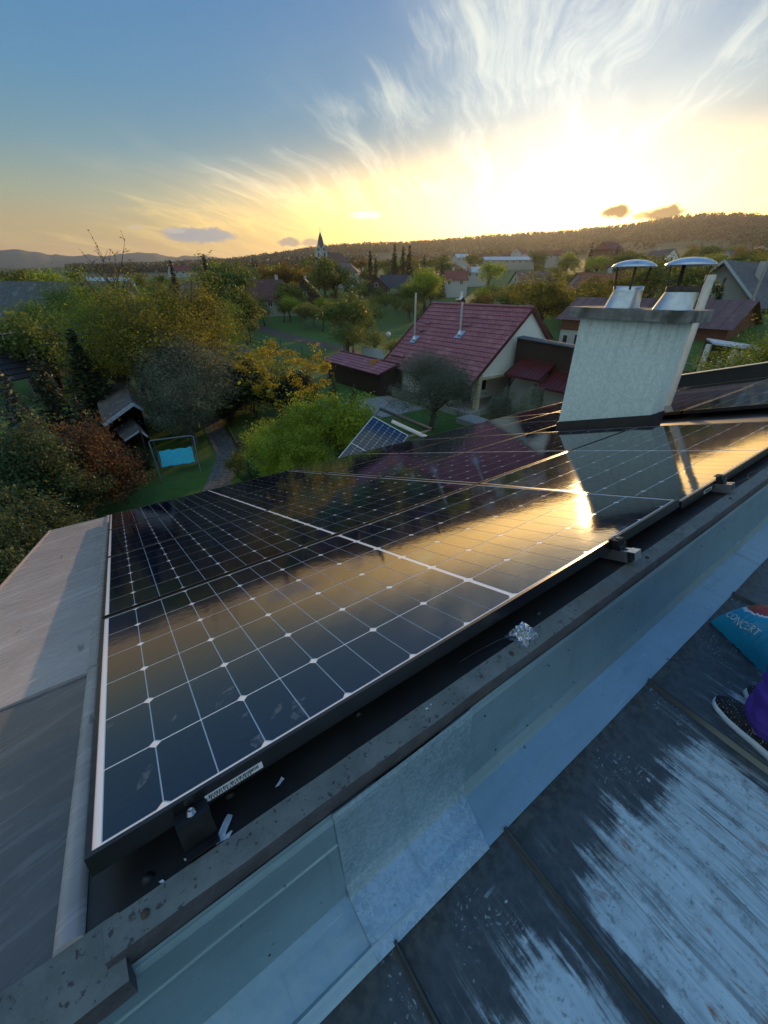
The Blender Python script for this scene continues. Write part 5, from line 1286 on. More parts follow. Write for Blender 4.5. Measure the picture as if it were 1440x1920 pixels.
mb = MB(); mb.bx(-5.06,-5.0,-.5,.7,zw+.5,zw+1.7); f_ = mb.build('window', MT['wframe'], rh); mb = MB(); mb.bx(-5.075,-5.062,-.4,.6,zw+.6,zw+1.6); mb.build('pane', MT['glass'], f_)
# church
cp = spot(608,330); ch = thing('church', 'white church tower with a slender dark spire rising above the village trees', 'church', (cp.x,cp.y,cp.z-1), R_D(20))
zt_ = CZ + 330*math.tan(R_D(pxel(607,429))) - cp.z + 1; zs_ = CZ + 330*math.tan(R_D(pxel(608,466))) - cp.z + 1
mb = MB(); mb.bx(-2.9,2.9,-2.9,2.9,0,zs_-1.2); mb.build('tower', MT['white_wall'], ch)
mb = MB()
for sx, sy, rot in ((1,0,0),(-1,0,0),(0,1,1),(0,-1,1)):
    mb.prism([(-2.9 if rot else sx*2.88,-0 if rot else -2.9,zs_-1.2),(2.9 if rot else sx*2.88,0 if rot else 2.9,zs_-1.2),(0 if rot else sx*2.88,0,zs_+2.2)] if not rot else [(-2.9,sy*2.88,zs_-1.2),(2.9,sy*2.88,zs_-1.2),(0,sy*2.88,zs_+2.2)], (0,0,0), (0 if rot else -sx*.4, -sy*.4, 0))
mb.build('tower_gable', MT['white_wall'], ch)
mb = MB(); mb.lathe([(3.7,zs_-1.1),(2.3,zs_+2.2),(1.4,zs_+6.0),(.12,zt_-1.5),(.04,zt_-1.5)], seg=8); mb.build('spire', MT['slate'], ch)
mb = MB(); mb.bar((0,0,zt_-1.6),(0,0,zt_+.6),.10); mb.bar((-.5,0,zt_),(.5,0,zt_),.10); mb.lathe([(0,zt_-1.6),(.3,zt_-1.3),(0,zt_-1.0)], seg=8); mb.build('cross', MT['blackplate'], ch)
for q in range(4):
    mb = MB(); mb.bx(-.6,.6,2.91,2.95,zs_-5.2,zs_-2.6); o = mb.build('tower_window', MT['glass'], ch); o.rotation_euler = (0,0,q*PI/2)
mb = MB(); mb.bx(2.95,22,-5,5,0,9); mb.prism([(2.95,-5,9),(2.95,5,9),(2.95,0,14)],(0,0,0),(19,0,0)); mb.build('nave', MT['white_wall'], ch)
mb = MB()
for sgn in (-1,1): mb.prism([(3.0,sgn*5.6,8.5),(3.0,0,14.1),(3.0,0,14.3),(3.0,sgn*5.6,8.7)],(0,0,0),(19.3,0,0))
mb.build('roof', MT['brownroof'], ch)
# ------------------------------------------------------------------ garden
MT['turq'] = pm('turquoise_cloth', (0.015,0.50,0.66), (0.012,0.43,0.58), 6, 0.6, 0, 0.1, 40)
MT['greymetal'] = pm('grey_painted_tube', (0.20,0.23,0.26), (0.15,0.17,0.20), 20, 0.45, 0.4)
MT['whiteplastic'] = pm('white_plastic', (0.62,0.64,0.66), (0.52,0.54,0.57), 8, 0.4)
sw = thing('garden_swing', 'garden swing seat with a turquoise cushion and bent grey tube frame on the shaded lawn', 'swing seat', (2.3,20.0,0))
L_, R__ = at(301,898), at(377,886)
ft = [Vector((L_.x,L_.y,0)), Vector((R__.x,R__.y,0))]; ax = (ft[1]-ft[0]).normalized(); bk = Vector((-ax.y,ax.x,0)); topz = 1.62
tops = [ft[0] - ax*.10 + bk*.55 + Vector((0,0,topz)), ft[1] + ax*.02 + bk*.55 + Vector((0,0,topz))]
for k in (0,1):
    mb = MB(); mb.tube([ft[k], ft[k]+Vector((0,0,.3))+bk*.12, ft[k].lerp(tops[k],.55)+Vector((0,0,.12)), tops[k]], .028, 8); mb.build('leg', MT['greymetal'], sw, world=True)
    mb = MB(); mb.tube([ft[k]+bk*1.15, ft[k]+bk*1.0+Vector((0,0,.4)), tops[k]], .028, 8); mb.build('leg', MT['greymetal'], sw, world=True)
mb = MB(); mb.tube([tops[0], tops[0].lerp(tops[1],.06)+Vector((0,0,.06)), tops[0].lerp(tops[1],.94)+Vector((0,0,.06)), tops[1]], .03, 8); mb.build('top_bar', MT['greymetal'], sw, world=True)
c = (ft[0]+ft[1])/2 + bk*.42
P = []; P2 = []
for i in range(15):
    s = (i/14-.5)*1.42; r = []
    for j in range(8):
        f = j/7; y = -.02 + .46*f; z = .42 + .62*f + .012*math.sin(i*2.1+j*1.7); r.append(c + ax*s + bk*y + Vector((0,0,z + (.02*math.sin(i*5) if j in (0,7) else 0))))
    P.append(r); P2.append([p + bk*.07 - Vector((0,0,.06)) for p in r])
mb = MB(); mb.sheet(P); mb.sheet([list(reversed(r)) for r in P2]); mb.sheet([P[0],P2[0]]); mb.sheet([P2[-1],P[-1]]); mb.sheet([[r[0] for r in P],[r[0] for r in P2]]); mb.sheet([[r[-1] for r in P2],[r[-1] for r in P]])
mb.build('cushion', MT['turq'], sw, world=True)
mb = MB()
for s in (-.76,.76): mb.tube([c+ax*s+Vector((0,0,.40)), c+ax*s+bk*.46+Vector((0,0,1.05))], .018, 6); mb.tube([c+ax*s+bk*.1+Vector((0,0,.5)), c+ax*s*1.05+bk*.2+Vector((0,0,topz-.03))], .008, 5)
mb.tube([c-ax*.78+Vector((0,0,.40)), c+ax*.78+Vector((0,0,.40))], .018, 6); mb.tube([c-ax*.78+bk*.1+Vector((0,0,.36)), c+ax*.78+bk*.1+Vector((0,0,.36))], .02, 6)
mb.build('seat_frame', MT['greymetal'], sw, world=True)
# washing line props
for (px, py, h_) in ((444,893,1.9),(523-110,905,1.6)):
    p = at(px, py); mb = MB(); mb.tube([p, p+Vector((.05,0,h_))], .012, 6)
    tag(mb.build('line_prop', MT['greymetal'], None, 'base'), 'thin leaning pole on the lawn right of the turquoise swing' if px > 430 else 'thin pole on the lawn in front of the turquoise swing', 'pole')
# paver path
path = thing('path', None, None, at(415,870)); path['kind'] = 'structure'
cl = [at(404,920), at(418,885), at(428,852), at(415,830), at(402,806), at(398,785)]
sb = MB(); sb.bx(-.118,.118,-.058,.058,-.04,.012); pme = sb.mesh('paver', MT['paver'])
segs = [(cl[i+1]-cl[i]).length for i in range(len(cl)-1)]; tot = sum(segs); s = 0; row = 0; rr = random.Random(2); cnt = 0
base_ = path.location
while s < tot and cnt < 296:
    q = s; i = 0
    while q > segs[i] and i < len(segs)-1: q -= segs[i]; i += 1
    d = (cl[i+1]-cl[i]).normalized(); pr = Vector((d.y,-d.x,0)); p = cl[i] + d*q
    for k in range(4):
        o = link('paver', pme, path); w = p + pr*(-.42+.28*k) - base_
        o.location = (w.x, w.y, .004+rr.uniform(0,.008)); o.rotation_euler = (rr.uniform(-.02,.02), rr.uniform(-.02,.02), math.atan2(d.y,d.x)+PI/2+rr.uniform(-.03,.03)); o.scale = (1.1,2.35,1); cnt += 1
    s += .30; row += 1
mb = MB(); mb.bar(at(446,838)+Vector((0,0,.1)), at(425,800)+Vector((0,0,.1)), .06, .22); tag(mb.build('edging_plank', MT['plank'], None, 'mid'), 'brown plank edging along the right side of the paver path', 'plank')
mb = MB(); p = at(452,838); mb.bar(p+Vector((-.25,-.1,.2)), p+Vector((.35,.15,.2)), .30, .36); tag(mb.build('wooden_box', MT['plank'], None, 'base'), 'small brown wooden box beside the paver path near the clipped ball', 'box')
# garden shed with a felt roof
gs = thing('garden_shed', 'small garden shed with a felt roof, pale blue gable edge and red-brown side', 'shed', at(215,800))
a, b, c, d = at(174,726,2.15), at(237,716,2.75), at(249,757,2.75), at(194,797,2.15)
mb = MB(); n_ = (b-a).cross(d-a).normalized(); n_ = n_ if n_.z > 0 else -n_
mb.prism([a,b,c,d], (0,0,0), n_*.05); e1 = at(268,768,2.25); e0 = e1 + (b-c); mb.prism([b+n_*.001,e0,e1,c+n_*.001], (0,0,0), (0,0,.05)); mb.build('roof', MT['felt'], gs, world=True)
mb = MB(); o_ = (c-b).normalized()*.03; mb.bar(d+o_+Vector((0,0,-.02)), c+o_+Vector((0,0,-.02)), .03, .16); mb.bar(c+o_+Vector((0,0,-.02)), e1+o_+Vector((0,0,-.02)), .03, .16); mb.build('gable_edge', MT['bluewhite'], gs, world=True)
mb = MB(); ins = (b-a).normalized()*.14
aa, dd = a+ins, d+ins-(c-b).normalized()*.5
mb.prism([Vector((aa.x,aa.y,0)),Vector((dd.x,dd.y,0)),dd-Vector((0,0,.05)),aa-Vector((0,0,.05))], (0,0,0), (b-a).normalized()*.06)
mb.build('side_wall', MT['redside'], gs, world=True)
mb = MB(); ee0, ee1 = e0-(e0-b).normalized()*.2, e1-(e1-c).normalized()*.2-(c-b).normalized()*.5
mb.prism([Vector((ee0.x,ee0.y,0)),Vector((ee1.x,ee1.y,0)),ee1-Vector((0,0,.08)),ee0-Vector((0,0,.08))], (0,0,0), (b-e0).normalized()*.05+Vector((0,0,0)))
mb.prism([Vector((aa.x,aa.y,0)),Vector((ee0.x,ee0.y,0)),ee0-Vector((0,0,.08)),b-Vector((0,0,.1)),aa-Vector((0,0,.05))], (0,0,0), (c-b).normalized()*.05)
mb.build('wall', MT['darkwood'], gs, world=True)
ls = thing('lean_to', 'low grey lean-to roof in the bushes just below the garden shed', 'shed roof', at(245,835))
a, b, c, d = at(213,806,1.5), at(248,786,1.75), at(262,806,1.75), at(232,826,1.45); mb = MB(); mb.prism([a,b,c,d],(0,0,0),(0,0,.05)); e1 = at(277,818,1.35); mb.prism([b,b+(e1-c),e1,c],(0,0,.002),(0,0,.05)); mb.build('roof', MT['felt'], ls, world=True)
mb = MB(); mb.bar(d-Vector((0,0,.03)),c-Vector((0,0,.03)),.03,.09); mb.bar(c-Vector((0,0,.03)),e1-Vector((0,0,.03)),.03,.09); mb.build('roof_edge', MT['bluewhite'], ls, world=True)
for p in (a,b,c,d):
    mb = MB(); mb.bar(Vector((p.x,p.y,0)), p, .08); mb.build('post', MT['darkwood'], ls, world=True)
# white plastic chairs and a table top in the bushes
def chair(px, py, rz, label):
    t = thing('garden_chair', label, 'chair', at(px,py), rz, 'white plastic chairs by the garden shed')
    mb = MB(); mb.bx(-.22,.22,-.22,.22,.42,.45); mb.build('seat', MT['whiteplastic'], t)
    mb = MB(); mb.prism([(-.22,.20,.45),(.22,.20,.45),(.19,.32,.88),(-.19,.32,.88)],(0,0,0),(0,.025,0)); mb.build('backrest', MT['whiteplastic'], t)
    for sx in (-1,1):
        for sy in (-1,1): mb = MB(); mb.bar((sx*.2,sy*.2,.42),(sx*.25,sy*.25,0),.04); mb.build('leg', MT['whiteplastic'], t)
chair(297,785,2.2,'white plastic chair nearest the garden shed gable'); chair(283,795,1.0,'white plastic chair half hidden left of another white chair')
tb = thing('garden_table', 'small white table standing in the bushes right of the white chairs', 'table', at(326,786))
mb = MB(); mb.box((0,0,.68),(.62,.5,.04),Matrix.Rotation(.3,3,'Y')); mb.build('tabletop', MT['whiteplastic'], tb)
for sx in (-1,1):
    for sy in (-1,1): mb = MB(); mb.bar((sx*.24,sy*.2,.64-.075*sx),(sx*.24,sy*.2,0),.04); mb.build('leg', MT['whiteplastic'], tb)
mb = MB(); p = at(231,911); mb.bx(p.x-.35,p.x+.35,p.y-.14,p.y+.14,0,.05); mb.bar(p+Vector((.2,0,.05)),p+Vector((.25,.05,.42)),.05); tag(mb.build('low_step', MT['slab'], None, 'base'), 'pale low stone step with a short stake, on the lawn left of the swing', 'stone')
# tiled roof at the left edge
tl = thing('outbuilding', 'outbuilding with a black interlocking tile roof at the left edge, above the spruces', 'building', at(40,720,0))
a, b, d = at(-60,638,4.6), at(69,624,4.6), at(99,698,2.2)
e = d + (a-b); nrm = (b-a).cross(d-b).normalized(); nrm = nrm if nrm.z > 0 else -nrm
mb = MB(); mb.prism([a,b,d,e],(0,0,0),-nrm*.08); w_ = (d-b); w_.z = 0; mb.prism([b+nrm*0-nrm*.08,b-nrm*.08+(a-b),Vector(((a-w_).x,(a-w_).y,2.2)),Vector(((b-w_).x,(b-w_).y,2.2))],(0,0,0),(0,0,-.08)); mb.build('roof', MT['blacktile'], tl, world=True)
mb = MB(); pp = [b+(a-b)*.02,d+(a-b)*.02,Vector(((b-w_).x,(b-w_).y,2.2))+(a-b)*.02]; mb.prism([Vector((pp[1].x,pp[1].y,0)),pp[1]-Vector((0,0,.12)),pp[0]-Vector((0,0,.12)),pp[2]-Vector((0,0,.12)),Vector((pp[2].x,pp[2].y,0))],(0,0,0),(a-b).normalized()*.2); mb.build('wall', MT['darkwood'], tl, world=True)
ux, vx = (b-a), (d-b); nu_, nv_ = 17, 8
tw, tlh = ux.length/nu_, vx.length/nv_; mb = MB()
M3 = Matrix((ux.normalized(), vx.normalized(), nrm)).transposed()
mb.box((0,0,.02),(tw*.97,tlh*1.06,.035)); mb.box((tw*.3,0,.045),(tw*.28,tlh*1.06,.03)); tme = mb.mesh('tile', MT['blacktile'])
for i in range(nu_):
    for j in range(nv_):
        o = link('tile', tme, tl); p = a + ux*((i+.5)/nu_) + vx*((j+.5)/nv_) + nrm*(.012+.002*((i*7+j*3)%3)); o.matrix_basis = Matrix.Translation(p - tl.location) @ M3.to_4x4() @ Matrix.Rotation(.045,4,'X')
mb = MB(); mb.bar(at(-40,632,4.95), at(75,617,4.95), .04); 
for q in range(7): p = at(-40,632,4.95).lerp(at(75,617,4.95), q/6); mb.bar(p-Vector((0,0,.35)), p, .03)
mb.build('snow_rail', MT['bluewhite'], tl, world=True)
mb = MB(); p0, p1 = a.lerp(b,.78)+nrm*.08, e.lerp(d,.80)+nrm*.08; mb.tube([p0,p1],.03,6); mb.build('roof_cable', MT['bluewhite'], tl, world=True)
# ochre plank fence and a greenhouse frame by it
of = thing('plank_fence', 'short ochre brown plank fence beyond the black tile roof', 'fence', at(115,706))
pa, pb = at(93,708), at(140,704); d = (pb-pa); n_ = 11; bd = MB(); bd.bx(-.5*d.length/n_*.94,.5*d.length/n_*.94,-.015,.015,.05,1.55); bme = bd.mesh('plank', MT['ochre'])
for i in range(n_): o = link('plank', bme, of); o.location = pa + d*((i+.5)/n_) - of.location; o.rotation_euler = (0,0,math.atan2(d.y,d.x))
gb = thing('board_fence', 'grey weathered board fence behind the black shed', 'fence', at(700,682))
pa, pb = at(678,676), at(722,690); d = (pb-pa); n_ = 14; bd = MB(); bd.bx(-.5*d.length/n_*.93,.5*d.length/n_*.93,-.015,.015,.0,1.75); bme = bd.mesh('plank', MT['bluewhite'])
for i in range(n_): o = link('plank', bme, gb); o.location = pa + d*((i+.5)/n_) - gb.location; o.rotation_euler = (0,0,math.atan2(d.y,d.x))
lp = thing('garden_lamp', 'white globe lamp on a slim post behind the black shed', 'lamp', at(728,655))
D_ = math.hypot(lp.location.x, lp.location.y); zg = CZ + D_*math.tan(R_D(pxel(728,628)))
mb = MB(); mb.tube([(0,0,0),(0,0,zg-.3)],.05,8); mb.build('post', MT['greymetal'], lp)
mb = MB(); mb.lathe([(0,zg-.34),(.2,zg-.26),(.36,zg),(.3,zg+.22),(.1,zg+.38),(0,zg+.4)],seg=14); mb.build('globe', MT['whiteplastic'], lp)
cf = thing('cold_frame', 'white slatted frame with a pale panel standing on the lawn behind the wine roof', 'frame', spot2(845,572,60))
mb = MB()
for q in range(7): mb.bar((-1.9+q*.55,0,0),(-1.9+q*.55,.5,1.7),.28,.05)
mb.build('panel', MT['bluewhite'], cf)
mb = MB(); mb.bar((-2.1,.0,.05),(1.7,.0,.05),.08); mb.bar((-2.1,.52,1.72),(1.7,.52,1.72),.08); mb.bar((1.7,0,0),(1.9,.6,2.2),.10); mb.bar((2.3,.2,0),(2.3,.7,2.2),.1); mb.build('frame', MT['whiteplastic'], cf)
# patched low roof under the creeper
pr_ = thing('low_roof', 'patched old shed roof with peeling white sheets under a leafless creeper', 'shed roof', at(400,720))
a, b, c, d = at(375,660,2.9), at(420,628+12,3.1), at(482,660,2.7), at(440,690,2.5); mb = MB(); mb.prism([a,b,c,d],(0,0,0),(0,0,.07)); mb.build('roof', pm('peeling_roof', (0.10,0.06,0.05), (0.30,0.27,0.25), 3.0, 0.8, 0, 0.4, 12), pr_, world=True)
for p in (a,b,c,d): mb = MB(); mb.bar(Vector((p.x,p.y,0)), p, .14); mb.build('post', MT['darkwood'], pr_, world=True)
mb = MB(); cc = (a+b+c+d)/4; mb.box((cc.x,cc.y,1.2),(3.2,3.2,2.4)); mb.build('wall', MT['darkwood'], pr_, world=True)
# tilted module on a mast beyond the eave
P2, P3, P1 = Vector((6.09,9.02,4.71)), Vector((6.57,8.06,4.33)), Vector((4.70,8.63,3.91))
ex = (P1-P2).normalized(); ey = (P3-P2).normalized(); ezv = ex.cross(ey); ezv = ezv if ezv.z > 0 else -ezv
ms = thing('tilted_solar_module', 'single tilted solar panel on a mast with two rails, by the bright green bushes', 'solar panel', M=Matrix.Translation(P2) @ Matrix((ex,ey,ezv)).transposed().to_4x4())
if ex.cross(ey).dot(ezv) < 0:
    ms.matrix_basis = Matrix.Translation(P3) @ Matrix((ex,-ey,ezv)).transposed().to_4x4()
alu_frame = FME.copy(); alu_frame.materials.clear(); alu_frame.materials.append(MT['alu'])
link('frame', alu_frame, ms); link('backsheet', BME, ms)
for i in range(22):
    for j in range(6): o = link('solar_cell', CO if i%2 else CE, ms); x, y = cell_at(i,j); o.location = (x,y,-.0004)
back = -ey.cross(ex) if False else (P2-P1).normalized()
mb = MB(); q0, q1 = at(722,776,4.55), at(800,826,4.0)
d1 = (P2-P1).normalized(); s0 = P2 + d1*.34 + Vector((0,0,-.02)); s1 = P3 + d1*.50 + (P3-P2)*.35
mb.tube([s0, s1], .045, 10); mb.build('rail', MT['frame'], ms, world=True)
mb = MB(); s2 = P2.lerp(P3,.45) + d1*.16 + Vector((0,0,-.02)); s3 = P3 + d1*.22 + (P3-P2)*.45
mb.tube([s2, s3], .05, 10); mb.build('rail', MT['whiteplastic'], ms, world=True)
mb = MB(); cm_ = P2.lerp(P3,.5)*.55 + P1*.45; mb.tube([Vector((cm_.x+.1,cm_.y+.1,0)), cm_+Vector((.1,.1,-.06))], .06, 10); mb.bar(P2+ezv*-.06, P1+ezv*-.06, .05); mb.bar(P3+ezv*-.06, P3+(P1-P2)+ezv*-.06, .05); mb.bar(s0, P2+ezv*-.06, .04); mb.bar(s1, P3+ezv*-.06, .04)
mb.build('mast', MT['greymetal'], ms, world=True)
# dirt lane through the orchard, thin fence along the lawn
mb = MB(); pts = [(475,612),(540,628),(600,640),(660,654),(705,668)]; P = []
for (px,py) in pts:
    p, q = at(px,py), at(px-4,py+9); P.append([Vector((p.x,p.y,ground(p.x,p.y)+.02)), Vector((q.x,q.y,ground(q.x,q.y)+.02))])
mb.sheet(P); o = mb.build('dirt_lane', MT['soil'], None, 'mid'); o['kind'] = 'structure'
if o.data.polygons[0].normal.z < 0: o.data.flip_normals()
fe = thing('wire_fence', 'thin wire fence with dark posts between the lawn and the orchard', 'fence', at(560,655))
fp = [at(px,py) for px,py in ((425,622),(455,632),(490,643),(527,655),(567,668),(607,680),(650,690))]
for p in fp: mb = MB(); mb.tube([p,p+Vector((.03,0,1.3))],.04,6); mb.build('post', MT['bark'], fe, world=True)
for z_ in (.5,1.2):
    mb = MB(); mb.tube([p+Vector((0,0,z_)) for p in fp],.012,4,False); mb.build('wire', MT['greymetal'], fe, world=True)
# pergola with white posts and a lattice, a person under it
D_ = 41.0
def on_d(px, py, D): A = pray(px,py); k = D/math.hypot(A.x,A.y); return Vector((0,0,CZ)) + A*k
pg = thing('pergola', 'pergola with three white posts and a lattice panel beyond the far verge', 'pergola', spot2(1355,690,D_))
ptop = [on_d(px,py,D_) for px,py in ((1330,646),(1377,656),(1418,664))]
for p in ptop:
    mb = MB(); mb.bx(p.x-.16,p.x+.16,p.y-.16,p.y+.16,0,p.z); mb.build('post', MT['pvc'], pg, world=True)
mb = MB(); e = Vector((3.2,1.2,0)); mb.prism([ptop[0]+Vector((-.5,-.4,.08)),ptop[2]+Vector((.8,-.4,.08)),ptop[2]+e+Vector((.8,0,.08)),ptop[0]+e+Vector((-.5,0,.08))],(0,0,0),(0,0,.12)); mb.build('roof', MT['bluewhite'], pg, world=True)
la, lb = ptop[1], ptop[2]; mb = MB(); Lh = 1.7
dd = (lb-la); dd.z = 0; n_ = 14
for i in range(n_):
    for sgn in (0,1):
        s0 = la + dd*(i/n_); s1 = s0 + dd*(4/n_)*(1 if sgn else -1); f0, f1 = 0, 1
        if not -.02 <= ((i/n_) + (4/n_)*(1 if sgn else -1)) <= 1.02: continue
        mb.bar((s0.x,s0.y,la.z-.05),(s1.x,s1.y,la.z-Lh),.07,.02)
mb.build('lattice', MT['pvc'], pg, world=True)
mb = MB(); q = ptop[0]+e; r = ptop[2]+e; mb.prism([Vector((q.x,q.y,0)),Vector((r.x,r.y,0)),r,q],(0,0,0),(.1,.2,0)); mb.build('back_wall', MT['darkwood'], pg, world=True)
# car on the terrace
cpos = spot2(1345,570,80); car = thing('car', 'small silver hatchback parked beside the house with the big dark roof', 'car', cpos, -YAW-.05)
MT['carpaint'] = pm('silver_paint', (0.42,0.45,0.48), (0.40,0.43,0.46), 3, 0.28, 0.5)
prof = [(-1.9,.35),(-1.93,.75),(-1.75,.98),(-1.45,1.05),(-.95,1.10),(-.35,1.46),(.95,1.50),(1.55,1.30),(1.85,.98),(1.92,.70),(1.9,.35)]
mb = MB(); mb.prism([(x,-.82 if z < 1.12 else -.66,z) for x,z in prof],(0,0,0),(0,1.64,0)); mb.v = [(x, y if z < 1.12 else y*.8, z) for x,y,z in mb.v]; mb.build('body', MT['carpaint'], car)
for sgn in (-1,1):
    mb = MB(); yy = sgn*.80
    for wpts in ([(-.86,1.12),(-.33,1.40),(.30,1.42),(.30,1.10)],[(.38,1.10),(.38,1.42),(.95,1.43),(1.38,1.26),(1.45,1.10)]):
        mb.add([(x, sgn*(.835-(z-1.10)*.62), z) for x,z in wpts], [tuple(range(len(wpts)))])
    mb.build('side_window', MT['glass'], car)
for x in (-1.2,1.25):
    for sgn in (-1,1):
        mb = MB(); mb.tube([(x,sgn*.70,.31),(x,sgn*.845,.31)],.31,16); w = mb.build('wheel', MT['blackplate'], car); mb = MB(); mb.tube([(x,sgn*.845,.31),(x,sgn*.855,.31)],.19,12); mb.build('hubcap', MT['alu'], w)
mb = MB(); mb.add([(-.93,-.62,1.13),(-.93,.62,1.13),(-.40,.50,1.44),(-.40,-.50,1.44)],[(0,1,2,3)]); mb.build('windscreen', MT['glass'], car)
# leaning utility pole at the right
up_ = thing('utility_pole', 'grey concrete utility pole at the right edge in front of the big dark roof', 'pole', spot2(1412,560,66))
mb = MB(); mb.tube([(0,0,-.3),(0,0,9.3)],[.17,.10],10); mb.build('shaft', MT['grey_wall'], up_)
mb = MB(); mb.bar((-.8,.3,8.7),(.8,-.3,8.7),.1); mb.build('cross_arm', MT['greymetal'], up_)
for q in (-.6,0,.6): mb = MB(); mb.lathe([(.05,8.75),(.09,8.85),(.03,8.98),(0,9.0)],(q,-q*.375,0),8); mb.build('insulator', MT['pvc'], up_)

# ------------------------------------------------------------------ trees one by one
tree(215,492,36,'walnut','big walnut tree with thinning olive-brown leaves, left of the tall yellowing one','walnut_tree', pyc=560)
tree(325,492,35,'walnut2','tall yellow-brown tree in the middle of the big clump at the left','autumn_tree', pyc=560)
tree(375,540,40,'greenbig','broad green and yellow tree on the right flank of the big clump','broadleaf_tree', pyc=600)
tree(150,487,52,'walnut','dark crowned tree behind the big walnut, left of the bare twigs','broadleaf_tree')
tree(270,520,30,'walnut2','yellow-green leafy tree low in the big clump, above the garden shed','broadleaf_tree', pyc=640, wide=1.1)
tree(200,575,30,'walnut2','thin-leaved olive tree just above the garden shed roof','autumn_tree', pyc=640, wide=.9)
tree(340,592,27.5,'apple','old grey-leaved apple tree with twisted limbs behind the garden swing','apple_tree', pyc=680)
tree(350,672,24.5,'apple','low spreading grey apple tree right behind the swing','apple_tree', pyc=760, wide=1.1)
tree(152,612,28,'cypress','dark narrow conifer against the big walnut','conifer', pyc=680, wide=1.5)
tree(25,675,19.5,'bluespruce','blue-grey spruce at the left edge','spruce_tree', pyc=760, wide=1.0)
tree(92,650,22,'darkspruce','dark green spruce with a thin leader in front of the black tile roof','spruce_tree', pyc=740)
tree(160,735,20,'darkspruce','dark green spruce beside the red-brown shed side','spruce_tree', pyc=800)
tree(5,760,16,'shrubgreen','yellow-green bush at the left edge under the blue-grey spruce','bush', pyc=820)
tree(115,780,17.5,'maroon','wine-brown leaved maple bush in front of the garden shed','maple_bush', pyc=870, wide=1.05)
tree(45,905,12.2,'shrubgreen','dark green leafy bush nearest the brown roof verge','bush', pyc=1000, wide=1.1)
tree(-30,930,11.0,'shrubgreen','green bush at the left edge beside the roof verge','bush', pyc=1010)
tree(215,850,18.0,'shrubdark','dark low bush between the maple and the swing lawn','bush', pyc=880, wide=.8)
tree(255,835,20.0,'shrubdark','dark bush right under the lean-to roof','bush', pyc=860, wide=.8)
tree(425,760,27,'shrubdark','dark shrub behind the bend of the paver path','bush', pyc=790, wide=1.1)
tree(466,836,17.8,'ball','clipped round boxwood ball beside the paver path','box_bush', pyc=870)
tree(440,838,18.6,'lowolive','small russet shrub left of the clipped ball','bush', pyc=858, wide=.5)
tree(520,778,17.2,'bright','bright yellow-green bush right of the clipped ball','bush', pyc=840)
tree(560,800,15.5,'bright','bright green bush lowest behind the eave','bush', pyc=850)
tree(603,728,17.0,'bright','tallest bright green bush left of the tilted solar panel','bush', pyc=810, wide=1.05)
tree(640,752,17.5,'bright','bright green bush right behind the tilted solar panel','bush', pyc=815, wide=.8)
tree(628,700,22.5,'thuja','pointed thuja cone left of two taller ones','thuja', pyc=760)
tree(664,722,20.5,'thuja','yellow-tipped thuja cone beside the black shed','thuja', pyc=770, wide=1.2)
tree(688,755,19.5,'thuja','low thuja cone in front of the patio slabs','thuja', pyc=790, wide=1.3)
tree(470,668,28.5,'ivy','dark ivy-covered mound under yellow creeper, left half','ivy_mound', pyc=740, wide=1.0)
tree(560,690,27,'ivy','dark ivy-covered mound under yellow creeper, right half','ivy_mound', pyc=745, wide=1.0)
tree(425,628,31,'lowolive','brown leafless creeper tangle over the patched low roof','creeper', pyc=650, wide=1.6)
tree(812,642,24.4,'pear','round grey-green pear tree before the wine roof','pear_tree', pyc=730, wide=1.0)
tree(938,713,22.5,'silver','silver-grey upright shrub nearest the cream post','shrub', pyc=750, wide=.7)
tree(985,713,22.0,'silver','silver-grey upright shrub beneath the red canopies','shrub', pyc=750, wide=.7)
tree(1000,740,19.5,'silver','small silver-grey shrub close to the chimney','shrub', pyc=760, wide=.6)
tree(1530,575,27,'walnut','olive-yellow tree at the right edge beside the pergola','autumn_tree', pyc=620, wide=1.1)
tree(1024,497,76,'yellowtree','golden yellow tree glowing behind the wine roof, left of the chimney','autumn_tree', pyc=545, wide=1.25)
tree(1225,478,72,'olivetree','olive green tree seen between the two chimney hoods','broadleaf_tree', pyc=520, wide=1.1)
tree(1290,488,66,'olivetree','olive green tree right behind the second chimney hood','broadleaf_tree', pyc=540, wide=1.0)
tree(1180,500,70,'yellowtree','small yellowing tree behind the left chimney hood','autumn_tree', pyc=540)
tree(1350,520,74,'spruce','dark thin spruce beside the house with the big dark roof','spruce_tree', pyc=550)
tree(1110,505,95,'yellowtree','yellow-leaved fruit tree above the barn roof','autumn_tree', pyc=540)
tree(60,552,46,'greenbig','dark round tree in front of the grey slate roof','broadleaf_tree', pyc=590, wide=1.2)
tree(105,570,44,'apple','grey-leaved tree in front of the right end of the grey slate roof','apple_tree', pyc=600)
tree(18,575,42,'orchard','olive bush at the left edge under the grey slate roof','fruit_tree', pyc=605)
tree(20,498,95,'olivetree','brown-olive tree behind the grey slate roof, at the left edge','broadleaf_tree')
tree(76,496,98,'limegreen','light green round tree behind the grey slate roof','broadleaf_tree')
tree(452,525,62,'olivetree','slender thin-leaved tree by the dark red-brown hipped roof','broadleaf_tree', pyc=570, wide=.7)
tree(405,468,90,'poplar','tall pale poplar beside a dark spruce at the left','poplar_tree', wide=1.6)
tree(380,474,92,'spruce','dark spruce standing against the sky, left of the tall poplar','spruce_tree')
tree(430,490,88,'midgreen','dark green tree right of the tall poplar','broadleaf_tree')
tree(605,472,125,'olivetree','dark autumn tree standing right in front of the church tower','broadleaf_tree')
tree(628,490,128,'midgreen','dark green tree right of the church tower','broadleaf_tree')
tree(545,487,150,'rusttree','orange autumn tree in the village left of the church','autumn_tree')
tree(512,490,150,'rusttree','brown-orange tree above the dark red-brown hipped roof','autumn_tree')
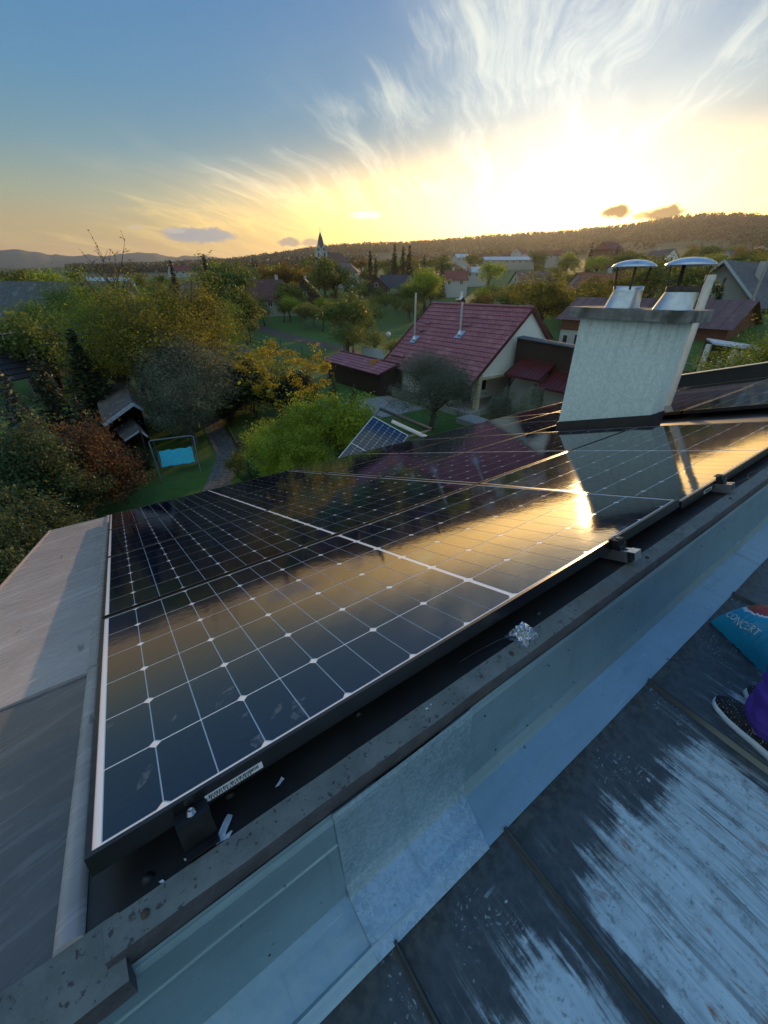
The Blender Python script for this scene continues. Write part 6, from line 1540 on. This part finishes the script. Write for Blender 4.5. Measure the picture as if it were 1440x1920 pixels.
tree(800,496,120,'limegreen','yellow-green round tree before the bright red roof','broadleaf_tree', wide=1.1)
tree(645,540,56,'orchard','largest grey-green orchard tree, forked, beside the wire fence','apple_tree', pyc=600, wide=1.0)
tree(700,615,50,'orchard3','small bushy tree by the white globe lamp','fruit_tree', pyc=640)
tree(745,628,46,'orchard3','small thin-leaved tree at the corner of the wine roof','fruit_tree', pyc=645)
for (px, py, D, lb) in ((740,456,170,'tallest of the dark spruces in the village, left one of three'),(756,460,175,'middle spruce of three tall dark ones in the village'),(768,458,172,'right-hand spruce of three tall dark ones in the village'),(694,470,165,'dark spruce left of the tall trio in the village'),(704,482,168,'shorter dark spruce beside another, left of the tall trio'),(796,478,180,'dark spruce right of the tall trio in the village'),(830,488,160,'small dark spruce above the bright red roof'),(1112,455,240,'dark spruce glowing in the sun haze at the hill foot'),(1160,460,230,'dark pointed spruce under the hillside villa'),(480,488,210,'lone dark spruce at the foot of the hill, left of the church'),(318,486,150,'dark pointed conifer behind the big clump of trees')):
    tree(px, py, D, 'spruce' if D%2==0 else 'spruce2', lb, 'spruce_tree')
# bare twigs rising above the walnut
bt = thing('bare_tree', 'almost leafless top of a tree standing above the walnut crown', 'tree', spot2(205,480,42))
rr = random.Random(6); zt_ = hgt(205,452,bt.location); mb = MB(); T_ = Vector((0,0,zt_*.72)); mb.tube([(0,0,-.1),(.1,0,zt_*.4),T_],[.22,.15,.08],7); tips = []
for i in range(24):
    a = rr.uniform(0,6.28); L = rr.uniform(.8,2.3); z = rr.uniform(.60,.76)*zt_; s = Vector((0,0,z)); e = s + Vector((math.cos(a)*L, math.sin(a)*L, rr.uniform(.8,zt_*.3))); m_ = s.lerp(e,.5)+Vector((0,0,-.15)); mb.tube([s,m_,e],[.05,.03,.008],5,False)
    for _ in range(4):
        f = m_.lerp(e, rr.random()); q = f + Vector((rr.uniform(-.6,.6),rr.uniform(-.6,.6),rr.uniform(.1,.9))); mb.tube([f,q],[.016,.005],4,False); tips += [f.lerp(q, rr.random()) for _ in range(3)]
mb.build('trunk', MT['bark'], bt); C = np.array([tuple(p) for p in tips]); link('crown', leaves_mesh('crown', C, .16, RG.normal(.5,.2,len(C)), LM['rust'], .5), bt)
# yellow creeper over the ivy mounds
rng = np.random.default_rng(50); C = []
for (px, py, D, w, h, n_) in ((500,668,26.5,1.3,.25,20),(545,676,25.6,1.4,.25,20),(463,688,26.3,.5,.3,7),(502,706,25.4,.35,.5,8),(508,742,24.8,.35,.45,9),(590,690,25.2,.6,.2,9),(612,690,25.0,.25,.3,7),(556,722,24.6,.3,.6,9),(600,720,24.6,.25,.4,7),(565,755,24.0,.5,.35,10),(484,735,25.6,.25,.25,5),(508,655,27.0,.2,.5,5),(590,668,25.8,.25,.4,5)):
    c = on_d(px, py, D)
    for _ in range(max(3,int(n_*.62))):
        p = np.array(c) + rng.normal(0,1,3)*np.array([w*.8,w*.6,h]); k = rng.integers(40,80); C.append(p + rng.normal(0,1,(k,3))*np.array([.16,.16,.11]))
C = np.concatenate(C); vme = leaves_mesh('leaves', C, .125, rng.normal(.55,.2,len(C)), LM['yellow'], .6, .3, rng)
o = link('yellow_creeper', vme); tag(o, 'bright yellow autumn creeper spilling over the dark ivy mound', 'creeper')
# orchard rows
kinds = [('orchard',34),('orchard2',20),('orchard3',22),('plum',8)]
OG = 'fruit trees in the orchard rows'
OL = 'low fruit tree with thinning leaves in the orchard rows beyond the lawn'
rng = np.random.default_rng(77); placed = []
PROTOBJ = {}
def quick(kind, pos, s, wide, rz, label, group, name):
    if kind not in PROTOBJ or True:
        t = thing(name, label, 'tree', group=group, M=TRS(pos, rz, (s*wide,s*wide,s)))
        link('crown', PROTO[kind][0][0], t); link('trunk', PROTO[kind][0][1], t)
    return t
n_try = 0
while len(placed) < 62 and n_try < 4000:
    n_try += 1; px = rng.uniform(455,985); D = 50*math.exp(rng.uniform(0,1)*1.05)
    p = spot2(px, 590, D); sx, sy = pxaz(px), None
    el = math.degrees(math.atan2(p.z-CZ, D)); 
    y_ = 960 - FPX*math.tan(math.radians(el)+PITCH)
    if 612 < y_ < 662 and 470 < px < 720 and (y_-612-(px-475)*.215) > -14 and (y_-612-(px-475)*.215) < 20: continue     # lane
    if px < 640 and y_ > 640: continue
    if px > 700 and y_ > 600: continue
    if 780 < px < 985 and 556 < y_: continue
    if any((p-q).length < 4.3 for q in placed): continue
    if p.x > 17 and p.y < 31 and p.x < 33: continue
    placed.append(p); k = rng.choice(['orchard','orchard2','orchard3','plum','orchard','orchard2'], p=[.26,.22,.22,.08,.12,.10])
    quick(k, p, rng.uniform(3.4,5.2)/PROTO[k][1], rng.uniform(.9,1.2), rng.uniform(0,6.28), OL, OG, 'fruit_tree')
# village trees, band by band
def village(n, px0, px1, D0, D1, h0, h1, ks, label, group, seed, avoid, name='village_tree', mind=5.0):
    rng = np.random.default_rng(seed); out = []; t_ = 0
    while len(out) < n and t_ < 6000:
        t_ += 1; px = rng.uniform(px0,px1); D = D0*(D1/D0)**rng.random(); p = spot2(px,520,D)
        if any((p-q).length < mind for q in out): continue
        if any(abs(px-a) < w and D < dd and D > dd*.45 for a,w,dd in avoid): continue
        k = ks[rng.integers(len(ks))]; h = rng.uniform(h0,h1); top = math.degrees(math.atan2(p.z+h-CZ, D))
        if top > sky_el(pxaz(px)) + .25: h *= .6
        out.append(p); quick(k, p, h/PROTO[k][1], rng.uniform(.9,1.25), rng.uniform(0,6.28), label, group, name)
HS = [(398,32,105),(500,36,118),(572,26,128),(643,30,215),(708,20,150),(744,22,150),(838,26,165),(848,12,230),(888,20,210),(955,34,330),(1000,26,140),(1120,30,120),(1145,14,300),(1243,16,230),(35,60,62),(1390,60,90),(608,9,330)]
village(58, 400, 1120, 95, 165, 4.5, 8.0, ['midgreen','olivetree','orchard2','rusttree','limegreen','orchard'], 'middle-sized autumn tree among the first village houses', 'trees among the first village houses', 5, HS, mind=6)
village(80, 330, 1440, 165, 330, 5.5, 11, ['midgreen','olivetree','rusttree','midgreen','olivetree','limegreen','poplar'], 'tree in the far half of the village below the wooded hill', 'trees in the far half of the village', 6, HS, mind=7)
village(26, 0, 330, 75, 260, 5, 8.5, ['midgreen','olivetree','rusttree','orchard'], 'tree behind the big clump of walnuts at the left', 'trees behind the walnut clump', 7, [(35,60,62),(205,20,90)], mind=6)
village(34, 1080, 1440, 85, 170, 5, 8, ['olivetree','midgreen','yellowtree','orchard2'], 'tree on the slope seen between and beside the chimney hoods', 'trees on the slope behind the chimney', 8, HS + [(1345,26,80)], mind=6)
village(24, 330, 1440, 330, 520, 7, 12, ['spruce','spruce2','spruce','midgreen'], 'distant conifer or tree at the foot of the wooded hill', 'distant trees at the foot of the hill', 9, HS, mind=10)
# each of the many trees is told apart by its colour and the landmark beside it
MARKS = [(0,'big slate roof'),(205,'bare twigs'),(318,'pointed conifer'),(398,'tall pale poplar'),(500,'dark red-brown roof'),(572,'black boarded house'),(608,'church tower'),(643,'large white house'),(700,'globe lamp'),(744,'tall spruce trio'),(838,'bright red roof'),(888,'pale blue roof'),(955,'long low building'),(1028,'golden yellow tree'),(1128,'red roof by the hoods'),(1190,'left chimney hood'),(1290,'right chimney hood'),(1345,'silver hatchback'),(1420,'utility pole')]
WORD = dict(midgreen='green', olivetree='olive', orchard2='sparse grey-green', rusttree='rusty orange', limegreen='lime green', orchard='grey-green', poplar='slim olive', yellowtree='golden', spruce='dark spruce', spruce2='narrow dark spruce', orchard3='thin-leaved olive', plum='wine-red')
MK = {PROTO[k][0][0].name: k for k in WORD}
ORD = ['', 'second ', 'third ', 'fourth ', 'fifth ', 'sixth ', 'seventh ', 'eighth ', 'ninth ', 'tenth ', 'eleventh ', 'twelfth ']
lots = {}
for o in list(COL.objects):
    if o.get('group') and o.name.split('.')[0] in ('fruit_tree','village_tree') and o.parent is None:
        q = o.matrix_basis.translation; a = camaz(q.x, q.y); px = 720 + FPX*math.tan(math.radians(a))*1.145
        D = math.hypot(q.x, q.y); m_ = min(MARKS, key=lambda t: abs(t[0]-px)); k = MK.get(o.children[0].data.name, 'midgreen')
        band = 'in the orchard' if o.name.startswith('fruit') else ('near the first houses' if D < 165 else ('in the far village' if D < 330 else 'at the hill foot'))
        key = (WORD[k], 'left' if px < m_[0] else 'right', m_[1], band); lots.setdefault(key, []).append((abs(px-m_[0]), o))
for (w, sd, mk, band), l in lots.items():
    l.sort(key=lambda t: t[0])
    for i, (_, o) in enumerate(l):
        o['label'] = '%s%s %s, %s, %s of the %s' % (ORD[min(i,11)], w, '' if 'spruce' in w else 'tree', band, sd, mk)
        o['label'] = o['label'].replace(' ,', ',')
# wooded hill: nobody could count it
rng = np.random.default_rng(90); C = []; T = []
n_ = 15000
az = rng.uniform(-34,58,n_*2); D = 480 + 1050*rng.random(n_*2)**.85
keep = []
for a, d in zip(az, D):
    A = YAW + math.radians(a); x, y = d*math.sin(A), d*math.cos(A); t = (d-480)/1050
    nz = mnoise.noise(Vector((x*.006,y*.006,3))) + .5*mnoise.noise(Vector((x*.02,y*.02,9)))
    if nz + t*1.1 - .12 < .0 + (.30 if t < .5 else 0): continue
    if -8 < a < 12 and .35 < t < .62 and nz < .25: continue          # meadow
    keep.append((x,y,ground(x,y),nz))
    if len(keep) >= n_: break
K = np.array(keep); m = len(K); per = 14
H = rng.uniform(6,12,m); W = H*rng.uniform(.28,.42,m)
d = rng.normal(size=(m,per,3)); d /= np.linalg.norm(d,axis=2)[:,:,None]; rad = rng.uniform(.55,1,(m,per,1)); d = d*rad
C = K[:,None,:3] + d*np.stack([W,W,H*.5],1)[:,None,:] + np.stack([0*H,0*H,H*.5],1)[:,None,:]
T = np.clip(.42 + K[:,3]*.30 + rng.normal(0,.11,m),0,1)[:,None] + rng.normal(0,.08,(m,per))
o = link('forest', leaves_mesh('forest', C.reshape(-1,3), 3.1, T.reshape(-1), LM['hill'], .8, .2, rng)); o['kind'] = 'stuff'
# rough grass along the fence and in the lawn's edge
C = []
for k in range(900):
    q = rng.random(); i = min(int(q*6),5); p = fp[i].lerp(fp[i+1], q*6-i); C.append(np.array([p.x,p.y,.12]) + rng.normal(0,1,3)*np.array([.35,.35,.10]))
C = np.array(C); C[:,2] = np.abs(C[:,2]); o = link('rough_grass', leaves_mesh('rough_grass', C, .38, rng.normal(.6,.2,len(C)), LM['mid'], .22, -.6, rng)); o['kind'] = 'stuff'
# ------------------------------------------------------------------ shopping bag and the person on the roof
def near_pt(px, py, up=0.0):
    u, s = near_u(px, py); return NP(u, s, up)
MT['bagblue'] = pm('turquoise_plastic', (0.010,0.29,0.46), (0.008,0.22,0.37), 7, 0.33, 0, 0.25, 30)
MT['bagpale'] = pm('print_pale_blue', (0.34,0.50,0.62), (0.28,0.43,0.55), 9, 0.4)
MT['bagred'] = pm('print_red_jumper', (0.34,0.040,0.022), (0.22,0.026,0.016), 14, 0.4)
MT['bagskin'] = pm('print_skin', (0.50,0.34,0.25), (0.40,0.27,0.20), 14, 0.4)
MT['baghair'] = pm('print_hair', (0.030,0.018,0.012), (0.05,0.03,0.02), 14, 0.4)
MT['bagwhite'] = pm('print_white', (0.62,0.66,0.68), (0.55,0.60,0.62), 14, 0.4)
bag = thing('shopping_bag', 'turquoise plastic shopping bag printed with a figure in red, slumped by the flashing', 'bag', near_pt(1400,1200))
c0_, c1_, c2_, c3_ = near_pt(1334,1172), near_pt(1385,1238), near_pt(1520,1250), near_pt(1420,1085)   # lower left, front, right end, neck
na, nb = 64, 56; P = []
ax_ = (c2_-c0_)*1.0; ay_ = (c3_-c0_)*1.0
o_ = near_pt(1330,1166); ex_ = (near_pt(1406,1240)-o_); ey_ = (near_pt(1395,1075)-near_pt(1352,1160))
Lx, Ly = ex_.length, ey_.length; print('bag', Lx, Ly)
ex_.normalize(); ey_ = (ey_ - ex_*ey_.dot(ex_)).normalized()
LX, LY, HZ = .27, .30, .165
def bagp(a, b):
    """a along the bottom edge, b from the bottom towards the neck, both 0..1; the belly bulges up"""
    w = 1 - .42*sm((b-.72)/.28)                       # drawn in towards the neck
    x = (.5 + (a-.5)*w)*LX; y = b*LY
    ea = max(0, 1-abs(2*a-1)**3.2); eb = max(0, 1-abs(2*min(b,.92)/.92-1)**2.6)
    z = HZ*(ea*eb)**.55*(1-.45*b) 
    z += .020*mnoise.noise(Vector((a*4.5,b*4,1)))*ea + .012*abs(mnoise.noise(Vector((a*11,b*3.5,5))))*ea + .006*abs(mnoise.noise(Vector((a*22+b*9,b*7,8))))*ea
    if b > .8: z += .05*(b-.8)/.2*ea*(.6+.4*math.sin(a*9))
    return o_ + ex_*x + ey_*y + Vector((0,0,max(z,.001)+.002))
mats = [MT['bagblue'], MT['bagpale'], MT['bagred'], MT['bagskin'], MT['baghair'], MT['bagwhite']]
mb = MB(); P = [[bagp(i/na, j/nb) for j in range(nb+1)] for i in range(na+1)]
mb.sheet(P)
def el(a,b,ca,cb,ra,rb,rot=0):
    x, y = a-ca, b-cb; c, s = math.cos(rot), math.sin(rot); x, y = x*c+y*s, -x*s+y*c; return (x/ra)**2+(y/rb)**2 < 1
for k in range(len(mb.f)):
    i, j = divmod(k, nb); a, b = (i+.5)/na, (j+.5)/nb; m_ = 0
    if el(a,b,.33,.46,.23,.14): m_ = 1
    if el(a,b,.29,.31,.19,.150,.15): m_ = 5
    if el(a,b,.30,.31,.165,.125,.15): m_ = 2
    if el(a,b,.37,.43,.105,.095): m_ = 4
    if el(a,b,.335,.395,.066,.056,.3): m_ = 3
    if el(a,b,.315,.412,.015,.010) or el(a,b,.358,.405,.015,.010) or el(a,b,.335,.365,.024,.007): m_ = 4
    mb.mi[k] = m_
mb.sheet([[p - Vector((0,0,.0016)) for p in reversed(r)] for r in P])
mb.build('bag', mats, bag, world=True)
fc = bpy.data.curves.new('bag_text', 'FONT'); fc.body = 'CONCERT'; fc.size = 1.0; fc.resolution_u = 3; fc.align_x = 'LEFT'
fo = bpy.data.objects.new('tmp_text', fc); COL.objects.link(fo); bpy.context.view_layer.update()
me = bpy.data.meshes.new_from_object(fo.evaluated_get(bpy.context.evaluated_depsgraph_get())); bpy.data.objects.remove(fo)
wd = max(v.co.x for v in me.vertices)
for v in me.vertices:
    a = .10 + .44*v.co.x/wd; b = .060 + .066*v.co.y - .020*math.sin(PI*(v.co.x/wd)); p = bagp(a, b); q = bagp(a+.01,b)-p; r = bagp(a,b+.01)-p
    n_ = q.cross(r).normalized(); n_ = n_ if n_.z > 0 else -n_
    v.co = p + n_*.0022 - bag.location
me.materials.clear(); me.materials.append(MT['bagwhite']); link('lettering', me, bag)
for s_h in (0,1):
    mb = MB(); P = []
    for i in range(15):
        f = i/14; q = bagp(.32+.36*f, .98) + ey_*(.10*math.sin(PI*f)) + Vector((0,0,.055*math.sin(PI*f)+.02*s_h)); P.append([q, q + ey_*.022 + Vector((0,0,.012))])
    mb.sheet(P); mb.build('handle', MT['bagblue'], bag, world=True)

# --- the person: only shoes and shins come into the picture, the rest stands beyond the right edge
MT['skin'] = pm('skin', (0.50,0.31,0.22), (0.44,0.27,0.19), 9, 0.55)
MT['purple'] = pm('purple_trousers', (0.080,0.032,0.30), (0.058,0.024,0.23), 6, 0.85, 0, 0.35, 60)
MT['jumper'] = pm('grey_jumper', (0.16,0.16,0.18), (0.12,0.12,0.135), 8, 0.9, 0, 0.4, 90)
MT['hair'] = pm('brown_hair', (0.045,0.028,0.018), (0.03,0.019,0.012), 20, 0.6, 0, 0.4, 60, stretch=(1,1,.2))
def studded():
    m_, g_, b, o = newmat('studded_black_knit'); p = g_.coord('Object')
    vo = g_.node('ShaderNodeTexVoronoi', 0, dict(feature='F1'), Vector=p, Scale=150.0, Randomness=0.35)
    s = g_.step(vo, 0.30, 0.20); tone = g_.mix(g_.step(g_.noise(p, 300.0, 2.0), .45, .6), (0.05,0.045,0.05), (0.52,0.48,0.50))
    g_.put(b.inputs['Base Color'], g_.mix(s, (0.007,0.006,0.008), tone)); b.inputs['Roughness'].default_value = 0.65; bump(g_, b, s, .5, .002); return m_
MT['stud'] = studded()
MT['sole'] = pm('white_shoe_sole', (0.66,0.72,0.78), (0.56,0.63,0.70), 30, 0.55, 0, 0.3, 260)
pers = thing('person', 'person in purple trousers and studded black slip-on shoes with white soles, at the right edge', 'person', near_pt(1420,1380))
def shoe(toe, heel, side, label=None):
    """lofted slip-on shoe from the toe to the heel"""
    ax = (heel-toe); L = ax.length; ax.normalize(); up = Vector((0,-NS,1)).normalized(); sd = up.cross(ax).normalized()
    def sec(t):   # half width, upper height, sole height
        w = np.interp(t,[0,.03,.10,.25,.40,.55,.75,.92,.98,1],[.004,.021,.034,.045,.046,.040,.034,.031,.022,.004])
        hu_ = np.interp(t,[0,.04,.12,.30,.45,.60,.75,.95,1],[.024,.034,.046,.058,.072,.086,.088,.092,.080]); hs = np.interp(t,[0,.05,.2,.5,1],[.024,.019,.018,.022,.030]); return w, hu_, hs
    def bend(t): return .012*side*math.sin(PI*t*1.1)
    n, m_ = 26, 12; U = []; S = []
    for i in range(n+1):
        t = i/n; w, hu_, hs = sec(t); c = toe + ax*(L*t) + sd*bend(t); r = []
        for j in range(m_+1):
            a = PI*j/m_; r.append(c + sd*(w*.97*math.cos(a)) + up*(hs + (hu_-hs)*math.sin(a)**.75))
        U.append(r)
        q = [c + sd*(-w*.98), c + sd*(-w*1.08) + up*.004, c + sd*(-w*1.06) + up*hs, c + sd*(-w*.97) + up*(hs+.001)]
        S.append([c - sd*(-w*.97) + up*(hs+.001), c - sd*(-w*1.06) + up*hs, c - sd*(-w*1.08) + up*.004, c - sd*(-w*.98) + up*.001, c + up*.001] + q)
    mb = MB(); mb.sheet(U); u = mb.build('shoe', MT['stud'], pers, world=True, label=label)
    mb = MB(); mb.sheet(S); mb.build('sole', MT['sole'], u, world=True)
    mb = MB(); k = int(n*.60); pts = [r for r in (U[i] for i in range(int(n*.50), int(n*.62)))]
    return u
t1, h1_ = near_pt(1337,1312), near_pt(1466,1436)
d1_ = (h1_-t1).normalized(); h1_ = t1 + d1_*.262
shoe(t1, h1_, 1, 'nearer studded black shoe with a thick white sole')
t2 = near_pt(1392,1296); d2_ = (near_pt(1520,1372)-t2).normalized(); h2_ = t2 + d2_*.262
shoe(t2, h2_, -1, 'farther studded black shoe, mostly hidden by the trouser leg')
upv = Vector((0,0,1)); fw = -(d1_+d2_).normalized(); fw.z = 0; fw.normalize(); sdv = Vector((fw.y,-fw.x,0))
a1, a2 = h1_ - d1_*.100 + upv*.085, h2_ - d2_*.095 + upv*.085          # ankles
k1, k2 = a1 + upv*.39 + fw*.05, a2 + upv*.39 + fw*.04                 # knees
hip = (a1+a2)/2 + upv*.80 + fw*.01; p1, p2 = hip + (a1-a2).normalized()*.085, hip - (a1-a2).normalized()*.085
chest = hip + upv*.40 + fw*.01; neck = chest + upv*.19 + fw*.01; head = neck + upv*.12 + fw*.02
sx_ = (a1-a2).normalized()
s1_, s2_ = chest + upv*.09 + sx_*.17, chest + upv*.09 - sx_*.17
e1_, e2_ = s1_ - upv*.28 - fw*.02 + sx_*.06, s2_ - upv*.28 - fw*.02 - sx_*.06
w1_, w2_ = e1_ - upv*.22 + fw*.09 - sx_*.01, e2_ - upv*.22 + fw*.09 + sx_*.01
def skin_obj(name, verts, edges, radii, mat_, root, parent=pers, sub=2):
    me = bpy.data.meshes.new(name); me.from_pydata([tuple(Vector(v)-parent.location) for v in verts], edges, []); o = link(name, me, parent)
    md = o.modifiers.new('skin', 'SKIN'); sv = me.skin_vertices[0].data if me.skin_vertices else None
    if sv is None:
        bpy.context.view_layer.objects.active = o; sv = me.skin_vertices[0].data
    for i, r in enumerate(radii): sv[i].radius = (r, r) if not hasattr(r,'__len__') else r; sv[i].use_root = (i == root)
    ss = o.modifiers.new('sub', 'SUBSURF'); ss.levels = ss.render_levels = sub; md.use_smooth_shade = True
    bpy.context.view_layer.update(); me2 = bpy.data.meshes.new_from_object(o.evaluated_get(bpy.context.evaluated_depsgraph_get()))
    o.modifiers.clear(); o.data = me2; me2.materials.clear(); me2.materials.append(mat_)
    if mat_ in (MT['purple'], MT['jumper']):              # folds in the cloth
        for v in me2.vertices:
            q = v.co + parent.location; w = abs(mnoise.noise(Vector((q.x*9, q.y*9, q.z*26)))) + .5*abs(mnoise.noise(Vector((q.x*22, q.y*22, q.z*50))))
            v.co += v.normal*(w-.25)*.022
    me2.polygons.foreach_set('use_smooth', [True]*len(me2.polygons)); return o
V = [hip, chest, neck, head, p1, k1, a1, p2, k2, a2, s1_, e1_, w1_, s2_, e2_, w2_, a1+d1_*(-.05)-upv*.05, a2+d2_*(-.05)-upv*.05]
Ed = [(0,1),(1,2),(2,3),(0,4),(4,5),(5,6),(0,7),(7,8),(8,9),(1,10),(10,11),(11,12),(1,13),(13,14),(14,15),(6,16),(9,17)]
Rr = [.10,.115,.045,.085,.085,.055,.036,.085,.055,.036,.05,.036,.026,.05,.036,.026,.03,.03]
# hands: palm and five fingers on each wrist, hanging at the sides
for (wi, w, s_) in ((12,w1_,1),(15,w2_,-1)):
    pal = w + fw*.05 - upv*.03; V.append(pal); pi_ = len(V)-1; Ed.append((wi,pi_)); Rr.append((.034,.018))
    for f_ in range(4):
        b_ = pal + sx_*(-.027+.018*f_) + fw*.035; m1 = b_ + fw*(.03+.004*(1-abs(f_-1.5))) - upv*.012; tp = m1 + fw*.020 - upv*.026; n0 = len(V); V += [b_, m1, tp]; Ed += [(pi_,n0),(n0,n0+1),(n0+1,n0+2)]; Rr += [.0095,.0085,.007]
    b_ = pal - sx_*(.036*s_) - fw*.005; tp = b_ + fw*.035 - sx_*(.014*s_) - upv*.012; n0 = len(V); V += [b_, tp]; Ed += [(pi_,n0),(n0,n0+1)]; Rr += [.011,.008]
skin_obj('body', V, Ed, Rr, MT['skin'], 0)
# trousers over the legs, wide cuffs falling over the shoes
skin_obj('trousers', [hip, p1, k1, a1+upv*.10, a1-upv*.045-d1_*.03, p2, k2, a2+upv*.10, a2-upv*.045-d2_*.03, hip+upv*.19],
         [(0,1),(1,2),(2,3),(3,4),(0,5),(5,6),(6,7),(7,8),(0,9)], [.125,.108,.086,.080,.080,.108,.086,.080,.080,.118], MT['purple'], 0, sub=4)
skin_obj('jumper', [hip+upv*.05, chest, chest+upv*.11, s1_, e1_, w1_+(e1_-w1_)*.12, s2_, e2_, w2_+(e2_-w2_)*.12, neck-upv*.05],
         [(0,1),(1,2),(2,3),(3,4),(4,5),(2,6),(6,7),(7,8),(2,9)], [.140,.140,.10,.066,.05,.04,.066,.05,.04,.06], MT['jumper'], 1)
mb = MB(); P = []
for i in range(13):
    r = []
    for j in range(20):
        th_ = PI*i/12*.62; ph = 2*PI*j/19; d_h = Vector((0,0,1))*math.cos(th_) + (-fw*math.cos(ph)*1.0 + sx_*math.sin(ph))*math.sin(th_)
        r.append(head + upv*.03 - fw*.012 + d_h*(.098 + .006*mnoise.noise(d_h*6)))
    P.append(r)
mb.sheet(P); mb.build('hair', MT['hair'], pers, world=True)
for sgn in (-1,1):
    mb = MB(); mb.lathe([(0,-.011),(.008,-.008),(.011,0),(.008,.008),(0,.011)], head + fw*.078 + sx_*.032*sgn + upv*.012, 10); mb.build('eye', MT['ink'], pers, world=True)
    mb = MB(); mb.lathe([(0,-.028),(.012,-.018),(.016,.005),(.012,.024),(0,.03)], head + sx_*.088*sgn, 10); mb.build('ear', MT['skin'], pers, world=True)
mb = MB(); mb.tube([head+fw*.082+upv*.01, head+fw*.106-upv*.018, head+fw*.085-upv*.024], [.007,.013,.008], 8); mb.build('nose', MT['skin'], pers, world=True)
mb = MB(); mb.tube([head+fw*.078-upv*.05-sx_*.022, head+fw*.086-upv*.048, head+fw*.078-upv*.05+sx_*.022], [.003,.006,.003], 6); mb.build('mouth', pm('lips', (0.40,0.15,0.13)), pers, world=True)
# the neighbour under the pergola
nb_ = thing('person', 'small figure in dark clothes and a pale green cap sitting by the pergola post', 'person', Vector((on_d(1342,690,40.2).x, on_d(1342,690,40.2).y, 0)))
b0 = on_d(1340,697,40.2); b0.z -= .45; f2 = Vector((-.8,-.6,0)).normalized(); s2v = Vector((f2.y,-f2.x,0)); nb_.location.z = 0
hp = b0 + upv*.45; V = [hp, hp+upv*.30+f2*.08, hp+upv*.48+f2*.14, hp+upv*.66+f2*.18]; Ed = [(0,1),(1,2),(2,3)]; Rr = [.17,.19,.06,.10]
for s_ in (-1,1):
    n0 = len(V); V += [hp+s2v*.12*s_, hp+s2v*.16*s_+f2*.42+upv*.03, hp+s2v*.16*s_+f2*.42-upv*.42, hp+s2v*.16*s_+f2*.55-upv*.44]; Ed += [(0,n0),(n0,n0+1),(n0+1,n0+2),(n0+2,n0+3)]; Rr += [.11,.075,.05,.045]
    n0 = len(V); V += [hp+upv*.42+s2v*.22*s_+f2*.1, hp+upv*.18+s2v*.28*s_+f2*.18, hp+upv*.12+s2v*.16*s_+f2*.38]; Ed += [(1,n0),(n0,n0+1),(n0+1,n0+2)]; Rr += [.075,.05,.035]
skin_obj('body', V, Ed, Rr, MT['jumper'], 0, nb_, 1)
mb = MB(); hc = hp+upv*.70+f2*.18; mb.lathe([(.125,.0),(.12,.06),(.07,.11),(0,.125)], hc, 12); mb.build('cap', pm('pale_green_cap', (0.30,0.50,0.40)), nb_, world=True)
mb = MB(); mb.bx(hp.x-.3,hp.x+.3,hp.y-.25,hp.y+.25,0,hp.z-.13); tag(mb.build('crate', MT['plank'], None, 'base'), 'dark crate the capped figure sits on under the pergola', 'crate')
